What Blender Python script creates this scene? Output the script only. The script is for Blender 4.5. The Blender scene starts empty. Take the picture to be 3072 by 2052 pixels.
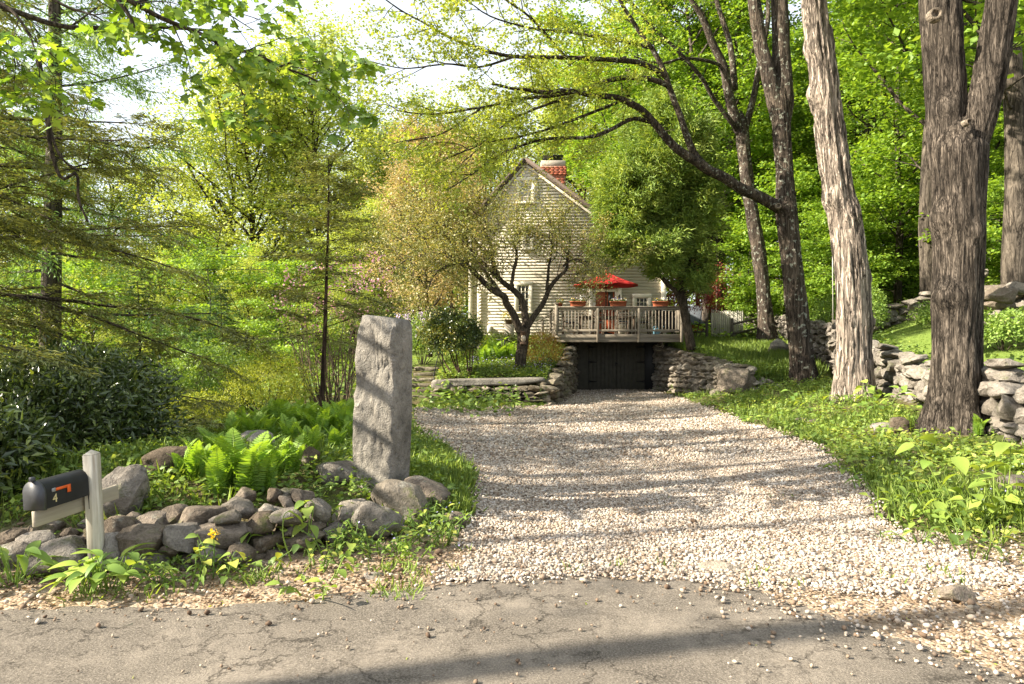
import bpy, bmesh, math, random
import numpy as np
from mathutils import Vector, Matrix, Euler

sc = bpy.context.scene
COL = sc.collection
R = math.radians

# ------------------------------------------------------------------ camera, sky, sun, exposure
CAM_Z, FPX = 1.65, 2048.0
cam_data = bpy.data.cameras.new('camera')
cam_data.lens = 24.0
cam_data.sensor_width = 36.0
cam_data.clip_end = 2000.0
cam = bpy.data.objects.new('camera', cam_data)
cam.location = (0, 0, CAM_Z)
cam.rotation_euler = (R(90), 0, 0)
COL.objects.link(cam)
sc.camera = cam

SUN_EL, SUN_AZ = 33.0, 13.0          # elevation; degrees behind the picture plane, coming from the left
to_sun = Vector((-math.cos(R(SUN_AZ)) * math.cos(R(SUN_EL)), -math.sin(R(SUN_AZ)) * math.cos(R(SUN_EL)), math.sin(R(SUN_EL))))
world = bpy.data.worlds.new('World')
sc.world = world
world.use_nodes = True
wnt = world.node_tree
wnt.nodes.clear()
w_out = wnt.nodes.new('ShaderNodeOutputWorld')
w_bg = wnt.nodes.new('ShaderNodeBackground')
w_sky = wnt.nodes.new('ShaderNodeTexSky')
w_sky.sky_type = 'NISHITA'
w_sky.sun_disc = False
w_sky.sun_elevation = R(SUN_EL)
w_sky.sun_rotation = math.atan2(to_sun.x, to_sun.y) % (2 * math.pi)
w_sky.air_density = 1.0
w_sky.dust_density = 3.0
w_sky.ozone_density = 1.0
w_bg.inputs['Strength'].default_value = 0.15
w_mix = wnt.nodes.new('ShaderNodeMix')              # a thin even veil of high cloud over the whole sky
w_mix.data_type = 'RGBA'
w_mix.inputs[0].default_value = 0.80
w_mix.inputs[7].default_value = (2.45, 2.58, 2.7, 1.0)
wnt.links.new(w_sky.outputs[0], w_mix.inputs[6])
wnt.links.new(w_mix.outputs[2], w_bg.inputs['Color'])
wnt.links.new(w_bg.outputs[0], w_out.inputs['Surface'])

sun_data = bpy.data.lights.new('sun', 'SUN')
sun_data.energy = 5.0
sun_data.angle = R(0.55)
sun_data.color = (1.0, 0.90, 0.74)
sun = bpy.data.objects.new('sun', sun_data)
sun.rotation_euler = (-to_sun).to_track_quat('-Z', 'Y').to_euler()
sun.location = (-20, -10, 30)
COL.objects.link(sun)

vs = sc.view_settings
vs.view_transform = 'Standard'
vs.look = 'None'
vs.exposure = 1.85
vs.gamma = 1.0
vs.use_curve_mapping = False
sc.render.engine = 'CYCLES'
sc.cycles.max_bounces = 7
sc.cycles.diffuse_bounces = 4
sc.cycles.glossy_bounces = 2
sc.cycles.transmission_bounces = 5
sc.cycles.transparent_max_bounces = 4
sc.cycles.sample_clamp_indirect = 6.0
sc.cycles.caustics_reflective = False
sc.cycles.caustics_refractive = False


def at(u, v, Y):
    """World point seen at pixel (u, v) of the 3072 px photograph, Y metres away."""
    return Vector(((u - 1536.0) / FPX * Y, Y, CAM_Z - (v - 1026.0) / FPX * Y))


# ------------------------------------------------------------------ objects
def tag(o, label=None, cat=None, group=None, kind=None):
    if label: o['label'] = label
    if cat: o['category'] = cat
    if group: o['group'] = group
    if kind: o['kind'] = kind
    return o


def empty(name, label=None, cat=None, loc=(0, 0, 0), rz=0.0, group=None):
    o = bpy.data.objects.new(name, None)
    o.empty_display_size = 0.2
    COL.objects.link(o)
    o.location = loc
    o.rotation_euler = (0, 0, rz)
    return tag(o, label, cat, group)


def link(name, me, parent=None, loc=(0, 0, 0), rot=(0, 0, 0), scale=(1, 1, 1)):
    o = bpy.data.objects.new(name, me)
    COL.objects.link(o)
    o.location = loc
    o.rotation_euler = rot
    o.scale = scale
    if parent is not None: o.parent = parent
    return o


def make_mesh(name, V, F, mat=None, smooth=False, tint=None):
    """V (n,3); F one array (m,k) or a list of arrays of different k; tint: one float per face, in the order of F."""
    V = np.asarray(V, dtype=np.float32)
    Fs = [np.asarray(f, dtype=np.int32) for f in (F if isinstance(F, list) else [F])]
    Fs = [f for f in Fs if len(f)]
    me = bpy.data.meshes.new(name)
    nl = sum(f.size for f in Fs)
    npoly = sum(len(f) for f in Fs)
    me.vertices.add(len(V))
    me.vertices.foreach_set('co', V.ravel())
    me.loops.add(nl)
    me.loops.foreach_set('vertex_index', np.concatenate([f.ravel() for f in Fs]))
    tot = np.concatenate([np.full(len(f), f.shape[1], dtype=np.int32) for f in Fs])
    start = np.concatenate([[0], np.cumsum(tot)[:-1]]).astype(np.int32)
    me.polygons.add(npoly)
    me.polygons.foreach_set('loop_start', start)
    me.polygons.foreach_set('loop_total', tot)
    if smooth:
        me.polygons.foreach_set('use_smooth', np.ones(npoly, dtype=bool))
    if tint is not None:
        a = me.attributes.new('tint', 'FLOAT', 'FACE')
        a.data.foreach_set('value', np.asarray(tint, dtype=np.float32))
    me.update(calc_edges=True)
    if mat is not None: me.materials.append(mat)
    return me


class Acc:
    """Collects vertex and face arrays into one mesh."""
    def __init__(self):
        self.V, self.F, self.n, self.T = [], {}, 0, {}

    def add(self, V, F, tint=None):
        V = np.asarray(V, dtype=np.float32).reshape(-1, 3)
        for f in (F if isinstance(F, list) else [F]):
            f = np.asarray(f, dtype=np.int64)
            if f.size == 0: continue
            k = f.shape[1]
            self.F.setdefault(k, []).append(f + self.n)
            t = np.zeros(len(f)) if tint is None else (np.full(len(f), tint) if np.isscalar(tint) else np.asarray(tint))
            self.T.setdefault(k, []).append(t)
        self.V.append(V)
        self.n += len(V)
        return self

    def mesh(self, name, mat=None, smooth=False):
        ks = sorted(self.F)
        return make_mesh(name, np.concatenate(self.V), [np.concatenate(self.F[k]) for k in ks], mat, smooth,
                         np.concatenate([np.concatenate(self.T[k]) for k in ks]))

    def obj(self, name, mat=None, parent=None, smooth=False):
        return link(name, self.mesh(name, mat, smooth), parent)


_CH_F = None
def cbox(acc, c, s, ch=0.0, rot=None, tint=None):
    """Box centred at c, full size s, with chamfered edges; rot a mathutils Matrix 3x3 / Euler."""
    c = np.array(c, dtype=float); h = np.array(s, dtype=float) / 2
    if ch <= 0:
        V = np.array([[x, y, z] for x in (-1, 1) for y in (-1, 1) for z in (-1, 1)], dtype=float) * h
        F = [[0, 1, 3, 2], [4, 6, 7, 5], [0, 4, 5, 1], [2, 3, 7, 6], [0, 2, 6, 4], [1, 5, 7, 3]]
        Fs = [np.array(F)]
    else:
        ch = min(ch, h.min() * 0.9)
        V, idx = [], {}
        for ix in (-1, 1):
            for iy in (-1, 1):
                for iz in (-1, 1):
                    sg = np.array([ix, iy, iz])
                    for a in range(3):
                        p = sg * (h - ch); p[a] = sg[a] * h[a]
                        idx[(ix, iy, iz, a)] = len(V); V.append(p)
        V = np.array(V)
        quads, tris = [], []
        for a in range(3):
            b, c2 = (a + 1) % 3, (a + 2) % 3
            for s0 in (-1, 1):
                ring = []
                for (sb, scc) in ((-1, -1), (1, -1), (1, 1), (-1, 1)):
                    k = [0, 0, 0]; k[a], k[b], k[c2] = s0, sb, scc
                    ring.append(idx[(*k, a)])
                quads.append(ring if s0 > 0 else ring[::-1])
            for sb in (-1, 1):
                for scc in (-1, 1):
                    k0 = [0, 0, 0]; k0[a], k0[b], k0[c2] = -1, sb, scc
                    k1 = list(k0); k1[a] = 1
                    q = [idx[(*k0, b)], idx[(*k1, b)], idx[(*k1, c2)], idx[(*k0, c2)]]
                    quads.append(q if sb * scc < 0 else q[::-1])
        for ix in (-1, 1):
            for iy in (-1, 1):
                for iz in (-1, 1):
                    t = [idx[(ix, iy, iz, a)] for a in range(3)]
                    tris.append(t if ix * iy * iz > 0 else t[::-1])
        Fs = [np.array(tris), np.array(quads)]
    if rot is not None:
        M = np.array(rot.to_matrix() if isinstance(rot, Euler) else rot)
        V = V @ M.T
    acc.add(V + c, Fs, tint)
    return acc


def box_obj(name, c, s, mat, parent=None, ch=0.0, rot=None):
    a = Acc(); cbox(a, c, s, ch, rot)
    return a.obj(name, mat, parent)


def tube(acc, P, rad, sides=8, cap=True, tint=None):
    """Tapered tube along a polyline."""
    P = np.asarray(P, dtype=float); n = len(P)
    rad = np.full(n, rad) if np.isscalar(rad) else np.asarray(rad, dtype=float)
    T = np.gradient(P, axis=0)
    T /= np.linalg.norm(T, axis=1)[:, None] + 1e-9
    ref = np.array([0, 0, 1.0]) if abs(T[0, 2]) < 0.9 else np.array([1.0, 0, 0])
    U = np.zeros((n, 3)); u = ref - T[0] * (ref @ T[0]); u /= np.linalg.norm(u); U[0] = u
    for i in range(1, n):
        u = u - T[i] * (u @ T[i]); u /= np.linalg.norm(u) + 1e-9; U[i] = u
    W = np.cross(T, U)
    th = np.arange(sides) * 2 * np.pi / sides
    V = P[:, None, :] + rad[:, None, None] * (np.cos(th)[None, :, None] * U[:, None, :] + np.sin(th)[None, :, None] * W[:, None, :])
    i = np.arange(n - 1)[:, None] * sides; j = np.arange(sides)[None, :]; j2 = (j + 1) % sides
    Q = np.stack([i + j, i + j2, i + sides + j2, i + sides + j], -1).reshape(-1, 4)
    V = V.reshape(-1, 3)
    Fs = [Q]
    if cap and sides > 2:
        V = np.concatenate([V, P[-1:], P[:1]])
        k = (n - 1) * sides; jj = np.arange(sides); jj2 = (jj + 1) % sides
        Fs.append(np.concatenate([np.stack([k + jj, k + jj2, np.full(sides, n * sides)], -1),
                                  np.stack([jj2, jj, np.full(sides, n * sides + 1)], -1)]))
    acc.add(V, Fs, tint)
    return acc


def lathe(acc, prof, sides=24, c=(0, 0, 0), tint=None):
    """Profile [(r, z)...] turned about z."""
    prof = np.asarray(prof, dtype=float); n = len(prof)
    th = np.arange(sides) * 2 * np.pi / sides
    V = np.stack([prof[:, 0, None] * np.cos(th), prof[:, 0, None] * np.sin(th), np.repeat(prof[:, 1, None], sides, 1)], -1).reshape(-1, 3) + np.array(c)
    i = np.arange(n - 1)[:, None] * sides; j = np.arange(sides)[None, :]; j2 = (j + 1) % sides
    acc.add(V, np.stack([i + j, i + j2, i + sides + j2, i + sides + j], -1).reshape(-1, 4), tint)
    return acc


# ------------------------------------------------------------------ noise
def vnoise(P, seed=0):
    P = np.asarray(P, dtype=np.float64)
    I = np.floor(P); f = P - I; f = f * f * (3 - 2 * f)
    def h(dx, dy, dz):
        s = np.sin((I[..., 0] + dx) * 127.1 + (I[..., 1] + dy) * 311.7 + (I[..., 2] + dz) * 74.7 + seed * 53.37) * 43758.5453
        return s - np.floor(s)
    x, y, z = f[..., 0], f[..., 1], f[..., 2]
    c00 = h(0, 0, 0) * (1 - x) + h(1, 0, 0) * x; c10 = h(0, 1, 0) * (1 - x) + h(1, 1, 0) * x
    c01 = h(0, 0, 1) * (1 - x) + h(1, 0, 1) * x; c11 = h(0, 1, 1) * (1 - x) + h(1, 1, 1) * x
    return ((c00 * (1 - y) + c10 * y) * (1 - z) + (c01 * (1 - y) + c11 * y) * z) * 2 - 1


def fbm(P, octaves=4, seed=0, gain=0.5):
    P = np.asarray(P, dtype=float); s = 0; a = 1; tot = 0
    for k in range(octaves):
        s = s + a * vnoise(P * (2.03 ** k), seed + k * 7); tot += a; a *= gain
    return s / tot


def sstep(a, b, x):
    t = np.clip((x - a) / (b - a), 0, 1)
    return t * t * (3 - 2 * t)


# ------------------------------------------------------------------ material nodes
def newmat(name):
    m = bpy.data.materials.new(name); m.use_nodes = True
    m.node_tree.nodes.clear()
    return m, m.node_tree


def nd(nt, typ, ins=None, **attrs):
    n = nt.nodes.new('ShaderNode' + typ)
    for k, v in attrs.items(): setattr(n, k, v)
    for k, v in (ins or {}).items():
        s = n.inputs[k]
        if isinstance(v, bpy.types.NodeSocket): nt.links.new(v, s)
        elif isinstance(v, bpy.types.Node): nt.links.new(v.outputs[0], s)
        else:
            if hasattr(s.default_value, '__len__') and not isinstance(v, str):
                v = tuple(v)
                if len(s.default_value) == 4 and len(v) == 3: v = v + (1.0,)
            s.default_value = v
    return n


def ramp(nt, fac, stops, interp='LINEAR'):
    n = nt.nodes.new('ShaderNodeValToRGB')
    cr = n.color_ramp; cr.interpolation = interp
    while len(cr.elements) < len(stops): cr.elements.new(0.5)
    for e, (p, c) in zip(cr.elements, stops):
        e.position = p
        e.color = (c, c, c, 1) if np.isscalar(c) else (*c, 1)
    nt.links.new(fac if isinstance(fac, bpy.types.NodeSocket) else fac.outputs[0], n.inputs[0])
    return n


def mixc(nt, fac, a, b, mode='MIX'):
    n = nt.nodes.new('ShaderNodeMix'); n.data_type = 'RGBA'; n.blend_type = mode
    for s, v in ((n.inputs[0], fac), (n.inputs[6], a), (n.inputs[7], b)):
        if isinstance(v, bpy.types.Node): nt.links.new(v.outputs[2] if v.bl_idname == 'ShaderNodeMix' else v.outputs[0], s)
        elif isinstance(v, bpy.types.NodeSocket): nt.links.new(v, s)
        elif np.isscalar(v): s.default_value = v if s.type == 'VALUE' else (v, v, v, 1)
        else: s.default_value = (*v, 1)
    return n.outputs[2]


def coords(nt, kind='Object', scale=(1, 1, 1), rot=(0, 0, 0)):
    tc = nt.nodes.new('ShaderNodeTexCoord')
    mp = nd(nt, 'Mapping', {'Vector': tc.outputs[kind], 'Scale': scale, 'Rotation': rot})
    return mp.outputs[0]


def world_pos(nt, scale=(1, 1, 1)):
    g = nt.nodes.new('ShaderNodeNewGeometry')
    return nd(nt, 'Mapping', {'Vector': g.outputs['Position'], 'Scale': scale}).outputs[0]


def noise(nt, vec, scale, detail=4, rough=0.55, dist=0.0):
    return nd(nt, 'TexNoise', {'Vector': vec, 'Scale': scale, 'Detail': detail, 'Roughness': rough, 'Distortion': dist}).outputs[0]


def finish(nt, color, rough=0.7, bump=None, bump_s=0.3, bump_d=0.02, spec=0.3, metal=0.0):
    ins = {'Base Color': color, 'Roughness': rough, 'Specular IOR Level': spec, 'Metallic': metal}
    if bump is not None:
        ins['Normal'] = nd(nt, 'Bump', {'Height': bump, 'Strength': bump_s, 'Distance': bump_d}).outputs[0]
    p = nd(nt, 'BsdfPrincipled', ins)
    nd(nt, 'OutputMaterial', {'Surface': p.outputs[0]})
    return p


def plain(name, col, rough=0.6, var=0.15, scale=8.0, bump_s=0.15, metal=0.0, spec=0.3, bd=0.01):
    m, nt = newmat(name)
    n = noise(nt, coords(nt), scale, 5)
    c = np.array(col)
    cr = ramp(nt, n, [(0.3, tuple(c * (1 - var))), (0.7, tuple(np.minimum(c * (1 + var), 1)))])
    finish(nt, cr.outputs[0], rough, n, bump_s, bd, spec, metal)
    return m


def leaf_mat(name, stops, trans=0.45, tcol=(1.25, 1.15, 0.45), rough=0.5, spec=0.25):
    """Leaves: each has its own tint (face attribute), reflects and lets light through."""
    m, nt = newmat(name)
    a = nd(nt, 'Attribute', attribute_name='tint')
    cr = ramp(nt, a.outputs['Fac'], stops)
    p = nd(nt, 'BsdfPrincipled', {'Base Color': cr.outputs[0], 'Roughness': rough, 'Specular IOR Level': spec})
    tc = mixc(nt, 1.0, cr.outputs[0], tcol, 'MULTIPLY')
    t = nd(nt, 'BsdfTranslucent', {'Color': tc})
    tc2 = mixc(nt, 1.0, tc, (trans * 1.7,) * 3, 'MULTIPLY')
    nt.links.new(tc2, t.inputs['Color'])
    mx = nd(nt, 'AddShader', {0: p.outputs[0], 1: t.outputs[0]})
    nd(nt, 'OutputMaterial', {'Surface': mx.outputs[0]})
    return m


def bark_mat(name, dark, light, zs=0.12, scale=9.0, bump_s=0.9, lichen=0.0, lcol=(0.42, 0.44, 0.36), bd=0.03, crack=0.25):
    """Furrowed bark: long wandering cracks between fibrous plates, patchy tone, lichen spots."""
    m, nt = newmat(name)
    def ridge(sc_, z, w, dist, lo):
        q = noise(nt, coords(nt, 'Object', (1, 1, z)), sc_, 6, 0.6, dist)
        r_ = nd(nt, 'Math', {0: nd(nt, 'Math', {0: q, 1: 0.5}, operation='SUBTRACT').outputs[0]}, operation='ABSOLUTE').outputs[0]
        return ramp(nt, r_, [(0.0, lo), (w * 0.35, lo + (1 - lo) * 0.4), (w, 1.0)]).outputs[0]
    c1 = ridge(scale * 0.8, zs, 0.055, 0.9, crack)
    c2 = ridge(scale * 2.2, zs * 1.2, 0.07, 1.2, 0.5)
    n1 = noise(nt, coords(nt, 'Object', (1, 1, zs)), scale * 2.0, 6, 0.62, 0.6)
    n2 = noise(nt, coords(nt), 1.7, 4)
    n3 = noise(nt, coords(nt, 'Object', (1, 1, 0.08)), 90, 4, 0.7)
    d, l = np.array(dark), np.array(light)
    c = ramp(nt, n1, [(0.30, tuple(d * 0.6 + l * 0.4)), (0.70, tuple(l))]).outputs[0]
    c = mixc(nt, 0.55, c, ramp(nt, n2, [(0.34, tuple(d * 0.8 / l)), (0.66, (1.08, 1.05, 1.0))]).outputs[0], 'MULTIPLY')
    c = mixc(nt, 0.5, c, ramp(nt, n3, [(0.32, 0.5), (0.68, 1.1)]).outputs[0], 'MULTIPLY')
    c = mixc(nt, 1.0, c, c1, 'MULTIPLY')
    c = mixc(nt, 1.0, c, c2, 'MULTIPLY')
    if lichen > 0:
        ln = noise(nt, coords(nt), 7.0, 3, 0.6)
        c = mixc(nt, ramp(nt, ln, [(0.62 - lichen * 0.1, 0.0), (0.66 - lichen * 0.05, 0.75)]).outputs[0], c, lcol)
    h = nd(nt, 'Math', {0: nd(nt, 'Math', {0: c1, 1: c2}, operation='ADD').outputs[0], 1: nd(nt, 'Math', {0: n3, 1: 0.4}, operation='MULTIPLY').outputs[0]}, operation='ADD')
    finish(nt, c, 0.92, h.outputs[0], bump_s, bd, 0.1)
    return m


def stone_mat(name, c1, c2, c3, moss=0.0, scale=3.0, bump_s=0.5, lichen=0.3):
    """Field stone: every object gets its own shade; mottled, speckled, a little lichen."""
    m, nt = newmat(name)
    oi = nt.nodes.new('ShaderNodeObjectInfo')
    loc = nd(nt, 'VectorMath', {0: nt.nodes.new('ShaderNodeNewGeometry').outputs['Position'], 1: (1, 1, 1)}, operation='MULTIPLY').outputs[0]
    big = noise(nt, loc, scale, 5, 0.6, 0.3)
    fine = noise(nt, loc, 70, 3, 0.7)
    base = ramp(nt, oi.outputs['Random'], [(0.0, c1), (0.5, c2), (1.0, c3)])
    med = noise(nt, loc, scale * 5, 5, 0.7, 0.4)
    c = mixc(nt, 0.8, base.outputs[0], ramp(nt, big, [(0.3, 0.4), (0.5, 0.8), (0.7, 1.15)]).outputs[0], 'MULTIPLY')
    c = mixc(nt, 0.7, c, ramp(nt, med, [(0.32, 0.35), (0.48, 0.9), (0.68, 1.2)]).outputs[0], 'MULTIPLY')
    c = mixc(nt, 0.55, c, ramp(nt, fine, [(0.35, 0.55), (0.65, 1.2)]).outputs[0], 'MULTIPLY')
    if lichen > 0:
        ln = noise(nt, loc, 9.0, 4, 0.6)
        c = mixc(nt, ramp(nt, ln, [(0.6, 0.0), (0.68, lichen)]).outputs[0], c, (0.42, 0.42, 0.36))
    if moss > 0:
        mn = noise(nt, loc, 4.0, 5, 0.7)
        c = mixc(nt, ramp(nt, mn, [(0.62 - moss * 0.2, 0.0), (0.72 - moss * 0.1, 0.7)]).outputs[0], c, (0.07, 0.085, 0.02))
    h = nd(nt, 'Math', {0: med, 1: nd(nt, 'Math', {0: fine, 1: 0.3}, operation='MULTIPLY').outputs[0]}, operation='ADD')
    finish(nt, c, 0.92, h.outputs[0], min(1, bump_s * 1.5), 0.05, 0.15)
    return m


def wood_mat(name, c1, c2, axis='x', rough=0.8, scale=14.0):
    m, nt = newmat(name)
    s = {'x': (0.06, 1, 1), 'y': (1, 0.06, 1), 'z': (1, 1, 0.06)}[axis]
    oi = nt.nodes.new('ShaderNodeObjectInfo')
    n = noise(nt, coords(nt, 'Object', s), scale, 6, 0.65, 0.4)
    n2 = noise(nt, coords(nt), 2.0, 4)
    c = ramp(nt, n, [(0.3, c1), (0.7, c2)]).outputs[0]
    c = mixc(nt, 0.4, c, ramp(nt, n2, [(0.35, 0.55), (0.65, 1.1)]).outputs[0], 'MULTIPLY')
    c = mixc(nt, 0.35, c, ramp(nt, oi.outputs['Random'], [(0, 0.6), (1, 1.15)]).outputs[0], 'MULTIPLY')
    finish(nt, c, rough, n, 0.35, 0.006, 0.2)
    return m
# ------------------------------------------------------------------ terrain
def tps(ctrl):
    C = np.array(ctrl, dtype=float); XY, Z = C[:, :2], C[:, 2]; n = len(C)
    def K(a, b):
        r2 = ((a[:, None, :] - b[None, :, :]) ** 2).sum(-1)
        return 0.5 * r2 * np.log(r2 + 1e-9)
    A = np.zeros((n + 3, n + 3)); A[:n, :n] = K(XY, XY) + np.eye(n) * 0.02
    A[:n, n] = 1; A[:n, n + 1:] = XY; A[n, :n] = 1; A[n + 1:, :n] = XY.T
    w = np.linalg.solve(A, np.concatenate([Z, np.zeros(3)]))
    def f(P):
        out = np.empty(len(P))
        for s in range(0, len(P), 20000):
            q = P[s:s + 20000]
            out[s:s + 20000] = K(q, XY) @ w[:n] + w[n] + q @ w[n + 1:]
        return out
    return f


def inside_dist(poly, P):
    """Signed distance to a polygon, positive inside."""
    poly = np.array(poly, dtype=float); d = np.full(len(P), 1e9); ins = np.zeros(len(P), dtype=bool)
    for a, b in zip(poly, np.roll(poly, -1, axis=0)):
        ab = b - a; t = np.clip(((P - a) @ ab) / (ab @ ab), 0, 1)
        d = np.minimum(d, np.linalg.norm(P - a - t[:, None] * ab, axis=1))
        c = (a[1] > P[:, 1]) != (b[1] > P[:, 1])
        xi = (b[0] - a[0]) * (P[:, 1] - a[1]) / (b[1] - a[1] + 1e-12) + a[0]
        ins ^= c & (P[:, 0] < xi)
    return np.where(ins, d, -d)


f_nat = tps([(-14, 0, 0), (-8, -3, 0), (0, -6, 0), (0, 0, 0), (9, -3, 0), (14, 0, .1), (-4, 3.5, 0), (0, 3.5, 0), (4, 3.5, 0), (-9, 3.5, 0), (9, 4, .2),
    (-5, 4.7, 0), (-3, 4.8, 0), (-1.5, 5.15, 0), (-.6, 5.5, 0), (0, 5, 0), (3, 5, 0), (3.6, 5, .02), (5, 5, .1),
    (-5, 5.15, .0), (-3, 5.3, .0), (-1.6, 5.6, .02), (-5, 6.0, .32), (-3, 6.2, .36), (-1.9, 6.5, .33), (-1.2, 6.8, .25), (-.75, 6.9, .12), (-.3, 7, 0), (-3, 7.5, .38), (-4.5, 7.5, .36),
    (-5.5, 10, -.08), (-5.9, 8.3, .02), (-7, 8, -.15), (-4.3, 9.5, .2), (-4, 12, .25), (-3, 11, .24), (-2, 9, .2), (-1.7, 12, .02), (-3.5, 15, .15), (-2.9, 18, -.08), (-2.75, 19.6, -.13),
    (-7, 13, -.3), (-7.1, 15, -.5), (-9.2, 18, -.95), (-12, 14, -1.3), (-15, 25, -1.9), (-8, 9, -.3), (-12, 6, -.1), (-5.8, 19, .0), (-5, 23, .6), (-2.8, 22.4, .9), (-4, 30, 1.3), (-3, 26, 1.1),
    (-10, 30, -.6), (-25, 40, -3), (-20, 60, -2.5), (0, 45, 2), (3, 34, 1.9), (-2, 34, 1.6), (8, 34, 1.7), (12, 36, 1.9), (10, 50, 2.6), (30, 80, 7), (0, 90, 3), (-40, 90, -1), (-50, 20, -3), (-40, 0, -.5),
    (1, 6, 0), (1, 12, -.08), (1.5, 18, -.15), (4, 24, -.22), (4, 27, -.25), (4, 30, -.25), (2.4, 27, -.25), (5.7, 27, -.25), (2.2, 24, -.22), (5.6, 24.5, -.22), (1.3, 20, -.17), (-.6, 9, .0), (-1, 10.5, -.04), (-1.9, 14, -.08),
    (4.6, 7.5, .08), (6, 6, .18), (6.2, 9, .14), (6.5, 11, .17), (7.2, 13, .25), (7.5, 16, .3), (8.6, 19, .36), (6, 14.5, .03), (6, 18, .02), (5.7, 22, -.1), (7, 20.4, .12), (9.5, 21.5, .38)])
f_left = tps([(-2.3, 19.8, .5), (1.1, 19.8, .5), (0, 21, .72), (1.6, 23, 1.0), (-2.3, 22.5, .85), (2.3, 26.5, 1.5), (0, 26, 1.5), (-2.3, 26, 1.2), (-2, 28.5, 1.75), (2.4, 28.5, 1.75), (6, 28.5, 1.7), (6, 36, 1.8), (-2, 36, 1.7)])
f_right = tps([(6.9, 22, .85), (6, 26.5, 1.45), (7.6, 21.4, .62), (8.3, 22.3, .72), (9.2, 22, .46), (11, 30, 1.56), (9, 26, 1.15), (10.8, 26, 1.1), (7, 30, 1.62), (12, 34, 1.75), (7, 34, 1.75), (10.5, 22.5, .6)])
f_hill = tps([(7.3, 8, 1.0), (8.2, 12.7, 1.08), (9.6, 17.5, 1.15), (11.5, 24, 1.5), (13, 32, 2.1), (10, 9, 1.05), (11, 13, 1.2), (10.6, 17.5, 1.42), (11.6, 20, 1.85), (14.3, 25, 2.5), (17, 22, 2.9), (13.5, 16, 1.75), (16, 12, 1.9), (20, 20, 3.2), (30, 40, 6), (14, 40, 3), (30, 80, 8), (20, 60, 5), (30, 10, 4), (60, 30, 9)])
P_LEFT = [(-2.35, 19.85), (1.1, 19.75), (2.45, 26.9), (2.5, 28.4), (6.5, 28.4), (6.5, 34), (-2.3, 34)]
P_RIGHT = [(5.75, 28.4), (5.75, 26.9), (6.75, 21.6), (7.5, 20.9), (8.6, 21.6), (9.8, 21.3), (10.6, 22.5), (12.7, 32), (13.2, 35), (5.75, 35)]
WALL_LONG = [(6.9, 6.0), (7.35, 9.8), (7.95, 12.7), (9.4, 17.5), (11.3, 24), (12.8, 32), (13.6, 40)]
P_HILL = WALL_LONG + [(20, 100), (130, 100), (130, 6)]


def H(x, y):
    x, y = np.atleast_1d(np.asarray(x, dtype=float)), np.atleast_1d(np.asarray(y, dtype=float))
    P = np.stack([x.ravel(), y.ravel()], -1)
    far = sstep(70, 110, np.hypot(P[:, 0], P[:, 1]))
    z = f_nat(P)
    for poly, f, w in ((P_LEFT, f_left, .2), (P_RIGHT, f_right, .25), (P_HILL, f_hill, .3)):
        s = sstep(-w * .2, w, inside_dist(poly, P))
        if s.max() > 0: z = z + (f(P) - z) * s
    z = np.clip(z, -4, 9)
    z = z * (1 - far) + 3.0 * far
    z = z + 0.02 * fbm(np.stack([P[:, 0] * 1.1, P[:, 1] * 1.1, 0 * z], -1), 3, 3) * sstep(4.6, 6, P[:, 1])
    return z.reshape(x.shape)


def Hz(x, y):
    return float(H(x, y)[0])


def gat(u, v, y0=2.6, y1=90.0):
    """Where the ray through photo pixel (u, v) meets the ground."""
    Y = np.concatenate([np.arange(y0, 30, .04), np.arange(30, y1, .3)]); x = (u - 1536) / FPX * Y; z = CAM_Z - (v - 1026) / FPX * Y
    hit = np.nonzero(z <= H(x, Y))[0]; i = hit[0] if len(hit) else len(Y) - 1
    return Vector((x[i], Y[i], Hz(x[i], Y[i])))


DRIVE = [(-.62, 4.62), (-.35, 5.3), (-.42, 6.4), (-.48, 8), (-1.0, 10.4), (-1.7, 12.6), (-2.25, 15.5), (-2.45, 18.2), (-1.6, 18.9), (.9, 19.2), (1.25, 19.9), (2.45, 26.9), (2.45, 27.4),
         (5.7, 27.4), (5.7, 26.5), (5.45, 24), (5.2, 19), (4.95, 14.6), (4.75, 10.4), (3.85, 7.5), (3.35, 5.9), (3.5, 5.0), (3.7, 4.5), (2.2, 4.45), (.8, 4.75)]


def dist_drive(P):
    n = 0.16 * fbm(np.stack([P[:, 0] * 2.5, P[:, 1] * 2.5, 0 * P[:, 0]], -1), 4, 11)
    return inside_dist(DRIVE, P) + n


LAWNS = [[(-12, 12), (-7.0, 12.2), (-6.4, 14), (-7.5, 17), (-11, 21), (-16, 18)], [(-3.3, 22.4), (-2.4, 22.5), (-2.4, 33), (-5, 33), (-5, 25)],
         [(8.0, 9), (10.8, 9), (11.6, 14), (12.9, 20), (15.0, 27), (13.6, 27.5), (10.6, 19.5), (9.6, 16), (8.4, 12)], [(-2.6, 11.8), (-1.0, 10.6), (-1.8, 13.5), (-2.3, 16), (-2.5, 19.2), (-3.4, 19.2), (-3.0, 15)]]


def lawn_w(P):
    d = np.max([inside_dist(l, P) for l in LAWNS], axis=0)
    return sstep(-.3, .4, d + 0.3 * fbm(np.stack([P[:, 0], P[:, 1], 0 * P[:, 0]], -1), 3, 5))


def grid_axis(a, b, fa, fb, fine, coarse):
    out = [fa]
    while out[-1] < fb: out.append(out[-1] + fine)
    s = fine; x = out[-1]
    while x < b: s = min(s * 1.25, coarse); x += s; out.append(x)
    s = fine; x = fa; pre = []
    while x > a: s = min(s * 1.25, coarse); x -= s; pre.append(x)
    return np.array(pre[::-1] + out)


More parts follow.
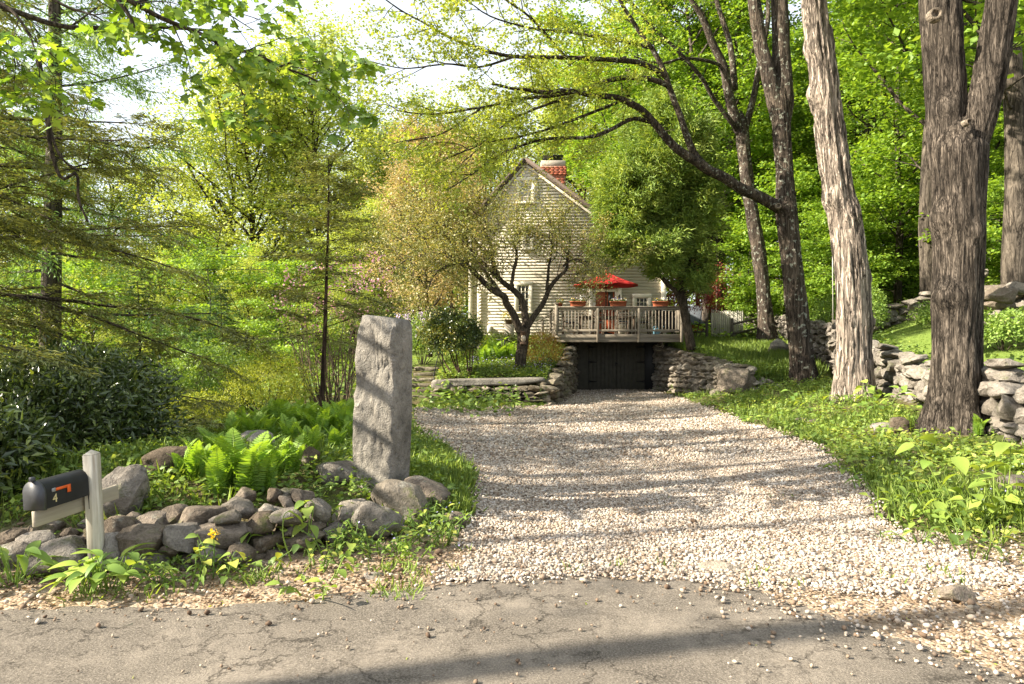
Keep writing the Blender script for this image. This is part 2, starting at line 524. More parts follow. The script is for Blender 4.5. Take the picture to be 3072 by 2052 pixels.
gx = grid_axis(-260, 260, -11, 16, 0.16, 12)
gy = grid_axis(-60, 330, 4.0, 30, 0.16, 12)
GX, GY = np.meshgrid(gx, gy, indexing='ij')
GZ = H(GX, GY)
GV = np.stack([GX, GY, GZ], -1).reshape(-1, 3)
nx, ny = len(gx), len(gy)
ii = (np.arange(nx - 1)[:, None] * ny + np.arange(ny - 1)[None, :]).ravel()
GF = np.stack([ii, ii + ny, ii + ny + 1, ii + 1], -1)
g_me = make_mesh('ground', GV, GF, None, True)
lw = g_me.attributes.new('lawn', 'FLOAT', 'POINT')
lw.data.foreach_set('value', lawn_w(GV[:, :2]).astype(np.float32))
dw = g_me.attributes.new('dirt', 'FLOAT', 'POINT')
dd = (1 - sstep(5.0, 5.9, GV[:, 1] - 0.25 * np.maximum(GV[:, 0] + 1.5, 0) * (GV[:, 0] < 0.5) + 0.25 * fbm(GV * [1.3, 1.3, 0], 3, 2))) * (np.abs(GV[:, 0]) < 60)
dw.data.foreach_set('value', dd.astype(np.float32))
m, nt = newmat('ground_soil')
wp = world_pos(nt)
n1 = noise(nt, wp, 1.6, 6, 0.62); n2 = noise(nt, wp, 26, 4, 0.7); n3 = noise(nt, wp, 5, 5)
soil = ramp(nt, n2, [(.3, (.045, .03, .018)), (.5, (.10, .07, .042)), (.72, (.20, .15, .10))])
green = ramp(nt, n3, [(.3, (.045, .06, .014)), (.7, (.10, .14, .03))])
c = mixc(nt, ramp(nt, n1, [(.42, .25), (.58, .9)]).outputs[0], soil, green)
lawnc = ramp(nt, n2, [(.3, (.10, .15, .028)), (.7, (.17, .23, .05))])
c = mixc(nt, nd(nt, 'Attribute', attribute_name='lawn').outputs['Fac'], c, lawnc)
gr = nd(nt, 'TexVoronoi', {'Vector': wp, 'Scale': 42.0, 'Randomness': 1.0})
dirt = mixc(nt, ramp(nt, n3, [(.35, 0.25), (.65, 0.8)]).outputs[0], ramp(nt, n2, [(.3, (.16, .115, .07)), (.7, (.36, .27, .18))]), ramp(nt, gr.outputs['Color'], [(.2, (.17, .12, .08)), (.55, (.32, .245, .175)), (.85, (.50, .42, .33))]))
c = mixc(nt, nd(nt, 'Attribute', attribute_name='dirt').outputs['Fac'], c, dirt)
hh = nd(nt, 'Math', {0: n2, 1: gr.outputs['Distance']}, operation='SUBTRACT')
finish(nt, c, 0.95, hh.outputs[0], 0.5, 0.03, 0.1)
g_me.materials.append(m)
tag(link('ground', g_me), kind='structure')


def sheet(name, dist_fn, bounds, step, lift, mat, edge=0.0):
    """A sheet lying on the ground wherever dist_fn > 0."""
    x = np.arange(bounds[0], bounds[1], step); y = np.arange(bounds[2], bounds[3], step)
    X, Y = np.meshgrid(x, y, indexing='ij'); P = np.stack([X.ravel(), Y.ravel()], -1)
    d = dist_fn(P); Z = H(P[:, 0], P[:, 1]) + lift - np.where(d < edge, (edge - d) * 0.25, 0)
    keep = d > -0.04
    i = (np.arange(len(x) - 1)[:, None] * len(y) + np.arange(len(y) - 1)[None, :]).ravel()
    F = np.stack([i, i + len(y), i + len(y) + 1, i + 1], -1)
    F = F[keep[F].all(1)]
    u, inv = np.unique(F, return_inverse=True)
    V = np.stack([P[:, 0], P[:, 1], Z], -1)[u]
    return tag(link(name, make_mesh(name, V, inv.reshape(F.shape), mat, True)), kind='structure')


# worn asphalt
def road_edge(x):
    x = np.asarray(x, dtype=float)
    return np.interp(x, [-30, -6, -3.3, -1.9, -1.0, -.4, .4, 1.1, 1.6, 1.95, 2.3, 2.8, 30], [4.3, 4.25, 4.3, 4.25, 4.5, 4.72, 4.85, 4.72, 4.5, 4.1, 3.5, 3.0, 2.4]) + 0.10 * fbm(np.stack([x * 3.1, 0 * x, 0 * x], -1), 4, 8)


m, nt = newmat('asphalt')
wp = world_pos(nt)
ag = noise(nt, wp, 85, 5, 0.8); lg = noise(nt, wp, 1.1, 5, 0.6); md = noise(nt, wp, 9, 5, 0.65)
asp = ramp(nt, ag, [(.34, (.05, .042, .034)), (.47, (.125, .108, .088)), (.55, (.19, .166, .136)), (.68, (.38, .33, .27))])
dust = ramp(nt, ag, [(.3, (.15, .127, .10)), (.7, (.36, .315, .26))])
df = nd(nt, 'Math', {0: lg, 1: nd(nt, 'Math', {0: md, 1: 0.5}, operation='MULTIPLY').outputs[0]}, operation='ADD')
c = mixc(nt, ramp(nt, df.outputs[0], [(.60, 0.0), (.74, 0.3), (.88, 0.9)]).outputs[0], asp, dust)
warp = nd(nt, 'VectorMath', {0: wp, 1: nd(nt, 'VectorMath', {0: nd(nt, 'TexNoise', {'Vector': wp, 'Scale': 6.0, 'Detail': 8.0, 'Roughness': .7}).outputs['Color'], 1: (.45, .45, 0)}, operation='MULTIPLY').outputs[0]}, operation='ADD')
ck = nd(nt, 'TexVoronoi', {'Vector': warp.outputs[0], 'Scale': 2.6}, feature='DISTANCE_TO_EDGE')
ckm = ramp(nt, ck.outputs['Distance'], [(0.0, 0.85), (0.008, 0.6), (0.02, 0.0)])
ckf = nd(nt, 'Math', {0: ckm.outputs[0], 1: ramp(nt, noise(nt, wp, 1.7, 2), [(.46, 0), (.56, 1)]).outputs[0]}, operation='MULTIPLY')
c = mixc(nt, nd(nt, 'Math', {0: ckf.outputs[0], 1: .75}, operation='MULTIPLY').outputs[0], c, (.05, .042, .034))
rust = noise(nt, wp, 2.3, 4, .6)
hgt = nd(nt, 'Math', {0: ag, 1: ckf.outputs[0]}, operation='SUBTRACT')
finish(nt, c, 0.92, hgt.outputs[0], 0.9, 0.02, 0.2)
sheet('road', lambda P: np.minimum(road_edge(P[:, 0]) - P[:, 1] + (.10 + .35 * sstep(.6, 2.2, P[:, 0])) * fbm(np.stack([P[:, 0] * 2.6, P[:, 1] * 2.6, 0 * P[:, 0]], -1), 5, 17, .65), P[:, 1] + 6.0), (-24, 24, -6.2, 5.2), 0.08, 0.012, m, 0.05)

# driveway bed under the loose stones
m, nt = newmat('driveway_stone_dust')
wp = world_pos(nt)
vo = nd(nt, 'TexVoronoi', {'Vector': wp, 'Scale': 24.0, 'Randomness': 1.0})
bn = noise(nt, wp, 0.9, 5, 0.6)
st = ramp(nt, nd(nt, 'SeparateColor', {0: vo.outputs['Color']}).outputs[0], [(0, (.17, .135, .10)), (.3, (.30, .245, .19)), (.7, (.42, .36, .295)), (1, (.52, .47, .41))])
gap = ramp(nt, vo.outputs['Distance'], [(0.35, 1.0), (0.75, 0.3)])
c = mixc(nt, 0.8, st.outputs[0], gap.outputs[0], 'MULTIPLY')
c = mixc(nt, ramp(nt, bn, [(.5, 0), (.72, .45)]).outputs[0], c, (.27, .22, .16))
finish(nt, c, 0.9, nd(nt, 'Math', {0: 1.0, 1: vo.outputs['Distance']}, operation='SUBTRACT').outputs[0], 0.8, 0.03, 0.2)
sheet('driveway', dist_drive, (-4, 7.5, 4.2, 27.6), 0.1, 0.02, m, 0.1)

# ------------------------------------------------------------------ loose stones of the drive (nobody could count them)
_ico = {}
def ico(sub):
    if sub not in _ico:
        b = bmesh.new(); bmesh.ops.create_icosphere(b, subdivisions=sub, radius=1.0)
        b.verts.ensure_lookup_table()
        _ico[sub] = (np.array([v.co[:] for v in b.verts]), np.array([[v.index for v in f.verts] for f in b.faces]))
        b.free()
    return _ico[sub]


def pebbles(name, P, size, mat, seed=0, flat=(.5, .85), smooth=True, sink=.25, lift=0.02):
    r = np.random.default_rng(seed); n = len(P)
    bv, bf = ico(1)
    pick = np.array([r.normal(1, .17, (len(bv), 1)) * bv for _ in range(24)])
    which = r.integers(0, 24, n)
    S = np.stack([r.uniform(.75, 1.25, n), r.uniform(.6, .95, n), r.uniform(flat[0], flat[1], n)], -1) * (size[:, None] / 2)
    th = r.uniform(0, 2 * np.pi, n); tl = r.normal(0, .28, n)
    V = pick[which] * S[:, None, :]
    ct, s_ = np.cos(tl)[:, None], np.sin(tl)[:, None]
    y, z = V[..., 1] * ct - V[..., 2] * s_, V[..., 1] * s_ + V[..., 2] * ct
    c_, s2 = np.cos(th)[:, None], np.sin(th)[:, None]
    V = np.stack([V[..., 0] * c_ - y * s2, V[..., 0] * s2 + y * c_, z], -1)
    base = np.stack([P[:, 0], P[:, 1], H(P[:, 0], P[:, 1]) + S[:, 2] * (1 - sink * 2) + lift], -1)
    V = (V + base[:, None, :]).reshape(-1, 3)
    F = (bf[None] + (np.arange(n) * len(bv))[:, None, None]).reshape(-1, 3)
    return tag(link(name, make_mesh(name, V, F, mat, smooth, np.repeat(r.random(n), len(bf)))), kind='stuff')


def pebble_mat(name, stops):
    m, nt = newmat(name)
    cr = ramp(nt, nd(nt, 'Attribute', attribute_name='tint').outputs['Fac'], stops)
    n = noise(nt, world_pos(nt), 60, 4, .65)
    c = mixc(nt, 0.5, cr.outputs[0], ramp(nt, n, [(.3, .62), (.7, 1.08)]).outputs[0], 'MULTIPLY')
    d_ = noise(nt, world_pos(nt, (1, .35, 1)), 1.3, 5, .65)
    c = mixc(nt, ramp(nt, d_, [(.46, 0), (.70, .55)]).outputs[0], c, mixc(nt, 1.0, c, (.66, .55, .43), 'MULTIPLY'))
    finish(nt, c, 0.8, n, 0.25, 0.01, 0.2)
    return m


M_PEB = pebble_mat('pale_gravel', [(0, (.11, .085, .065)), (.15, (.22, .165, .12)), (.4, (.36, .295, .23)), (.7, (.46, .40, .335)), (.9, (.56, .51, .45)), (1, (.26, .245, .23))])
M_ROADPEB = pebble_mat('brown_gravel', [(0, (.09, .06, .04)), (.3, (.18, .125, .085)), (.7, (.29, .22, .16)), (1, (.52, .46, .38))])


def poisson_like(n, b, fn, seed):
    r = np.random.default_rng(seed)
    P = np.stack([r.uniform(b[0], b[1], n), r.uniform(b[2], b[3], n)], -1)
    return P[r.random(n) < fn(P)]


near = poisson_like(72000, (-1.6, 5.5, 4.45, 10.0), lambda P: sstep(-.12, .12, dist_drive(P)) * (0.8 + 0.2 * (P[:, 1] < 7)), 1)
rs = np.random.default_rng(5)
pebbles('driveway_gravel', near, np.clip(rs.lognormal(math.log(.022), .3, len(near)), .014, .055), M_PEB, 2)
mid = poisson_like(30000, (-3.2, 6.2, 10.0, 18.0), lambda P: sstep(-.15, .15, dist_drive(P)), 3)
far_ = poisson_like(15000, (-3.2, 6.2, 18.0, 27.3), lambda P: sstep(-.15, .15, dist_drive(P)), 13)
mid = np.concatenate([mid, far_])
pebbles('driveway_gravel', mid, np.clip(rs.lognormal(math.log(.038), .25, len(mid)), .025, .07), M_PEB, 4)
edge = poisson_like(16000, (-7, 8, 3.0, 6.4), lambda P: np.exp(-((P[:, 1] - road_edge(P[:, 0]) - .35) / .45) ** 2) * (inside_dist(DRIVE, P) < .1) * .8 + .10 * sstep(-.9, .3, dist_drive(P)) + .10 * sstep(-.1, .3, fbm(np.stack([P[:, 0] * 1.3, P[:, 1] * 1.3, 0 * P[:, 0]], -1), 3, 6)) + .05, 7)
pebbles('roadside_gravel', edge, np.clip(rs.lognormal(math.log(.02), .4, len(edge)), .008, .06), M_ROADPEB, 8)
right = poisson_like(17000, (1.2, 8.5, 2.3, 5.8), lambda P: sstep(-1.1, .5, P[:, 1] - road_edge(P[:, 0])) ** 1.5 * (inside_dist(DRIVE, P) < .1) * sstep(-7.0, -5.6, -P[:, 1]) * .75, 9)
pebbles('roadside_gravel', right, np.clip(rs.lognormal(math.log(.022), .35, len(right)), .010, .05), M_PEB, 10)
# ------------------------------------------------------------------ stones, boulders, walls, steps
def rock(seed, sub=2, pw=4.0, cuts=7, rough=.06, cut=(.55, .9)):
    r = np.random.default_rng(seed)
    v, f = ico(sub)
    v = v / (np.abs(v) ** pw).sum(1)[:, None] ** (1 / pw)
    for _ in range(cuts):
        n = r.normal(size=3); n /= np.linalg.norm(n)
        d = r.uniform(*cut) * 1.15
        e = np.maximum(0, v @ n - d)
        v = v - e[:, None] * n * .92
    v = v + v * (rough * 2.2 * fbm(v * 1.3 + seed, 2, seed))[:, None] + v * (rough * fbm(v * 4 + seed, 3, seed + 1))[:, None]
    v = v - (v.max(0) + v.min(0)) / 2
    v = v / ((v.max(0) - v.min(0)) / 2)
    return v, f


def rock_mesh(name, seed, mat, **k):
    v, f = rock(seed, **k)
    me = make_mesh(name, v, f, mat, True)
    me.set_sharp_from_angle(angle=R(34))
    return me


M_STONE = stone_mat('grey_fieldstone', (.19, .165, .135), (.27, .24, .205), (.36, .32, .275), .3, 3.0, .6)
M_BROWN = stone_mat('brown_fieldstone', (.13, .10, .072), (.20, .16, .12), (.28, .235, .19), .35, 4.0, .6)
M_PALE = stone_mat('pale_fieldstone', (.22, .19, .15), (.34, .29, .23), (.46, .41, .34), .2, 3.0, .55)
M_LEDGE = stone_mat('stacked_ledge_stone', (.13, .105, .075), (.20, .17, .125), (.30, .26, .20), .5, 3.5, .6)
M_GRANITE = stone_mat('rough_granite', (.25, .23, .20), (.27, .25, .215), (.29, .265, .23), 0.0, 2.0, .8, .12)

POOL = {'round': [rock_mesh('round_stone', 100 + i, M_BROWN if i % 3 else M_STONE, sub=3, pw=2.9, cuts=11, rough=.08, cut=(.48, .85)) for i in range(12)],
        'block': [rock_mesh('block_stone', 200 + i, M_STONE, sub=3, pw=3.4, cuts=14, rough=.15, cut=(.44, .84)) for i in range(14)],
        'ledge': [rock_mesh('ledge_stone', 300 + i, M_LEDGE, sub=2, pw=4, cuts=9, rough=.17, cut=(.5, .9)) for i in range(12)],
        'pale': [rock_mesh('pale_stone', 400 + i, M_PALE, sub=2, pw=3.2, cuts=11, rough=.15, cut=(.48, .88)) for i in range(14)]}


def polyline(pts, step=None):
    P = np.array(pts, dtype=float); L = np.concatenate([[0], np.cumsum(np.linalg.norm(np.diff(P, axis=0), axis=1))])
    def f(s):
        return np.array([np.interp(s, L, P[:, k]) for k in range(P.shape[1])])
    return f, L[-1]


def dry_wall(root, path, zb, zt, pool, hgt=(.12, .26), leng=(.25, .55), depth=.42, seed=0, side=0.0, limit=300, lean=.0, s0=0.0, s1=None):
    """Courses of separate stones along a path; zb / zt base and top height as functions of the distance along it."""
    r = random.Random(seed); f, L = polyline(path); s1 = L if s1 is None else s1
    n = 0; z = 0.0; todo = []
    while True:
        hc = r.uniform(*hgt); s = s0 - r.uniform(0, leng[0]); any_ = False
        while s < s1 and n < 900:
            l = r.uniform(*leng); sm = min(max(s + l / 2, 0), L)
            b, t = zb(sm), zt(sm)
            if b + z < t - .05:
                any_ = True
                h = min(hc * r.uniform(.8, 1.15), t - b - z + .08)
                p, q = f(min(sm + .1, L)), f(max(sm - .1, 0)); a = math.atan2(p[1] - q[1], p[0] - q[0])
                nrm = np.array([math.sin(a), -math.cos(a)]); c = f(sm)[:2] + nrm * (side + r.uniform(-.06, .06) - lean * z)
                todo.append((r.choice(pool), (c[0], c[1], b + z + h * .5), (r.uniform(-.22, .22), r.uniform(-.2, .2), a + r.uniform(-.3, .3)), (l * .55, depth * r.uniform(.42, .58), h * .58)))
                n += 1
            s += l * .97
        z += hc * .93
        if not any_ or z > 4: break
    todo.sort(key=lambda q: q[1][1])
    for q in todo[:limit]: link('stone', q[0], root, *q[1:])
    if len(todo) > limit:                                # past the limit: the farthest ones joined
        a_ = Acc()
        for me, lo, ro, sc_ in todo[limit:]:
            v = np.array([p.co[:] for p in me.vertices]) * sc_; f_ = np.array([p.vertices[:] for p in me.polygons])
            a_.add(v @ np.array(Euler(ro).to_matrix()).T + np.array(lo), f_)
        o = a_.obj('stones', todo[0][0].materials[0], root, True); o['kind'] = 'stuff'
    return n


# low rubble wall along the roadside: placed by eye, the larger stones first
rubble = empty('rubble_wall', 'low rubble wall of rounded brown fieldstones along the roadside behind the mailbox', 'stone wall')
rr = random.Random(3)
def rub(u, v, w, h, Y, rot=0.0, pool='round', d=None):
    """Stone centred at photo pixel (u, v), w x h pixels, Y metres away."""
    Y -= .12; c = at(u, v, Y); k = Y / FPX
    link('stone', rr.choice(POOL[pool]), rubble, c, (rr.uniform(-.2, .2), rot, rr.uniform(-.35, .35)), (w * k / 2, (d or min(w, h) * k * .6 + .04), h * k / 2))
for s in [(50, 1680, 150, 120, 5.15, .1), (185, 1675, 170, 130, 5.05, -.05), (120, 1625, 110, 70, 5.3, .1), (45, 1615, 90, 60, 5.35, 0), (110, 1600, 80, 60, 5.45, -.2), (140, 1588, 90, 55, 5.6, .1),
          (215, 1640, 90, 70, 5.3, 0), (240, 1690, 110, 110, 5.1, .2), (350, 1590, 100, 90, 5.35, -.3), (360, 1640, 110, 100, 5.2, .4), (435, 1620, 150, 95, 5.2, .08), (420, 1690, 170, 90, 5.15, -.1),
          (545, 1610, 100, 90, 5.25, .2), (460, 1565, 110, 60, 5.5, .1), (525, 1545, 70, 70, 5.6, .5), (605, 1548, 150, 66, 5.5, -.05), (670, 1605, 185, 80, 5.35, .04), (690, 1555, 80, 48, 5.35, -.1), (655, 1560, 36, 30, 5.35, 0),
          (715, 1520, 100, 60, 5.75, .15), (735, 1490, 60, 50, 5.95, .3), (785, 1568, 90, 70, 5.45, .05), (862, 1555, 100, 66, 5.5, 0), (795, 1625, 120, 52, 5.4, -.15), (720, 1668, 80, 78, 5.2, .6), (770, 1675, 60, 60, 5.35, .2),
          (825, 1668, 70, 52, 5.4, .1), (910, 1622, 120, 52, 5.5, -.1), (825, 1485, 46, 46, 6.0, .2), (862, 1480, 55, 40, 6.1, -.1), (860, 1505, 60, 44, 5.95, .4), (905, 1490, 66, 50, 6.0, .2), (955, 1530, 90, 75, 5.75, .35), (800, 1530, 50, 34, 5.7, 0),
          (930, 1590, 80, 50, 5.6, 0), (1000, 1600, 90, 60, 5.7, .1), (560, 1690, 120, 60, 5.2, 0), (640, 1665, 90, 60, 5.25, .3), (300, 1700, 110, 70, 5.05, .1), (520, 1650, 70, 50, 5.2, -.3), (755, 1590, 30, 26, 5.4, 0), (880, 1590, 40, 30, 5.5, 0), (300, 1600, 80, 60, 5.45, .2), (270, 1570, 70, 45, 5.7, 0), (400, 1555, 60, 40, 5.7, .2)]:
    rub(*s)
for _ in range(46):                                             # smaller stones chinked between and behind them
    u = rr.uniform(-80, 1000); t = (u - 300) / 700.0
    rub(u, 1640 - 55 * t + rr.uniform(-70, 55), rr.uniform(40, 95), rr.uniform(28, 60), 5.45 + .28 * t + rr.uniform(0, .2), rr.uniform(-.4, .4))


def boulder(name, label, u, v, w, h, Y, seed, mat, depth=None, rot=(0, 0, 0), fixed=False, **k):
    """Free-standing boulder; (u, v) is the middle of its foot in the photograph."""
    c = at(u, v, Y); g = gat(u, v)
    if g.y < 30 and not fixed: w, h, Y = w * g.y / Y, h * g.y / Y, Y; c = g
    s = Y / FPX
    kw = dict(sub=4, pw=2.8, cuts=9, rough=.07, cut=(.5, .9)); kw.update(k)
    me = rock_mesh(name, seed, mat, **kw)
    o = link(name, me, None, (c.x, c.y, max(Hz(c.x, c.y) - .03, c.z - .05)), rot, (w * s / 2, depth or w * s * .36, h * s / 2 * 1.12))
    o.location.z += h * s / 2
    return tag(o, label, 'boulder')


boulder('boulder', 'light grey wavy-grained boulder directly behind the mailbox post', 355, 1560, 160, 165, 6.0, 11, M_STONE, rot=(0, .1, .3), pw=2.4)
boulder('boulder', 'dark rounded boulder with a brown sunlit face at the lawn corner left of the ferns', 510, 1425, 155, 85, 8.2, 12, M_BROWN, rot=(0, -.05, .25), pw=2.6)
boulder('boulder', 'sunlit pale boulder among the ferns below the yellow-green shrub', 745, 1300, 80, 62, 12.2, 13, M_PALE, rot=(0, .25, .2))
boulder('boulder', 'grey boulder with fern fronds in front, lower of the fern bed stones', 770, 1362, 105, 75, 9.6, 14, M_STONE, rot=(0, -.1, .4))
boulder('boulder', 'small dark boulder half hidden in ferns left of the granite post', 900, 1400, 120, 78, 8.9, 15, M_BROWN)
boulder('boulder', 'low rounded grey boulder touching the left foot of the granite post', 1020, 1442, 140, 62, 7.6, 16, M_STONE, rot=(0, 0, .2), pw=2.3)
boulder('boulder', 'long tan sloping boulder leaning in front of the granite post', 1205, 1545, 185, 108, 6.15, 17, M_PALE, rot=(0, .26, -.1), depth=.17, pw=3.2)
boulder('boulder', 'blocky brown boulder with grey top right of the granite post foot', 1278, 1520, 150, 92, 6.6, 18, M_BROWN, rot=(0, .12, .2), pw=3.6)
boulder('boulder', 'small pale flat-topped stone at the end of the rubble wall', 1048, 1558, 120, 62, 5.95, 19, M_PALE, rot=(0, -.1, .2), pw=4)
boulder('boulder', 'grey slab sloping down to the gravel below the granite post', 1130, 1610, 150, 100, 5.85, 20, M_STONE, rot=(0, .45, .1), depth=.16, pw=3.5)
boulder('boulder', 'low mossy stone at the drive edge right of the blocky brown boulder', 1355, 1580, 90, 50, 6.25, 21, M_BROWN)
boulder('boulder', 'flat whitish stone lying in the gravel of the drive', 2160, 1712, 125, 34, 4.98, 22, M_PALE, depth=.11)
boulder('boulder', 'brown square-sided stone on the gravel at the right road edge', 2862, 1805, 105, 56, 4.35, 23, M_BROWN, depth=.09, pw=4, rot=(0, .06, .2))
boulder('boulder', 'white cobble beside the brown square-sided stone at the right road edge', 2915, 1822, 40, 26, 4.25, 24, M_PALE, depth=.04)
boulder('boulder', 'big dark grey boulder with a sunlit end capping the retaining wall', 2210, 1168, 118, 68, 21.1, 25, M_BROWN, fixed=True, rot=(0, .05, -.3), pw=3)
boulder('boulder', 'brown boulder in front of the leaning dark maple foot on the right verge', 2700, 1298, 58, 50, 11.6, 26, M_BROWN, pw=3.5)
boulder('boulder', 'dark flat boulder left of the brown one on the right verge', 2645, 1298, 70, 34, 11.7, 27, M_STONE, pw=3)
boulder('boulder', 'orange-tinted stone in the weeds at the right edge of the drive', 2440, 1282, 42, 28, 12.6, 28, M_BROWN)
boulder('boulder', 'pale stone in the weeds left of the orange-tinted one', 2405, 1275, 36, 26, 12.9, 29, M_PALE)
boulder('boulder', 'whitish boulder under the large-leaved plant at the right picture edge', 3060, 1490, 110, 70, 6.9, 30, M_PALE, pw=2.6)
boulder('boulder', 'rounded grey boulder on the terrace beside the second maple from the house', 2335, 1062, 60, 46, 24.5, 31, M_STONE, pw=2.6)
boulder('boulder', 'broad brown flat boulder on top of the wall on the wooded hill', 3000, 905, 95, 46, 17.0, 32, M_BROWN, fixed=True, pw=3)
boulder('boulder', 'pale low boulder at the top of the mown path', 2640, 960, 40, 20, 24.0, 33, M_PALE)
boulder('boulder', 'flat grey stone lying in the dirt below the roadside plants', 1120, 1732, 60, 20, 4.95, 34, M_STONE, depth=.07)

# granite post beside the drive
v, f = ico(5)
r_ = np.random.default_rng(3)
pv = v / (np.abs(v) ** 14).sum(1)[:, None] ** (1 / 14)
pv = pv * np.array([.215, .185, 1.0])
z = pv[:, 2].copy()
pv[:, 2] = (z + 1) / 2 * 1.90 - .24
t = (pv[:, 2]) / 1.8
pv[:, 0] *= 1.0 - .03 * t + .05 * np.sin(t * 5)
pv[:, 2] -= np.where(pv[:, 2] > 1.5, (pv[:, 0] * .10 + .02), 0)
nn = fbm(pv * [6, 6, 5], 4, 4) * .028 + fbm(pv * [22, 22, 22], 3, 9) * .022
front = sstep(.02, -.10, pv[:, 1])
side = sstep(.12, .2, pv[:, 0])
pv[:, 1] -= nn * (.4 + front)
pv[:, 0] += nn * .4 * np.sign(pv[:, 0]) * (1 - side * .6)
dg = np.maximum(0, (pv[:, 2] - 1.62) * 1.5 + (pv[:, 0] - .14) * 1.2 + (-pv[:, 1] - .10))
pv[:, 2] -= np.clip(dg, 0, .08)
pp = at(1142, 1462, 6.6)
post_me = make_mesh('granite_post', pv, f, M_GRANITE, True)
post_me.set_sharp_from_angle(angle=R(50))
gp = link('granite_post', post_me, None, (pp.x, pp.y, Hz(pp.x, pp.y)), (R(-1), R(1.7), R(-24)))
tag(gp, 'tall rough-hewn grey granite post standing beside the drive entrance', 'stone post')

# terrace wall left of the garage: stacked ledge stone with a long cap slab
W1 = [(-2.25, 19.72), (1.05, 19.62), (1.35, 20.6), (2.4, 26.7)]
tw = empty('terrace_wall', 'low stacked ledge stone garden wall with a long granite cap left of the drive', 'stone wall')
b1 = lambda s: -.2
dry_wall(tw, W1, b1, lambda s: .42, POOL['ledge'], (.07, .17), (.18, .6), .4, 5, 0.05, 130, 0, 0, 3.3)
dry_wall(tw, W1, lambda s: -.22, lambda s: .55 + max(0, s - 3.6) * .165, POOL['ledge'], (.11, .24), (.28, .6), .42, 6, 0.02, 165, .03, 3.2)
a = Acc(); sv, sf = rock(77, 4, 9, 3, .02, (.85, .98)); a.add(sv * [1.5, .27, .105], sf)
o = a.obj('cap_slab', M_GRANITE, tw, True); o.location = (-.52, 19.8, .50); o.rotation_euler = (0, R(-1.2), R(-1.5))
a = Acc(); sv, sf = rock(78, 3, 7, 4, .03, (.8, .98)); a.add(sv * [.28, .3, .14], sf)
o = a.obj('cap_slab', M_STONE, tw, True); o.location = (-2.05, 19.8, .42)
# right retaining wall of the sunken drive
W2 = [(5.72, 27.1), (6.72, 21.55), (7.35, 20.95)]
rw = empty('retaining_wall', 'rubble stone retaining wall on the right of the sunken garage approach', 'stone wall')
dry_wall(rw, W2, lambda s: -.25 + .03 * s, lambda s: 1.5 - .105 * s, POOL['pale'], (.12, .25), (.13, .36), .42, 8, -.03, 215)
for k in range(34):
    s = k / 34 * 6.4; fW, _ = polyline(W2); p = fW(s)
    link('stone', rr.choice(POOL['ledge']), rw, (p[0] + rr.uniform(.0, .35), p[1] + rr.uniform(-.1, .1), 1.52 - .105 * s + rr.uniform(-.03, .03)), (rr.uniform(-.15, .15), rr.uniform(-.15, .15), rr.uniform(0, 3)), (rr.uniform(.15, .3), rr.uniform(.15, .25), rr.uniform(.05, .09)))
for (u, v, w, h, Y) in ((2255, 1150, 30, 26, 21.3), (2285, 1146, 34, 34, 21.2), (2310, 1150, 26, 24, 21.2), (2270, 1172, 50, 22, 21.0), (2150, 1185, 44, 36, 21.2), (2178, 1188, 40, 26, 20.9), (2335, 1160, 30, 16, 21.3)):
    c = at(u, v, Y); k = Y / FPX
    link('stone', rr.choice(POOL['pale']), rw, c, (0, rr.uniform(-.3, .3), rr.uniform(0, 3)), (w * k * .5, .22, h * k * .55))
# long wall behind the roadside maples
lwall = empty('fieldstone_wall', 'long dry fieldstone wall running up the slope behind the big maples', 'stone wall')
fL, LL = polyline(WALL_LONG)
def long_b(s):
    p = fL(s); return Hz(p[0] - .55, p[1]) - .05
def long_t(s):
    p = fL(s); y = p[1]
    return float(np.interp(y, [6, 9.8, 12.7, 15, 17.5, 20, 24, 32, 40], [1.15, 1.18, 1.16, 1.3, 1.42, 1.7, 2.15, 2.8, 3.2])) + .1 * math.sin(s * 3.1) + .06 * math.sin(s * 7.7)
dry_wall(lwall, WALL_LONG, long_b, long_t, POOL['block'], (.15, .32), (.2, .6), .5, 12, .05, 280, .06, 2.0)
cappers = empty('fieldstone_wall', 'upper fieldstone wall of rounded stones on the wooded hill at the right picture edge', 'stone wall')
dry_wall(cappers, [(12.2, 17.6), (14.5, 17.3), (17, 16.6), (20, 16)], lambda s: 2.0 + .05 * s, lambda s: 2.95 + .1 * math.sin(s * 4), POOL['round'], (.3, .5), (.45, .9), .5, 15, 0, 60)
knoll = empty('fieldstone_wall', 'tumbled stretch of mossy fieldstones left of the tallest dark maple trunk beyond the path', 'stone wall')
dry_wall(knoll, [(12.6, 24.0), (13.6, 24.6), (15.0, 24.6), (16.5, 24)], lambda s: 1.95 + .25 * s, lambda s: 2.35 + .42 * s + .12 * math.sin(s * 5), POOL['block'], (.2, .4), (.3, .8), .5, 16, 0, 50)
# the tumbled row by the house side of the long wall
for k in range(40):
    s = rr.uniform(16, LL - 6); p = fL(s); k2 = rr.uniform(.12, .3)
    link('stone', rr.choice(POOL['block']), lwall if k < 14 else cappers if k > 30 else knoll, (p[0] + rr.uniform(-.3, .5), p[1], long_t(s) + rr.uniform(-.05, .15)) if k < 14 else ((rr.uniform(12.5, 18), rr.uniform(16.6, 17.6), 2.9 + rr.uniform(-.1, .1)) if k > 30 else (rr.uniform(12.2, 16), rr.uniform(24.2, 24.8), 2.35 + rr.uniform(-.1, .4))),
         (rr.uniform(-.3, .3), rr.uniform(-.3, .3), rr.uniform(0, 3)), (k2 * 1.5, k2, k2 * .7))

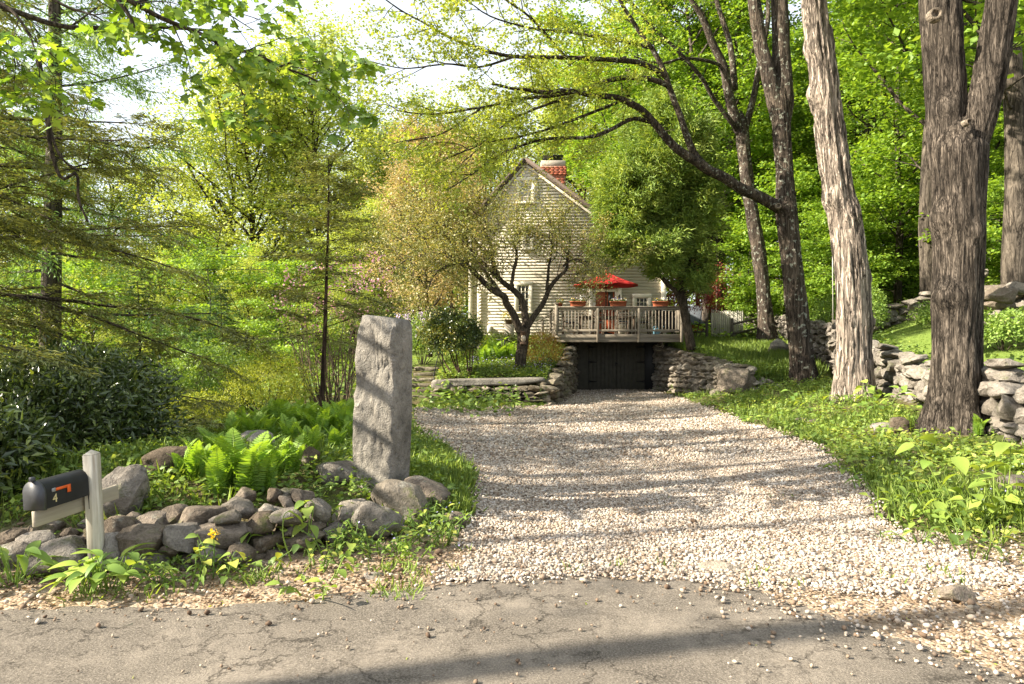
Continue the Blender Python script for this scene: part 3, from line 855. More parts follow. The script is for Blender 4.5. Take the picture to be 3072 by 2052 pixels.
# garden steps
stp = empty('stone_steps', 'rough stone garden steps with a thin iron handrail left of the garden wall', 'steps', (-2.75, 20.0, -.15))
for k in range(7):
    a = Acc(); sv, sf = rock(500 + k, 3, 7, 4, .05, (.8, .98)); a.add(sv * [.46 - .008 * k, .27, .085], sf)
    o = a.obj('step', M_LEDGE, stp, True)
    o.location = (rr.uniform(-.03, .03), .36 * k, -.02 + .155 * k); o.rotation_euler = (rr.uniform(-.03, .03), rr.uniform(-.04, .04), rr.uniform(-.08, .08))
M_IRON = plain('black_iron', (.012, .012, .012), .5, .2, 30, .1)
a = Acc()
tube(a, [(.46, .05, -.05), (.46, .05, .86)], .016, 8); tube(a, [(.5, 2.1, .9), (.5, 2.1, 1.75)], .014, 8)
tube(a, [(.46, -.05, .80), (.46, .05, .88), (.47, .7, 1.22), (.5, 2.1, 1.72)], .016, 8)
a.obj('handrail', M_IRON, stp)
# ------------------------------------------------------------------ the house
YH = 28.5
def hx(u, Y=YH): return (u - 1536) / FPX * Y
def hz(v, Y=YH): return CAM_Z - (v - 1026) / FPX * Y

M_CLAP = plain('cream_clapboard', (.58, .53, .43), .6, .05, 3, 0)
M_TRIM = plain('cream_trim', (.75, .70, .585), .5, .04, 5, .05)
M_ROOF = plain('brown_roof_shingle', (.10, .075, .06), .9, .3, 20, .4)
M_GLASS = newmat('window_glass')
m, nt = M_GLASS; M_GLASS = m
nd(nt, 'OutputMaterial', {'Surface': nd(nt, 'BsdfPrincipled', {'Base Color': (.035, .035, .032), 'Roughness': .06, 'Specular IOR Level': .8}).outputs[0]})
m, nt = newmat('curtained_glass'); M_CURTAIN = m
n = noise(nt, coords(nt, 'Object', (6, 1, .6)), 3, 3)
finish(nt, ramp(nt, n, [(.35, (.26, .25, .23)), (.65, (.42, .41, .38))]).outputs[0], .12, None, spec=.8)
M_DOOR = plain('rust_red_door', (.30, .075, .03), .45, .18, 3, .05)
M_DARKDOOR = plain('olive_grey_boards', (.060, .056, .042), .75, .2, 6, .2)
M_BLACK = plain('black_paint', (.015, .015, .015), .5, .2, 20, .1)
M_CONC = plain('concrete', (.36, .32, .26), .9, .2, 12, .3)
M_MORTAR = plain('mortar', (.34, .27, .21), .95, .2, 30, .3)
m, nt = newmat('red_brick'); M_BRICK = m
oi = nt.nodes.new('ShaderNodeObjectInfo'); n = noise(nt, world_pos(nt), 22, 4, .7)
c = mixc(nt, .5, ramp(nt, oi.outputs['Random'], [(0, (.20, .055, .03)), (.4, (.34, .10, .055)), (.75, (.42, .15, .085)), (1, (.30, .12, .09))]).outputs[0], ramp(nt, n, [(.3, .6), (.7, 1.1)]).outputs[0], 'MULTIPLY')
finish(nt, c, .9, n, .4, .01, .2)

XL, XR, XA = hx(1408), hx(1993), hx(1575)
Z0, ZA = 1.78, hz(484)
SL, SR = 1.12, .742                       # roof slopes, left short and steep, right long
def z_rake(x): return ZA - (XA - x) * SL if x < XA else ZA - (x - XA) * SR
house = empty('clapboard_house', 'cream clapboard saltbox house with a red brick chimney at the end of the drive', 'house', (0, YH, 0))
def H_(o):
    o.location.y -= YH
    return o
# body
prof = [(XL, -.4), (XR, -.4), (XR, z_rake(XR)), (XA, ZA), (XL, z_rake(XL))]
V = np.array([(x, y, z) for y in (YH, YH + 11) for x, z in prof]); k = len(prof)
a = Acc(); a.add(V, [np.array([[i, (i + 1) % k, (i + 1) % k + k, i + k] for i in range(k)]), np.array([[4, 3, 2, 1, 0], [5, 6, 7, 8, 9]])])
H_(a.obj('wall', M_CLAP, house))
# clapboards, one by one
EXP = .128; z = Z0
while z < ZA - .06:
    zt = min(z + EXP + .012, ZA - .02)
    def span(zz):
        l = max(XL, XA - (ZA - zz) / SL); r = min(XR, XA + (ZA - zz) / SR)
        return l, r
    (l0, r0), (l1, r1) = span(z), span(zt)
    V = np.array([(l0, YH - .032, z), (r0, YH - .032, z), (r1, YH - .008, zt), (l1, YH - .008, zt), (l0, YH + .01, z), (r0, YH + .01, z), (r1, YH + .01, zt), (l1, YH + .01, zt)])
    a = Acc(); a.add(V, np.array([[0, 1, 2, 3], [4, 7, 6, 5], [0, 4, 5, 1], [3, 2, 6, 7], [0, 3, 7, 4], [1, 5, 6, 2]]))
    H_(a.obj('clapboard', M_CLAP, house))
    z += EXP
H_(box_obj('corner_board', (XR - .04, YH - .035, (Z0 + z_rake(XR)) / 2 - .15), (.2, .09, z_rake(XR) - Z0 - .3), M_TRIM, house, .008))
H_(box_obj('corner_board', (XL + .05, YH - .035, (Z0 + z_rake(XL)) / 2 - .15), (.15, .09, z_rake(XL) - Z0 - .3), M_TRIM, house, .008))
# foundation
H_(box_obj('foundation', ((XL + 1.6) / 2, YH - .02, 1.62), (1.6 - XL, .1, .34), M_CONC, house))
# roof slabs and rake boards
for sgn, S, xe in ((-1, SL, XL - .25), (1, SR, XR + .3)):
    ze = z_rake(xe); L = math.hypot(xe - XA, ZA - ze); ang = math.atan2(ZA - ze, abs(xe - XA)); cx, cz = (xe + XA) / 2, (ZA + ze) / 2
    rot = Euler((0, sgn * ang, 0)); up = Vector((sgn * math.sin(ang), 0, math.cos(ang)))
    c = Vector((cx, YH + 5.5, cz)) + up * .07
    H_(box_obj('roof', c, (L + .05, 11.5, .12), M_ROOF, house, 0, rot))
    c = Vector((cx, YH - .06, cz)) - up * .12
    H_(box_obj('rake_board', c, (L - .02, .06, .09), M_CLAP, house, .008, rot))
    c = Vector((cx, YH - .155, cz)) - up * .012
    H_(box_obj('rake_moulding', c, (L, .16, .05), M_ROOF, house, .008, rot))


def window(u0, v0, u1, v1, cols, rows, glass=M_GLASS, dbl=True, name='window'):
    x0, x1, z1, z0 = hx(u0), hx(u1), hz(v0), hz(v1); w, h = x1 - x0, z1 - z0; cx, cz = (x0 + x1) / 2, (z0 + z1) / 2; t = .13
    a = Acc()
    for sx in (-1, 1): cbox(a, (cx + sx * (w / 2 - t / 2), YH - .05, cz), (t, .09, h - .002), .008)
    cbox(a, (cx, YH - .053, z1 - t / 2), (w + .04, .1, t + .02), .008)
    cbox(a, (cx, YH - .07, z0 + .035), (w + .08, .15, .07), .008)
    fr = H_(a.obj(name, M_TRIM, house))
    a = Acc(); gw, gh = w - 2 * t, h - t - .07; gz0 = z0 + .07
    for i in range(1, cols): cbox(a, (cx - gw / 2 + gw * i / cols, YH - .045, gz0 + gh / 2), (.025, .03, gh))
    for j in range(1, rows): cbox(a, (cx, YH - .046, gz0 + gh * j / rows), (gw, .03, .05 if dbl and j == rows // 2 else .025))
    for sx in (-1, 1): cbox(a, (cx + sx * (gw / 2 - .022), YH - .047, gz0 + gh / 2), (.044, .03, gh))
    for zz in (gz0 + .022, gz0 + gh - .022): cbox(a, (cx, YH - .0475, zz), (gw - .09, .03, .044))
    a.obj('sash', M_TRIM, fr)
    for i in range(cols):
        for j in range(rows):
            box_obj('pane', (cx - gw / 2 + gw * (i + .5) / cols, YH - .038, gz0 + gh * (j + .5) / rows), (gw / cols - .02, .008, gh / rows - .02), glass if (j < rows / 2 or glass is M_GLASS) else glass, fr, 0, Euler((random.Random(i * 7 + j).uniform(-.01, .01), 0, random.Random(i + j * 5).uniform(-.02, .02))))
    return fr
window(1550, 533, 1606, 612, 3, 4, M_CURTAIN)
window(1566, 680, 1603, 750, 3, 4)
window(1826, 700, 1872, 780, 3, 4)
window(1543, 846, 1597, 942, 3, 4)
window(1897, 883, 1952, 926, 3, 2, dbl=False)
# entrance
dx0, dx1 = hx(1788), hx(1842); dz0, dz1 = 1.98, hz(876)
a = Acc(); ow, cx = dx1 - dx0, (dx0 + dx1) / 2
for sx in (-1, 1):
    cbox(a, (cx + sx * (ow / 2 + .1), YH - .06, (dz0 + dz1) / 2), (.13, .12, dz1 - dz0), .01)
    cbox(a, (cx + sx * (ow / 2 + .23), YH - .09, (dz0 + dz1 + .2) / 2), (.13, .18, dz1 - dz0 + .2), .01)
cbox(a, (cx, YH - .06, dz1 + .06), (ow + .33, .12, .13), .01); cbox(a, (cx, YH - .095, dz1 + .19), (ow + .6, .19, .13), .01); cbox(a, (cx, YH - .14, dz1 + .28), (ow + .74, .3, .07), .01)
fr = H_(a.obj('door_frame', M_TRIM, house))
a = Acc(); cbox(a, (cx, YH - .035, (dz0 + dz1) / 2), (ow, .05, dz1 - dz0), .005)
for (px, pz, pw, ph) in ((-.19, .45, .26, .55), (.19, .45, .26, .55), (-.19, 1.15, .26, .6)): cbox(a, (cx + px, YH - .062, dz0 + pz), (pw, .02, ph), .012)
dr = H_(a.obj('door', M_DOOR, house)); a = Acc()
cbox(a, (cx + .22, YH - .064, dz0 + 1.45), (.2, .02, .62)); a.obj('pane', M_GLASS, dr)
a = Acc(); lathe(a, [(0, 0), (.03, .005), (.035, .03), (.0, .055)], 12); o = a.obj('handle', M_BLACK, dr); o.location = (cx + .36, YH - .06, dz0 + .95); o.rotation_euler = (R(90), 0, 0)


def text(name, body, size, c, mat, parent, rot=(R(90), 0, 0), ext=.004, align='CENTER', spacing=1.0):
    cu = bpy.data.curves.new(name, 'FONT'); cu.body = body; cu.size = size; cu.extrude = ext; cu.align_x = align; cu.align_y = 'CENTER'; cu.space_character = spacing; cu.resolution_u = 3
    tmp = bpy.data.objects.new(name, cu); COL.objects.link(tmp)
    me = bpy.data.meshes.new_from_object(tmp.evaluated_get(bpy.context.evaluated_depsgraph_get()))
    bpy.data.objects.remove(tmp); me.materials.clear(); me.materials.append(mat)
    return link(name, me, parent, c, rot)
H_(text('house_numeral', '4', .28, (hx(1855), YH - .19, hz(892)), M_BLACK, house))
# wall lantern by the door
lm = plain('white_enamel', (.7, .68, .62), .3, .05, 5, .05)
a = Acc(); lathe(a, [(.0, .14), (.05, .13), (.075, .02), (.16, -.04), (.165, -.06), (.0, -.05)], 16, (hx(1752), YH - .3, hz(868))); tube(a, [(hx(1766), YH - .02, hz(864)), (hx(1762), YH - .2, hz(859)), (hx(1752), YH - .3, hz(861))], .018, 6)
H_(a.obj('wall_lamp', lm, house))
# downspout on the left corner, cable
a = Acc(); tube(a, [(hx(1435), YH - .08, hz(860)), (hx(1435), YH - .08, hz(985)), (hx(1437), YH - .3, hz(1000))], .035, 8)
H_(a.obj('downspout', M_TRIM, house))
H_(box_obj('meter_box', (hx(1468), YH - .1, hz(988)), (.16, .16, .26), lm, house, .02))
# sign
sg = empty('wall_sign', 'small square cream wall sign lettered WILCOX c. 1740 left of the front door', 'sign', (hx(1752), YH - .06, hz(897)))
box_obj('board', (0, 0, 0), (.34, .04, .30), lm, sg, .008)
M_GREYTXT = plain('grey_lettering', (.13, .12, .10), .6)
text('lettering', 'Wilcox', .105, (0, -.022, .055), M_GREYTXT, sg)
text('lettering', 'c. 1740', .09, (0, -.022, -.06), M_GREYTXT, sg)

# chimney of single bricks
YC = 32.0
cx0, cx1, zt, zb = (1622 - 1536) / FPX * YC, (1698 - 1536) / FPX * YC, CAM_Z + (1026 - 497) / FPX * YC, 7.3
cc = ((cx0 + cx1) / 2, YC + .55); W, D = cx1 - cx0 - .06, 1.1
ch = H_(box_obj('chimney', (cc[0], cc[1], (zt + zb) / 2), (W, D, zt - zb), M_MORTAR, house))
ba = Acc(); cbox(ba, (0, 0, 0), (.205, .1, .066), .006); b_me = ba.mesh('brick', M_BRICK)
row = 0; z = zb + .04; r_ = random.Random(9)
while z < zt - .03:
    grow_ = .05 if z > zt - .42 else 0.0
    for face in range(2):
        ln = (W if face == 0 else D) + grow_ * 2; x = -ln / 2 + (.055 if row % 2 else 0)
        while x < ln / 2 - .06:
            l = min(.215, ln / 2 - x)
            for sg_ in ((-1,) if face == 0 else (-1, 1)):
                if face == 0: p = (cc[0] + x + l / 2, cc[1] - D / 2 - grow_ + .035 + r_.uniform(-.006, .006), z); rt = 0
                else: p = (cc[0] + sg_ * (W / 2 + grow_ - .035 + r_.uniform(-.006, .006)), cc[1] + x + l / 2, z); rt = R(90)
                if face == 0 or z > 8.0:
                    link('brick', b_me, ch, (p[0], p[1], p[2]), (0, 0, rt), ((l - .012) / .205, 1, 1))
            x += l
    z += .078; row += 1
box_obj('chimney_cap', (cc[0], cc[1], zt + .12), (W + .02, D + .02, .26), M_CONC, ch, .02)
a = Acc(); cbox(a, (cc[0], cc[1], zt + .52), (W * .86, D * .86, .035), .005)
for sx in (-1, 1):
    for sy in (-1, 1): cbox(a, (cc[0] + sx * W * .38, cc[1] + sy * D * .38, zt + .37), (.04, .04, .26))
a.obj('chimney_hood', M_BLACK, ch)

# garage in the basement
YG = 27.0
def gxx(u): return (u - 1536) / FPX * YG
gfl = Hz(4, 26.6) - .02
H_(box_obj('garage_panel_and_gap', ((2.3 + 3.02) / 2, YG + .2, .8), (.72, .2, 2.2), M_DARKDOOR, house, .01))
H_(box_obj('garage_panel_and_gap', ((5.28 + 6.3) / 2, YG + .35, .8), (1.02, .2, 2.2), M_BLACK, house, .01))  # flat black stands in for the shade in the gap right of the doors
H_(box_obj('garage_lintel', (4.15, YG + .2, 1.78), (2.26, .24, .22), M_DARKDOOR, house, .01))
for sx, (xa, xb) in ((-1, (3.03, 4.145)), (1, (4.155, 5.27))):
    w = xb - xa; gd = H_(box_obj('garage_door', ((xa + xb) / 2, YG + .16, (gfl + 1.66) / 2), (w, .06, 1.66 - gfl), M_DARKDOOR, house, .008))
    for k_ in range(7):
        box_obj('board', (xa + w * (k_ + .5) / 7, YG + .122, (gfl + 1.66) / 2), (w / 7 - .008, .018, 1.64 - gfl), M_DARKDOOR, gd, .004)
    for zz in (.08, .85, 1.45):
        xe = xa if sx < 0 else xb; d = -sx
        a = Acc(); y = YG + .105; V = np.array([(xe + d * 0, y, zz - .07), (xe + d * .02, y, zz - .07), (xe + d * .06, y, zz - .035), (xe + d * .34, y, zz - .012), (xe + d * .34, y, zz + .012), (xe + d * .06, y, zz + .035), (xe + d * .02, y, zz + .07), (xe, y, zz + .07)])
        V = np.concatenate([V, V + [0, .012, 0]]); kk = 8
        a.add(V, [np.array([list(range(8)), list(range(15, 7, -1))]), np.array([[i, (i + 1) % kk, (i + 1) % kk + kk, i + kk] for i in range(kk)])])
        a.obj('hinge', M_BLACK, gd)
a = Acc(); cbox(a, (4.11, YG + .09, .78), (.03, .05, .14), .008); cbox(a, (4.16, YG + .08, .8), (.12, .03, .03), .008); H_(a.obj('garage_latch', M_BLACK, house))
for xx, w_ in ((2.36, .1),):
    H_(box_obj('garage_side_wall', (xx, 27.9, .75), (.12, 1.6, 2.3), M_CONC, house))
    H_(box_obj('garage_side_wall', (5.98, 27.9, .75), (.12, 1.6, 2.3), M_CONC, house))

# ------------------------------------------------------------------ the deck
M_WX = wood_mat('weathered_wood_rail', (.17, .14, .105), (.36, .315, .25), 'x')
M_WZ = wood_mat('weathered_wood_post', (.17, .14, .105), (.37, .325, .26), 'z')
M_WY = wood_mat('weathered_wood_deck', (.15, .125, .10), (.30, .265, .21), 'y')
YD = 25.0
deck = empty('wooden_deck', 'weathered wooden deck with baluster railing above the dark garage doors', 'deck', (0, YD, 0))
def D_(o):
    o.location.y -= YD
    return o
def dxx(u, Y=YD): return (u - 1536) / FPX * Y
zf = 1.94; xl, xr = dxx(1664), dxx(2047)
nb = int((xr - xl) / .145)
for k in range(nb):
    D_(box_obj('deck_board', (xl + (k + .5) * (xr - xl) / nb, YD + 1.73, zf - .017), ((xr - xl) / nb - .006, 3.42, .034), M_WY, deck, .003))
D_(box_obj('fascia_board', ((xl + xr) / 2, YD - .02, zf - .075), (xr - xl, .04, .12), M_WX, deck, .005))
D_(box_obj('fascia_board', ((xl + xr) / 2 + .02, YD + .012, zf - .215), (xr - xl - .1, .04, .155), M_WX, deck, .005))
D_(box_obj('side_joist', (xl - .022, YD + 1.7, zf - .14), (.04, 3.4, .22), M_WY, deck, .005)); D_(box_obj('side_joist', (xr + .022, YD + 1.7, zf - .14), (.04, 3.4, .22), M_WY, deck, .005))
for k in range(9): D_(box_obj('joist', (xl + .3 + k * (xr - xl - .6) / 8, YD + 1.75, zf - .14), (.05, 3.3, .2), M_WY, deck))
zr = zf + .98
posts = [(dxx(1669), YD - .05, .115), (dxx(1793), YD - .05, .09), (dxx(1916), YD - .05, .09), (dxx(2044), YD - .05, .10), (xl + .03, YD + 3.3, .1), (xr - .03, YD + 3.3, .1), (xl + .06, YD + .75, .16)]
for i, (px, py, w) in enumerate(posts):
    lo = zf - .02 if i in (0, 4, 5, 6) else zf - .3
    hi = zr + (.12 if i in (0, 3) else -.0)
    o = D_(box_obj('post', (px, py, (lo + hi) / 2), (w, w, hi - lo), M_WZ, deck, .01))
    if i in (0, 3): box_obj('post_cap', (px, py, hi + .018), (w + .05, w + .05, .03), M_WX, o, .008)
D_(box_obj('rail', ((xl + xr) / 2, YD - .04, zr + .01), (xr - xl - .1, .13, .04), M_WX, deck, .006))
D_(box_obj('rail', ((xl + xr) / 2, YD - .052, zr - .055), (xr - xl - .1, .035, .08), M_WX, deck, .006))
D_(box_obj('rail', ((xl + xr) / 2, YD - .052, zf + .13), (xr - xl - .1, .04, .08), M_WX, deck, .006))
for sx in (xl + .03, xr - .03):
    D_(box_obj('rail', (sx, YD + 1.65, zr), (.11, 3.2, .04), M_WY, deck, .006)); D_(box_obj('rail', (sx, YD + 1.65, zf + .12), (.04, 3.2, .08), M_WY, deck, .006))
ba = Acc(); cbox(ba, (0, 0, 0), (.034, .034, .8), .005); b_me = ba.mesh('baluster', M_WZ)
n = 37
for k in range(n):
    link('baluster', b_me, deck, (xl + .14 + (xr - xl - .27) * k / (n - 1), -.052 + .004, zf + .5), (0, 0, 0))
for sx in (xr - .03,):
    for k in range(22): link('baluster', b_me, deck, (sx, .25 + k * .137, zf + .5))
# little stair at the left end
for k in range(3): D_(box_obj('stair_tread', (xl - .2 - .25 * k, YD + 1.6, zf - .14 - .13 * k), (.26, 1.0, .04), M_WY, deck, .005))
for yy in (YD + 1.0,):
    D_(box_obj('stair_post', (xl - .42, yy, zf + .18), (.08, .08, .75), M_WZ, deck, .008))
    a = Acc(); cbox(a, (0, 0, 0), (.72, .1, .05), .006); o = a.obj('stair_rail', M_WX, deck); o.location = (xl - .32, yy - YD, zf + .64); o.rotation_euler = (0, R(-33), 0)
    for k in range(3): link('baluster', b_me, deck, (xl - .1 - .13 * k, yy - YD, zf + .38 - .07 * k), (0, 0, 0), (1, 1, .7))

# ------------------------------------------------------------------ on the deck
M_TERRA = plain('terracotta', (.33, .095, .045), .7, .15, 8, .1)
M_SOIL = plain('potting_soil', (.03, .022, .015), .95, .3, 40, .4)
M_PANSY = leaf_mat('pansy_petals', [(0, (.05, .035, .16)), (.33, (.08, .05, .22)), (.34, (.62, .42, .02)), (.66, (.66, .48, .03)), (.67, (.6, .58, .52)), (1, (.62, .6, .54))], .3, (1, 1, 1))
M_POTLEAF = leaf_mat('pot_plant_leaves', [(0, (.03, .06, .015)), (1, (.09, .15, .03))])
def tufts(acc, n, box, size, rnd, c=(0, 0, 0)):
    for _ in range(n):
        p = np.array([rnd.uniform(-box[0], box[0]), rnd.uniform(-box[1], box[1]), rnd.uniform(0, box[2])]) + c
        d = np.array([rnd.uniform(-1, 1), rnd.uniform(-1, 1), rnd.uniform(0, 1)]); d /= np.linalg.norm(d) + 1e-6
        s = np.cross(d, [rnd.uniform(-1, 1), rnd.uniform(-1, 1), .5]); s /= np.linalg.norm(s) + 1e-6
        l = size * rnd.uniform(.7, 1.3)
        acc.add(np.array([p, p + d * l * .5 + s * l * .35, p + d * l, p + d * l * .5 - s * l * .35]), np.array([[0, 1, 2, 3]]), rnd.random())
def planter(label, u, w, tilt=0.0, Y=YD - .04):
    t = empty('window_box', label, 'flower box', (dxx(u, Y), Y, zr + .035)); rnd = random.Random(int(u))
    a = Acc(); V = []
    for (z_, s_, d_) in ((0, .88, .8), (.02, .89, .82), (.15, .97, .96), (.15, 1.03, 1.08), (.185, 1.03, 1.08), (.185, .95, .9), (.15, .93, .86)):
        for k_ in range(16):
            th = k_ / 16 * 2 * math.pi; e = 3.2; cx_, sy_ = math.cos(th), math.sin(th)
            V.append((np.sign(cx_) * abs(cx_) ** (2 / e) * w / 2 * s_, np.sign(sy_) * abs(sy_) ** (2 / e) * .10 * d_, z_))
    Q = [[r_ * 16 + i, r_ * 16 + (i + 1) % 16, (r_ + 1) * 16 + (i + 1) % 16, (r_ + 1) * 16 + i] for r_ in range(6) for i in range(16)]
    a.add(np.array(V), [np.array(Q), np.array([list(range(96, 112))])]); a.obj('trough', M_TERRA, t)
    a = Acc(); tufts(a, 130, (w * .43, .08, .07), .055, rnd, (0, 0, .16)); a.obj('foliage', M_POTLEAF, t)
    a = Acc(); tufts(a, 60, (w * .43, .09, .09), .05, rnd, (0, -.01, .2)); a.obj('blossoms', M_PANSY, t)
    return t
planter('terracotta trough of pansies on the deck rail below the wall sign', 1734, .62)
planter('terracotta trough of pansies on the deck rail in front of the red door', 1855, .64)
planter('terracotta trough of pansies on the deck rail near the black grill', 1982, .62)
def flower_pot(name, label, c, rad, h, mat, nleaf=60, nfl=40, fl=M_PANSY, spread=1.4, leafh=.12):
    t = empty(name, label, 'flower pot', c); rnd = random.Random(int(c[0] * 100))
    a = Acc(); lathe(a, [(0, 0), (rad * .7, 0), (rad * .95, h * .8), (rad * 1.08, h * .8), (rad * 1.08, h), (rad * .92, h), (rad * .9, h * .85), (0, h * .85)], 20); a.obj('pot', mat, t, True)
    a = Acc(); tufts(a, nleaf, (rad * spread, rad * spread, leafh), .06, rnd, (0, 0, h)); a.obj('foliage', M_POTLEAF, t)
    if nfl: a = Acc(); tufts(a, nfl, (rad * spread, rad * spread, leafh * 1.1), .05, rnd, (0, 0, h + .03)); a.obj('blossoms', fl, t)
    return t
flower_pot('flower_pot', 'small round terracotta pot of pansies on the left deck corner post', (dxx(1681), YD + .3, zr + .03), .11, .15, M_TERRA, 40, 30)
M_YELLOW = leaf_mat('yellow_blossoms', [(0, (.5, .32, .01)), (1, (.62, .45, .03))], .3, (1, 1, .6))
flower_pot('flower_pot', 'brown pot of yellow flowers by the house wall below the left window', (hx(1527, 27.8), 27.8, hz(973, 27.8)), .17, .2, plain('brown_pot', (.13, .085, .055), .7), 80, 110, M_YELLOW, 1.5, .24)
box_obj('plinth', (0, 0, -.62), (.4, .4, 1.2), M_CONC, bpy.data.objects['flower_pot.001'])

M_CHAIR = wood_mat('brown_furniture_wood', (.10, .072, .05), (.20, .15, .11), 'z')
M_CUSH = plain('navy_cushion', (.02, .028, .042), .9, .2, 20, .2)
tc = Vector((dxx(1818, 26.5), 26.5, zf))
tb = empty('patio_table', 'brown wooden patio table on the deck under the red umbrella', 'table', tc)
for k in range(6): box_obj('table_slat', (-.95 + .38 * k, 0, .69), (.372, .95, .035), M_CHAIR, tb, .004)
a = Acc()
for sy in (-1, 1): cbox(a, (0, sy * .42, .63), (2.0, .03, .09), .004)
for sx in (-1, 1): cbox(a, (sx * 1.0, 0, .63), (.03, .84, .088), .004)
a.obj('apron', M_CHAIR, tb)
for sx in (-1, 1):
    for sy in (-1, 1): box_obj('leg', (sx * 1.0, sy * .4, .335), (.09, .09, .67), M_CHAIR, tb, .008)
def chair():
    t = empty('patio_chair', None, 'chair')
    box_obj('seat', (0, 0, .43), (.46, .44, .035), M_CHAIR, t, .006); box_obj('cushion', (0, 0, .475), (.44, .43, .055), M_CUSH, t, .02)
    for sx in (-1, 1):
        box_obj('leg', (sx * .2, -.19, .215), (.045, .045, .43), M_CHAIR, t, .006)
        a = Acc(); tube(a, [(sx * .2, .26, 0), (sx * .2, .2, .43), (sx * .2, .24, .7), (sx * .2, .30, .92)], .028, 6); a.obj('leg', M_CHAIR, t)
    a = Acc()
    for zz, w in ((.88, .12), (.74, .05), (.62, .05)): cbox(a, (0, .205 + (zz - .43) * .19, zz), (.4, .025, w), .005, Euler((R(-11), 0, 0)))
    a.obj('backrest', M_CHAIR, t)
    return t
def copy_tree(o, parent=None):
    c = o.copy(); COL.objects.link(c)
    if parent is not None: c.parent = parent
    for ch_ in list(o.children): copy_tree(ch_, c)
    return c
c0 = chair(); c0['group'] = 'chairs around the patio table'
for i, (dx, dy, rz, lb) in enumerate(((-1.42, 0, 90, 'brown patio chair at the left end of the deck table'), (1.42, .0, -90, 'brown patio chair at the right end of the deck table'),
                                      (-.42, -.72, 180, 'brown patio chair with its back to the railing, left of the umbrella pole'), (.5, -.72, 180, 'brown patio chair with its back to the railing, right of the umbrella pole'))):
    o = c0 if i == 0 else copy_tree(c0)
    o.location = tc + Vector((dx, dy, 0)); o.rotation_euler = (0, 0, R(rz)); o['label'] = lb
M_RED = None
m, nt = newmat('red_canvas'); M_RED = m
n = noise(nt, coords(nt), 6, 4)
p = nd(nt, 'BsdfPrincipled', {'Base Color': ramp(nt, n, [(.3, (.50, .018, .018)), (.7, (.62, .03, .028))]).outputs[0], 'Roughness': .8}); t_ = nd(nt, 'BsdfTranslucent', {'Color': (.6, .03, .02, 1)})
nd(nt, 'OutputMaterial', {'Surface': nd(nt, 'MixShader', {0: .3, 1: p.outputs[0], 2: t_.outputs[0]}).outputs[0]})
um = empty('patio_umbrella', 'open red canvas patio umbrella standing through the deck table', 'umbrella', tc)
a = Acc(); tube(a, [(0, 0, 0), (0, 0, 2.42)], .024, 10); a.obj('pole', M_BLACK, um, True)
a = Acc(); lathe(a, [(0, 0), (.24, 0), (.24, .05), (.05, .09), (.04, .25), (0, .25)], 20); a.obj('base', M_BLACK, um, True)
zt_, ze_, Rr = 2.42, 1.90, 1.32; S = 8; K = 7
V, Q = [], []
for i in range(S * K):
    th = (i / (S * K)) * 2 * math.pi + .2; fr_ = (i % K) / K
    rr_ = Rr * math.cos(math.pi / S) / math.cos((fr_ - .5) * 2 * math.pi / S)
    for j in range(7):
        t = j / 6; sag = .05 * math.sin(math.pi * fr_) * t + .07 * math.sin(math.pi * t)
        V.append((rr_ * t * math.cos(th), rr_ * t * math.sin(th), zt_ + (ze_ - zt_) * t - sag * .6 + (.03 if fr_ == 0 else 0) * (1 - t)))
for i in range(S * K):
    i2 = (i + 1) % (S * K)
    for j in range(6): Q.append([i * 7 + j, i * 7 + j + 1, i2 * 7 + j + 1, i2 * 7 + j])
a = Acc(); a.add(np.array(V), np.array(Q)); cn = a.obj('canopy', M_RED, um, True)
sm = cn.modifiers.new('thickness', 'SOLIDIFY'); sm.thickness = .006
a = Acc(); lathe(a, [(0, .05), (.03, .03), (.035, 0), (0, -.02)], 10, (0, 0, zt_ + .02)); a.obj('finial', M_RED, um)
for i in range(S):
    th = i / S * 2 * math.pi + .2
    a = Acc(); tube(a, [(0, 0, zt_ - .05), (Rr * .98 * math.cos(th), Rr * .98 * math.sin(th), ze_ - .02)], .009, 5); tube(a, [(0, 0, 1.75), (Rr * .5 * math.cos(th), Rr * .5 * math.sin(th), (zt_ + ze_) / 2 - .08)], .008, 5)
    a.obj('rib', M_CHAIR, um)
# grill
gr_ = empty('grill', 'black lidded gas grill at the right end of the deck', 'grill', (dxx(2000, 26.2), 26.2, zf))
M_COVER = plain('black_grill_enamel', (.012, .012, .013), .55, .2, 6, .2)
box_obj('cabinet', (0, 0, .42), (.62, .5, .62), M_COVER, gr_, .02); box_obj('side_shelf', (-.45, 0, .74), (.28, .42, .04), M_COVER, gr_, .01)
a = Acc(); prof = [(-.26, 0), (-.27, .1), (-.2, .25), (0, .32), (.2, .27), (.27, .1), (.27, 0)]; V = np.array([(x, y, z + .75) for x in (-.36, .36) for y, z in prof])
a.add(V, [np.array([[i, i + 1, i + 8, i + 7] for i in range(6)] + [[6, 0, 7, 13]]), np.array([[6, 5, 4, 3, 2, 1, 0], [7, 8, 9, 10, 11, 12, 13]])]); ld = a.obj('lid', M_COVER, gr_)
a = Acc(); tube(a, [(-.25, -.32, .9), (.25, -.32, .9)], .013, 6); cbox(a, (-.24, -.29, .9), (.03, .06, .03)); cbox(a, (.24, -.29, .9), (.03, .06, .03)); a.obj('handle', plain('steel', (.5, .5, .48), .3, .05, 5, 0, 1.0), ld)
for sx in (-1, 1):
    for sy in (-1, 1): a = Acc(); lathe(a, [(0, -.025), (.05, -.025), (.05, .025), (0, .025)], 12); o = a.obj('wheel', M_BLACK, gr_); o.location = (sx * .26, sy * .2, .055); o.rotation_euler = (0, R(90), 0)
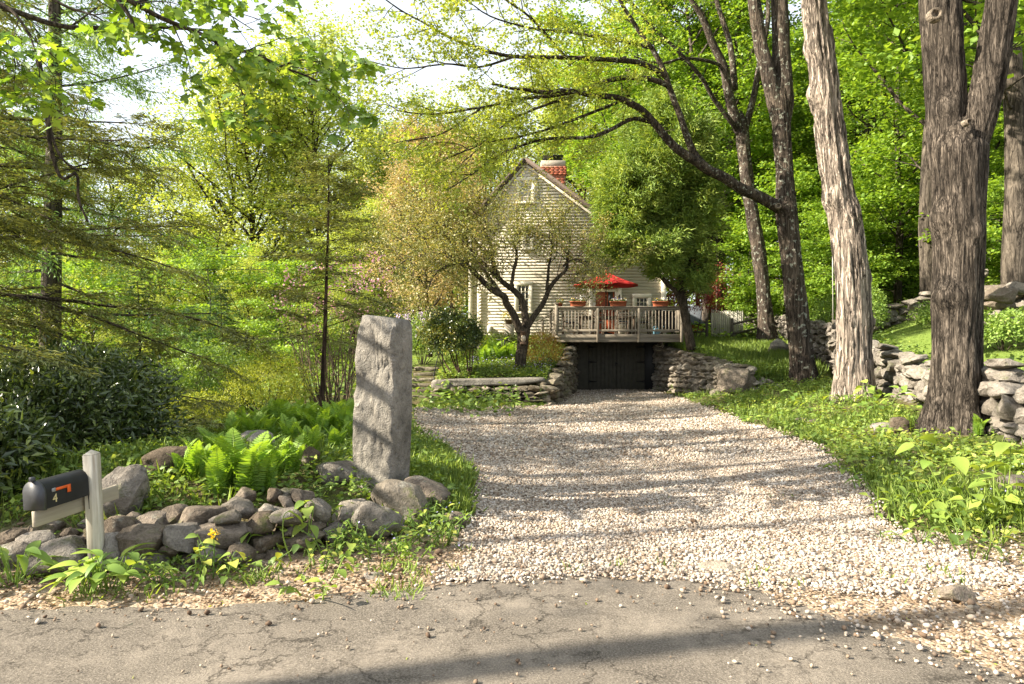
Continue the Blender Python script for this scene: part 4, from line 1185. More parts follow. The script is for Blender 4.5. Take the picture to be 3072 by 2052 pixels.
# watering can
wc = empty('watering_can', 'pale blue watering can on the deck floor left of the grill', 'watering can', (dxx(1969, 25.5), 25.5, zf)); M_BLUE = plain('blue_enamel', (.16, .33, .42), .4, .08, 5, .05)
a = Acc(); lathe(a, [(0, 0), (.11, 0), (.12, .02), (.105, .2), (.06, .22), (.05, .22), (.05, .2), (0, .2)], 18); a.obj('can', M_BLUE, wc, True)
a = Acc(); tube(a, [(.1, 0, .05), (.2, 0, .16), (.25, 0, .27)], [.022, .014, .012], 8); lathe(a, [(.012, 0), (.04, .03), (0, .035)], 10, (.255, 0, .27)); a.obj('spout', M_BLUE, wc)
a = Acc(); tube(a, [(-.1, 0, .06), (-.17, 0, .15), (-.12, 0, .26), (0, 0, .31), (.06, 0, .22)], .01, 6); a.obj('handle', M_BLUE, wc)
# pale curved prongs hooked over the wall
an = Acc(); c = at(1975, 1036, 26.3)
for pts in ([(1984, 1022), (1990, 1038), (1984, 1050), (1972, 1052), (1966, 1048)], [(1988, 1034), (1982, 1040), (1972, 1038), (1966, 1036)], [(1984, 1024), (1978, 1026), (1970, 1024)]):
    tube(an, [at(u, v, 26.3 - .05 * i) for i, (u, v) in enumerate(pts)], np.linspace(.028, .008, len(pts)), 7)
tag(an.obj('antler', plain('bone', (.55, .48, .36), .7, .15, 20, .2), None, True), 'pale curved antler hooked above the right end of the garage opening', 'antler')

# ------------------------------------------------------------------ beyond the house, right
M_SHED = wood_mat('red_shed_boards', (.28, .06, .03), (.42, .10, .05), 'z')
M_SHEDROOF = plain('blue_grey_shingle', (.075, .085, .10), .9, .3, 14, .3)
YS = 37.0
shed = empty('garden_shed', 'small red board shed with a grey roof behind the wire fence', 'shed', (hx(2100, YS), YS, hz(1030, YS)))
for k in range(14): box_obj('board', (-.98 + .15 * k, 0, .6), (.14, .04, 1.2), M_SHED, shed, .006)
box_obj('wall', (0, .8, .58), (2.1, 1.5, 1.16), M_SHED, shed)
box_obj('roof', (0, .45, 1.55), (2.5, 1.7, .06), M_SHEDROOF, shed, 0, Euler((R(38), 0, 0)))
box_obj('roof', (0, 1.6, 1.55), (2.5, 1.2, .06), M_SHEDROOF, shed, 0, Euler((R(-38), 0, 0)))
M_PICKET = wood_mat('grey_white_pickets', (.46, .44, .37), (.64, .62, .54), 'z')
YF = 32.5
pf = empty('picket_fence', 'pale grey stockade picket fence beside the red shed', 'fence', (hx(2136, YF), YF, hz(1026, YF)))
pk = Acc(); V = np.array([(x, y, z) for y in (-.012, .012) for x, z in ((-.044, 0), (.044, 0), (.044, 1.42), (0, 1.5), (-.044, 1.42))]); pk.add(V, [np.array([[0, 1, 2, 3, 4], [9, 8, 7, 6, 5]]), np.array([[i, i + 5, (i + 1) % 5 + 5, (i + 1) % 5] for i in range(5)])])
pk_me = pk.mesh('picket', M_PICKET)
for k in range(16): link('picket', pk_me, pf, (k * .097, .012 * (k % 2), .02 * math.sin(k)), (0, 0, .1))
for zz in (.35, 1.15): box_obj('rail', (.73, .06, zz), (1.5, .05, .08), M_PICKET, pf)
M_RAIL = wood_mat('dark_split_rail', (.05, .042, .034), (.13, .115, .095), 'x')
sf = empty('split_rail_fence', 'dark two-rail split rail fence between the picket fence and the fourth maple', 'fence', at(2195, 1030, 31))
p0 = at(2195, 1030, 31)
for (u, v0, v1, Y) in ((2195, 955, 1032, 31), (2120, 955, 1030, 31.5)):
    a = Acc(); tube(a, [at(u, v1, Y) - p0, at(u + 1, v0, Y) - p0], [.075, .065], 8); a.obj('post', M_RAIL, sf, True)
for pts in (((2200, 972, 31), (2275, 955, 31.5)), ((2200, 1000, 31), (2275, 985, 31.5)), ((2060, 998, 32), (2120, 994, 31.5)), ((2060, 1020, 32), (2120, 1017, 31.5))):
    a = Acc(); tube(a, [at(*q) - p0 for q in pts], .05, 7); a.obj('rail', M_RAIL, sf, True)

# ------------------------------------------------------------------ mailbox
M_POSTW = wood_mat('flaking_white_post', (.30, .25, .18), (.70, .66, .55), 'z', .85, 34)
M_ARM = wood_mat('grey_board', (.30, .26, .19), (.48, .43, .34), 'x', .8, 18)
M_MB = plain('black_mailbox_paint', (.010, .0105, .012), .5, .3, 12, .12, 0, .35)
pb = at(292, 1715, 4.9); mbx = empty('mailbox', 'black rural mailbox numbered 4 with an orange flag on a white post', 'mailbox', (pb.x, pb.y, Hz(pb.x, pb.y)))
mbx.rotation_euler = (R(1), R(-2.2), 0)
hp = 1.65 - (1352 - 1026) / FPX * 4.9 - mbx.location.z
a = Acc(); cbox(a, (0, 0, hp / 2 - .1), (.09, .09, hp + .16), .006); V = np.array([(-.043, -.043, hp - .02), (.043, -.043, hp - .02), (.043, .043, hp - .02), (-.043, .043, hp - .02), (0, 0, hp + .012)]); a.add(V, [np.array([[0, 1, 4], [1, 2, 4], [2, 3, 4], [3, 0, 4]])])
o = a.obj('post', M_POSTW, mbx); o.rotation_euler = (0, 0, R(12))
ha = 1.65 - (1490 - 1026) / FPX * 4.9 - mbx.location.z
arm_dir = R(180 + 80)                       # the box points left and a little towards the road
br = Euler((0, R(.5), arm_dir))
a = Acc(); cbox(a, (.06, .0, 0), (.74, .03, .105), .004)
V = a.V[0]; lowf = (V[:, 0] > .45) & (V[:, 2] < 0); V[lowf, 0] -= .05
o = a.obj('arm_board', M_ARM, mbx); o.location = (-.062, 0, ha - .035); o.rotation_euler = br
bl, bw, bh = .36, .145, .185
def arch(x, w, h, r0=0.0):
    pts = [(x, -w / 2, 0), (x, w / 2, 0)]
    for k in range(13):
        th = k / 12 * math.pi; pts.append((x, w / 2 * math.cos(th), h - w / 2 + w / 2 * math.sin(th)))
    return pts
A0, A1 = arch(0, bw, bh), arch(bl, bw, bh); k = len(A0)
a = Acc(); a.add(np.array(A0 + A1), [np.array([[i, (i + 1) % k, (i + 1) % k + k, i + k] for i in range(k)]), np.array([list(range(k - 1, -1, -1)), list(range(k, 2 * k))])])
bx = a.obj('box', M_MB, mbx); bx.data.set_sharp_from_angle(angle=R(40)); bx.data.polygons.foreach_set('use_smooth', [True] * len(bx.data.polygons)); bx.data.set_sharp_from_angle(angle=R(40))
bx.location = (-.062, -.05, ha + .028); bx.rotation_euler = br
A0, A1 = arch(bl + .001, bw + .014, bh + .007), arch(bl + .022, bw + .014, bh + .007)
a = Acc(); a.add(np.array(A0 + A1) - [0, 0, .003], [np.array([[i, (i + 1) % k, (i + 1) % k + k, i + k] for i in range(k)]), np.array([list(range(k - 1, -1, -1)), list(range(k, 2 * k))])])
dm = plain('scuffed_grey_door', (.045, .048, .054), .45, .3, 14, .15, .0, .4); dr_ = a.obj('door', dm, bx)
a = Acc(); cbox(a, (bl + .022, 0, bh + .016), (.03, .03, .03), .004); a.obj('latch', dm, bx)
M_FLAG = plain('orange_flag', (.62, .10, .015), .5, .05, 5, .05)
a = Acc(); V = np.array([(x, y, z) for y in (.0, .004) for x, z in ((.27, .135), (.27, .115), (.30, .105), (.305, .09), (.26, .09), (.255, .13), (.40, .13), (.40, .115), (.272, .115))])
a = Acc(); cbox(a, (.255, 0, .112), (.125, .004, .018)); cbox(a, (.206, 0, .094), (.028, .0042, .05), .001)
o = a.obj('flag', M_FLAG, bx); o.location = (-.03, bw / 2 + .006, .0)
o = box_obj('flag_pivot', (.298, bw / 2 + .004, .112), (.03, .008, .024), plain('grey_zinc', (.22, .22, .22), .5), bx, .002)
M_NUM = plain('pale_gold_numeral', (.55, .46, .24), .5)
o = text('numeral', '4', .08, (.288, bw / 2 + .001, .052), M_NUM, bx, (R(90), 0, R(180)), .0015)
a = Acc(); cbox(a, (-.02, bw / 2 - .02, -.03), (.018, .012, .15), .003); cbox(a, (-.03, bw / 2 - .02, -.12), (.02, .014, .05), .003); tube(a, [(-.03, bw / 2 - .015, -.13), (-.035, bw / 2 - .01, -.17), (-.02, bw / 2 - .005, -.18)], .007, 6)
o = a.obj('bracket', M_BLACK, bx)
# ------------------------------------------------------------------ growing trees
def unit(v):
    v = np.asarray(v, dtype=float); return v / (np.linalg.norm(v, axis=-1, keepdims=True) + 1e-9)


def path(r, p, d, L, n, wander=.12, up=.0, curl=0.0):
    P = [np.array(p, dtype=float)]; d = unit(d)
    for i in range(n):
        d = unit(d + r.normal(0, wander, 3) + np.array([0, 0, up + curl * i / n]))
        P.append(P[-1] + d * (L / n))
    return np.array(P)


def resample(P, n):
    P = np.asarray(P, dtype=float); s = np.concatenate([[0], np.cumsum(np.linalg.norm(np.diff(P, axis=0), axis=1))])
    t = np.linspace(0, s[-1], n)
    return np.stack([np.interp(t, s, P[:, k]) for k in range(3)], -1)


def smooth_path(P, n):
    """Catmull-Rom through the points."""
    P = np.asarray(P, dtype=float); Q = np.concatenate([[2 * P[0] - P[1]], P, [2 * P[-1] - P[-2]]]); out = []
    for i in range(len(P) - 1):
        a, b, c, d = Q[i:i + 4]
        for t in np.linspace(0, 1, 8, endpoint=False):
            out.append(.5 * (2 * b + (c - a) * t + (2 * a - 5 * b + 4 * c - d) * t * t + (3 * b - a - 3 * c + d) * t ** 3))
    out.append(P[-1])
    return resample(out, n)


NT_ = 5                                          # points per twig


def grow(acc, tw, P, rad, levels, r, lev=0):
    """levels[lev]: dict(n, t=(t0,t1), ang, L, rr, seg, wander, up, flat, sides, curl); children spring from P."""
    if lev == len(levels):
        tw.append(resample(P, NT_)); return
    q = levels[lev]; n = q['n'] if not callable(q['n']) else q['n'](P)
    t0, t1 = q['t']; seglen = np.linalg.norm(np.diff(P, axis=0), axis=1); S = np.concatenate([[0], np.cumsum(seglen)]); Lp = S[-1]
    az = r.uniform(0, 6.28)
    if lev == len(levels) - 1 or q.get('tip', True): tw.append(resample(P[len(P) // 2:], NT_)) if lev > 0 else None
    for i in range(n):
        t = t0 + (t1 - t0) * (i + r.uniform(.15, .85)) / n
        s = t * Lp; p = np.array([np.interp(s, S, P[:, k]) for k in range(3)])
        j = min(np.searchsorted(S, s, 'right') - 1, len(P) - 2); T = unit(P[j + 1] - P[j])
        az += 2.4 + r.normal(0, .4)
        if q.get('flat', 0) > 0:                 # side shoots left and right in a near-horizontal plane
            sd = unit(np.cross(T, [0, 0, 1.0]) + 1e-6) * (1 if i % 2 else -1); B = unit(sd + np.array([0, 0, r.normal(0, 1 - q['flat'])]))
        else:
            a = unit(np.cross(T, [.3, .2, 1.0])); b = np.cross(T, a); B = a * math.cos(az) + b * math.sin(az)
        ang = R(q['ang'](t) if callable(q['ang']) else q['ang']) + r.normal(0, .12)
        d = T * math.cos(ang) + B * math.sin(ang)
        L = (q['L'](t) if callable(q['L']) else q['L']) * r.uniform(.75, 1.25)
        Q = path(r, p, d, L, q.get('seg', 4), q.get('wander', .12), q.get('up', 0), q.get('curl', 0))
        rl = np.interp(s, S, rad) if not np.isscalar(rad) else rad
        r0 = min(rl * .75, q['rr'] * L)
        rq = np.linspace(r0, max(r0 * .25, .002), len(Q))
        if q.get('sides', 4) > 0: tube(acc, Q, rq, q.get('sides', 4), False)
        grow(acc, tw, Q, rq, levels, r, lev + 1)


KITE = (np.array([(0, 0, 0), (.42, .5, .06), (1, 0, -.06), (.42, -.5, .06)]), np.array([[0, 1, 2], [0, 2, 3]]))
OVAL = (np.array([(0, 0, 0), (.25, .42, .05), (.65, .40, .03), (1, 0, -.12), (.65, -.40, .03), (.25, -.42, .05)]), np.array([[0, 1, 2, 3], [0, 3, 4, 5]]))
_mp = [(0, 0), (.05, .16), (.02, .42), (.22, .30), (.34, .60), (.48, .46), (.52, .22), (.74, .24), (1, 0)]
_mv = [(x, y, .05 * abs(y) - .10 * x * x) for x, y in _mp] + [(x, -y, .05 * abs(y) - .10 * x * x) for x, y in _mp[1:-1]]
MAPLE = (np.array(_mv), np.array([[0, 1, 2], [0, 2, 3], [0, 3, 4], [0, 4, 5], [0, 5, 6], [0, 6, 7], [0, 7, 8], [0, 10, 9], [0, 11, 10], [0, 12, 11], [0, 13, 12], [0, 14, 13], [0, 15, 14], [0, 8, 15]]))
TRIL = (np.array([(0, 0, 0), (.22, .5, .04), (.55, .2, .02), (1, 0, -.1), (.55, -.2, .02), (.22, -.5, .04)]), np.array([[0, 1, 2], [0, 2, 3], [0, 3, 4], [0, 4, 5]]))


def put_leaves(acc, P, D, Nn, L, W, tint, shape=KITE):
    tv, tf = shape
    D = unit(D); S = unit(np.cross(Nn, D)); Nn = np.cross(D, S)
    V = P[:, None, :] + D[:, None, :] * (tv[:, 0][None, :, None] * L[:, None, None]) + S[:, None, :] * (tv[:, 1][None, :, None] * W[:, None, None]) + Nn[:, None, :] * (tv[:, 2][None, :, None] * L[:, None, None])
    F = tf[None] + (np.arange(len(P)) * len(tv))[:, None, None]
    acc.add(V.reshape(-1, 3), F.reshape(-1, tf.shape[1]), np.repeat(tint, len(tf)))


def twig_leaves(acc, tw, per, spread, size, r, wl=.75, tilt=.5, droop=.25, shape=KITE, tmix=.5, tbias=0.0):
    T = np.asarray(tw); n = len(T)
    i = np.repeat(np.arange(n), per); t = r.random(n * per) ** .8 * (NT_ - 1.001); k = t.astype(int); f = (t - k)[:, None]
    P = T[i, k] * (1 - f) + T[i, k + 1] * f
    ax = unit(T[:, -1] - T[:, 0])[i]
    P = P + r.normal(size=P.shape) * np.array([spread[0], spread[0], spread[1]])
    D = unit(ax * .6 + r.normal(size=P.shape) * np.array([1, 1, .4]) + np.array([0, 0, -droop]))
    Nn = unit(np.array([0, 0, 1.0]) + r.normal(size=P.shape) * tilt)
    L = r.uniform(size[0], size[1], len(P)); ct = r.random(n)[i]
    put_leaves(acc, P, D, Nn, L, L * wl * r.uniform(.8, 1.1, len(P)), np.clip(ct * tmix + r.random(len(P)) * (1 - tmix) + tbias, 0, 1), shape)


def shell(r, n, rad, lump=.22, freq=2.2, inner=.55, seed=0, zcut=-.75):
    d = unit(r.normal(size=(int(n * 1.6), 3))); d = d[d[:, 2] > zcut][:n]
    rr = (inner + (1 - inner) * r.random(len(d)) ** .5) * (1 + lump * fbm(d * freq + seed, 3, seed) * 1.8)
    return d * rr[:, None] * np.array(rad), d


M_BARK_D = bark_mat('dark_maple_bark', (.085, .07, .057), (.20, .168, .138), .09, 12, 1.0, 0.0, crack=.22)
M_BARK_B = bark_mat('brown_maple_bark', (.06, .047, .045), (.22, .178, .137), .09, 11, 1.0, .35, crack=.22)
M_BARK_L = bark_mat('shaggy_pale_bark', (.36, .29, .235), (.70, .60, .51), .055, 9, 1.0, crack=.08)
M_TWIG = bark_mat('twig_bark', (.05, .04, .03), (.14, .115, .085), .3, 10, .4)
M_GREYB = bark_mat('grey_forest_bark', (.06, .05, .04), (.20, .17, .14), .15, 6, .6)
M_REDB = bark_mat('reddish_conifer_bark', (.07, .045, .03), (.22, .15, .11), .12, 8, .8)
M_MAPLE = leaf_mat('bright_maple_leaves', [(0, (.065, .12, .016)), (.5, (.115, .19, .026)), (1, (.195, .265, .042))], .5)
M_YOUNG = leaf_mat('yellow_green_young_leaves', [(0, (.12, .17, .025)), (.5, (.19, .235, .04)), (1, (.28, .29, .06))], .45)
M_OPEN = leaf_mat('pale_spring_leaves', [(0, (.13, .175, .035)), (.5, (.22, .27, .065)), (1, (.32, .34, .10))], .42)
M_TAN = leaf_mat('tan_pink_bud_leaves', [(0, (.17, .15, .06)), (.5, (.27, .22, .10)), (1, (.34, .27, .15))], .35, (1.1, 1, .7))
M_HEM = leaf_mat('olive_hemlock_needles', [(0, (.075, .09, .028)), (.5, (.145, .165, .055)), (1, (.23, .24, .09))], .25)
M_LARCH = leaf_mat('fresh_larch_needles', [(0, (.07, .13, .045)), (.5, (.12, .20, .065)), (1, (.18, .27, .09))], .35)
M_DARKC = leaf_mat('deep_green_needles', [(0, (.018, .045, .014)), (1, (.05, .095, .025))], .25)
M_CEDAR = leaf_mat('cedar_sprays', [(0, (.06, .11, .025)), (.5, (.13, .195, .04)), (1, (.23, .28, .06))], .3)
M_CRAB = leaf_mat('bronze_crabapple_leaves', [(0, (.08, .095, .03)), (.5, (.16, .17, .06)), (.8, (.23, .20, .09)), (1, (.34, .25, .17))], .35)
M_REDM = leaf_mat('red_maple_leaves', [(0, (.09, .014, .012)), (1, (.20, .035, .028))], .4, (1.2, .9, .8))
M_RHODO = leaf_mat('leathery_dark_leaves', [(0, (.02, .035, .010)), (.5, (.045, .07, .018)), (.85, (.09, .12, .03)), (1, (.20, .24, .04))], .12, (1.2, 1.2, .5), .28, .5)


def trunk_mesh(acc, P, rad, sides=40, per_m=9, ridge=.03, kth=5.0, kz=.35, flare=.0, fl_h=.4, roots=5, burls=(), seed=0, plates=0.0):
    """Trunk with modelled bark ridges, root flare and burls: burls = (height along, angle, size, bulge)."""
    L = np.linalg.norm(np.diff(P, axis=0), axis=1).sum(); n = max(8, int(L * per_m))
    s0 = np.concatenate([[0], np.cumsum(np.linalg.norm(np.diff(P, axis=0), axis=1))])
    Q = smooth_path(P, n); s = np.linspace(0, L, n); rr = np.interp(s, s0, rad)
    T = unit(np.gradient(Q, axis=0)); U = unit(np.array([1.0, 0, 0]) - T * T[:, :1]); W = np.cross(T, U)
    th = np.arange(sides) * 2 * np.pi / sides
    TH, SS = np.meshgrid(th, s); RR = rr[:, None] * np.ones_like(TH)
    c, sn = np.cos(TH), np.sin(TH)
    N3 = np.stack([c * kth * RR * 3, sn * kth * RR * 3, SS * kz * 3], -1)
    rid = 1 - np.abs(fbm(N3, 3, seed)) * 3.2
    big = fbm(np.stack([c * 1.3, sn * 1.3, SS * .8], -1), 3, seed + 5)
    d = ridge * rid + RR * .12 * big
    if plates: d += plates * (sstep(.05, .14, fbm(np.stack([c * kth * RR * 4.5, sn * kth * RR * 4.5, SS * 1.1], -1), 3, seed + 9)))
    fl = np.exp(-SS / fl_h) * flare
    d += RR * fl * (1 + .55 * np.cos(roots * TH + seed) + .3 * np.cos((roots + 2) * TH + 2 * seed))
    for (h, a, sz, bu) in burls:
        da = np.arctan2(np.sin(TH - a), np.cos(TH - a)) * RR
        d += bu * np.exp(-(((SS - h) / sz) ** 2 + (da / sz) ** 2))
    V = Q[:, None, :] + (RR + d)[..., None] * (c[..., None] * U[:, None, :] + sn[..., None] * W[:, None, :])
    i = np.arange(n - 1)[:, None] * sides; j = np.arange(sides)[None, :]; j2 = (j + 1) % sides
    acc.add(V.reshape(-1, 3), np.stack([i + j, i + j2, i + sides + j2, i + sides + j], -1).reshape(-1, 4))


def tree(name, label, loc, group=None):
    return empty(name, label, 'tree', loc, 0, group)


def knot(parent, p, r0, nrm, mat):
    """Healed pruning scar: a raised ring round a sunken disc."""
    a = Acc(); lathe(a, [(0, .01), (r0 * .45, .012), (r0 * .55, .05), (r0 * .8, .065), (r0 * 1.05, .03), (r0 * 1.15, -.05)], 16)
    o = a.obj('pruning_scar', mat, parent, True); o.location = p; o.rotation_euler = Vector(nrm).to_track_quat('Z', 'Y').to_euler()
    return o

M_SCAR = bark_mat('healed_scar', (.20, .16, .12), (.40, .34, .27), 1, 12, .5)


def px_path(pts, Y0, Y1=None, origin=(0, 0, 0)):
    n = len(pts); Ys = np.linspace(Y0, Y0 if Y1 is None else Y1, n)
    return np.array([np.array(at(u, v, y)) for (u, v), y in zip(pts, Ys)]) - np.array(origin)


def crown_top(acc, tw, P, rad, r, n=10, L=2.6):
    """Branches out of the part of a big maple above the picture."""
    grow(acc, tw, P, rad, [dict(n=n, t=(.15, 1), ang=50, L=L, rr=.02, seg=5, wander=.15, up=.03, sides=6), dict(n=6, t=(.3, 1), ang=45, L=L * .45, rr=.013, seg=4, wander=.18, sides=4, flat=.6), dict(n=4, t=(.3, 1), ang=45, L=.5, rr=.01, seg=3, wander=.2, sides=3, flat=.5)], r)


# ---- maple 1: the big dark forked one, right front
Y = 11.0; b = at(2868, 1318, Y); b.z = Hz(b.x, b.y) - .06; O = np.array(b)
t1 = tree('maple_tree', 'massive dark forked old maple nearest the camera on the right', b)
a = Acc()
P = px_path([(2868, 1330), (2866, 1200), (2872, 1000), (2877, 800), (2876, 600), (2874, 450), (2872, 380), (2872, 340)], Y, origin=O)
k = Y / FPX / 2
trunk_mesh(a, P, np.array([172, 162, 158, 158, 168, 182, 120, 20]) * k * .80, 96, 20, .022, 7.5, .22, .75, .38, 5, [(2.35, 3.6, .22, .13), (3.6, 3.4, .25, .11), (3.35, 4.9, .16, .05)], 2)
P = px_path([(2872, 700), (2862, 580), (2848, 440), (2838, 330), (2828, 150), (2820, 0), (2810, -300), (2800, -700)], Y, Y + .4, O)
trunk_mesh(a, P, np.array([70, 120, 138, 126, 126, 132, 100, 40]) * k * .82, 72, 18, .022, 7.5, .24, 0, .3, 5, [(2.0, 4.2, .16, .09)], 3)
lst = []; rngt = np.random.default_rng(31); tl = []; crown_top(a, tl, P[-3:], [.25, .2, .08], rngt, 10, 3.0)
P = px_path([(2885, 640), (2908, 480), (2940, 360), (2968, 230), (2990, 100), (3005, 0), (3040, -250), (3080, -600)], Y, Y - .5, O)
trunk_mesh(a, P, np.array([50, 92, 98, 98, 96, 92, 70, 30]) * k * .85, 64, 18, .02, 7.5, .24, 0, .3, 5, (), 4)
crown_top(a, tl, P[-3:], [.2, .16, .06], rngt, 8, 3.0)
a.obj('trunk', M_BARK_D, t1, True)
a = Acc(); twig_leaves(a, tl, 16, (.2, .08), (.09, .15), rngt); o = a.obj('crown', M_MAPLE, t1); o['kind'] = 'stuff'
for (u, v, rad_, dx) in ((2805, 45, .10, -.2), (2900, 368, .05, .1)):
    pk_ = np.array(at(u, v, Y - .40)) - O; knot(t1, pk_, rad_, (dx, -1, .05), M_SCAR)

# ---- maple 2: pale shaggy bark, leaning left
Y = 15.7; b = at(2560, 1222, Y); b.z = Hz(b.x, b.y) - .06; O = np.array(b); k = Y / FPX / 2
t2 = tree('maple_tree', 'tall leaning maple with pale shaggy sunlit bark', b)
a = Acc(); P = px_path([(2562, 1230), (2563, 1050), (2560, 880), (2540, 700), (2515, 560), (2497, 440), (2483, 330), (2468, 200), (2448, 60), (2440, -60), (2425, -350), (2415, -800)], Y, Y - .3, O)
trunk_mesh(a, P, np.array([122, 104, 104, 98, 94, 92, 92, 86, 82, 78, 60, 20]) * k * .78, 88, 18, .022, 7.0, .2, .6, .36, 5, [(7.3, 3.3, .22, .13), (8.3, 3.2, .2, .1), (4.9, 3.6, .22, .12), (4.5, 5.0, .2, .07), (3.0, .2, .25, .12), (2.0, 5.9, .15, .08)], 7, .045)
tl = []; r_ = np.random.default_rng(32); crown_top(a, tl, P[-4:], [.28, .25, .2, .06], r_, 12, 3.4)
a.obj('trunk', M_BARK_L, t2, True)
a = Acc(); twig_leaves(a, tl, 16, (.2, .08), (.09, .15), r_); o = a.obj('crown', M_MAPLE, t2); o['kind'] = 'stuff'

# ---- maples 3 and 4 with the limbs that reach over the house
HL = [dict(n=lambda P: max(3, int(np.linalg.norm(np.diff(P, axis=0), axis=1).sum() / .30)), t=(.12, 1), ang=48, L=1.25, rr=.011, seg=6, wander=.16, up=.015, sides=4, flat=.55),
      dict(n=5, t=(.2, 1), ang=42, L=.55, rr=.008, seg=4, wander=.2, up=.0, sides=3, flat=.5)]
def limb(a, tl, pts, Y0, Y1, w0, w1, r, O, twigs=True, t0=.0, lv=HL):
    P = smooth_path(px_path(pts, Y0, Y1, O), max(8, len(pts) * 4)); P = P + np.cumsum(r.normal(0, .012, P.shape), 0) * np.linspace(0, 1, len(P))[:, None]
    rad = np.linspace(w0, w1, len(P)) * Y0 / FPX / 2
    tube(a, P, rad, 9)
    if twigs: grow(a, tl, P[int(len(P) * t0):], rad[int(len(P) * t0):], lv, r)
    return P

Y = 21.5; b = at(2412, 1155, Y); b.z = Hz(b.x, b.y) - .06; O = np.array(b); k = Y / FPX / 2
t3 = tree('maple_tree', 'brown maple whose long lichened limb arches left over the house', b)
a = Acc(); tl = []; r_ = np.random.default_rng(33)
P = px_path([(2415, 1160), (2402, 1040), (2388, 900), (2372, 760), (2360, 640), (2354, 520), (2345, 400), (2342, 310), (2341, 250), (2340, 230)], Y, origin=O)
trunk_mesh(a, P, np.array([96, 84, 78, 73, 76, 62, 64, 68, 40, 8]) * k * .77, 56, 11, .022, 7, .24, .4, .35, 5, [(5.6, 4.5, .25, .08)], 11)
P = px_path([(2340, 420), (2325, 310), (2300, 200), (2280, 130), (2262, 0), (2245, -200), (2230, -500)], Y, Y, O); trunk_mesh(a, P, np.array([20, 44, 42, 38, 34, 26, 12]) * k, 28, 8, .02, 4.5, .3, seed=12); crown_top(a, tl, P[-3:], [.2, .14, .06], r_, 8, 2.6)
P = px_path([(2350, 420), (2352, 310), (2346, 200), (2342, 90), (2338, 0), (2330, -250), (2330, -600)], Y, Y + .3, O); trunk_mesh(a, P, np.array([24, 54, 50, 48, 46, 34, 12]) * k, 28, 8, .02, 4.5, .3, seed=13); crown_top(a, tl, P[-3:], [.25, .18, .06], r_, 10, 2.8)
limb(a, tl, [(2345, 628), (2308, 606), (2267, 585), (2221, 565), (2175, 534), (2130, 514), (2089, 488), (2032, 453), (1986, 408), (1952, 367), (1920, 338), (1884, 318), (1837, 304), (1767, 300), (1715, 290), (1640, 300), (1579, 293), (1486, 281)], 21.5, 18.5, 37, 6, r_, O, True, .6)
limb(a, tl, [(1720, 288), (1603, 328), (1509, 375), (1439, 428), (1370, 455), (1300, 490)], 19.4, 18.2, 9, 3, r_, O)
limb(a, tl, [(2140, 520), (2089, 471), (2061, 413), (2038, 344), (2012, 276), (1992, 212), (1957, 144), (1900, 63), (1850, -20), (1790, -120)], 21, 19.5, 24, 7, r_, O, True, .5)
limb(a, tl, [(2010, 268), (1996, 253), (1931, 234), (1837, 239), (1720, 276), (1556, 300), (1439, 328), (1298, 347), (1180, 340)], 20.5, 18, 17, 3, r_, O)
limb(a, tl, [(1998, 230), (1978, 215), (1917, 187), (1837, 178), (1696, 171), (1556, 166), (1462, 150), (1368, 117), (1308, 89), (1205, 28), (1120, -30)], 20.3, 17, 18, 3, r_, O)
limb(a, tl, [(1949, 365), (1898, 356), (1832, 389), (1767, 412), (1650, 417), (1556, 440), (1462, 483), (1415, 520), (1345, 566)], 20.2, 18, 14, 3, r_, O)
limb(a, tl, [(1850, 308), (1757, 347), (1650, 389), (1560, 415), (1470, 430), (1390, 490)], 19.8, 18, 10, 3, r_, O)
limb(a, tl, [(1556, 166), (1440, 200), (1330, 190), (1220, 200), (1110, 180)], 18.5, 17, 8, 2.5, r_, O)
limb(a, tl, [(1957, 144), (1850, 120), (1720, 100), (1600, 90), (1480, 60), (1400, 10)], 19.8, 17.5, 12, 3, r_, O)
limb(a, tl, [(1696, 171), (1600, 60), (1520, 0), (1430, -40)], 19, 17.5, 10, 3, r_, O)
limb(a, tl, [(1439, 328), (1330, 400), (1230, 420), (1150, 440)], 18.4, 17.5, 7, 2.5, r_, O)
a.obj('trunk', M_BARK_B, t3, True)
a = Acc(); twig_leaves(a, tl, 17, (.09, .06), (.065, .125), r_, .85, .6, .35, TRIL, .55); o = a.obj('crown', M_YOUNG, t3); o['kind'] = 'stuff'
knot(t3, np.array(at(2335, 618, 21.1)) - O, .09, (-.2, -1, 0), M_SCAR)

Y = 30.0; b = at(2300, 1035, Y); b.z = Hz(b.x, b.y) - .06; O = np.array(b); k = Y / FPX / 2
t4 = tree('maple_tree', 'slender many-forked maple on the terrace nearest the picket fence', b)
a = Acc(); tl = []; r_ = np.random.default_rng(34)
P = px_path([(2302, 1040), (2292, 900), (2275, 750), (2250, 600), (2235, 480), (2226, 390), (2224, 350), (2223, 335)], Y, origin=O)
trunk_mesh(a, P, np.array([66, 50, 52, 46, 46, 48, 26, 6]) * k * .77, 32, 7, .03, 4.5, .3, .6, .4, 5, (), 15)
limb(a, tl, [(2222, 400), (2204, 350), (2187, 287), (2170, 201), (2141, 138), (2101, 46), (2072, 0), (2030, -100)], 30, 29, 34, 12, r_, O, True, .6)
limb(a, tl, [(2204, 270), (2198, 184), (2187, 115), (2164, 46), (2150, -10), (2140, -150)], 30, 30, 22, 8, r_, O, True, .5)
limb(a, tl, [(2232, 400), (2262, 287), (2276, 201), (2302, 69), (2305, 0), (2310, -150)], 30, 30.4, 22, 9, r_, O, True, .5)
limb(a, tl, [(2215, 395), (2195, 367), (2141, 298), (2101, 230), (2032, 149), (1957, 75), (1900, 6), (1850, -60)], 30, 27.5, 16, 5, r_, O, True, .5)
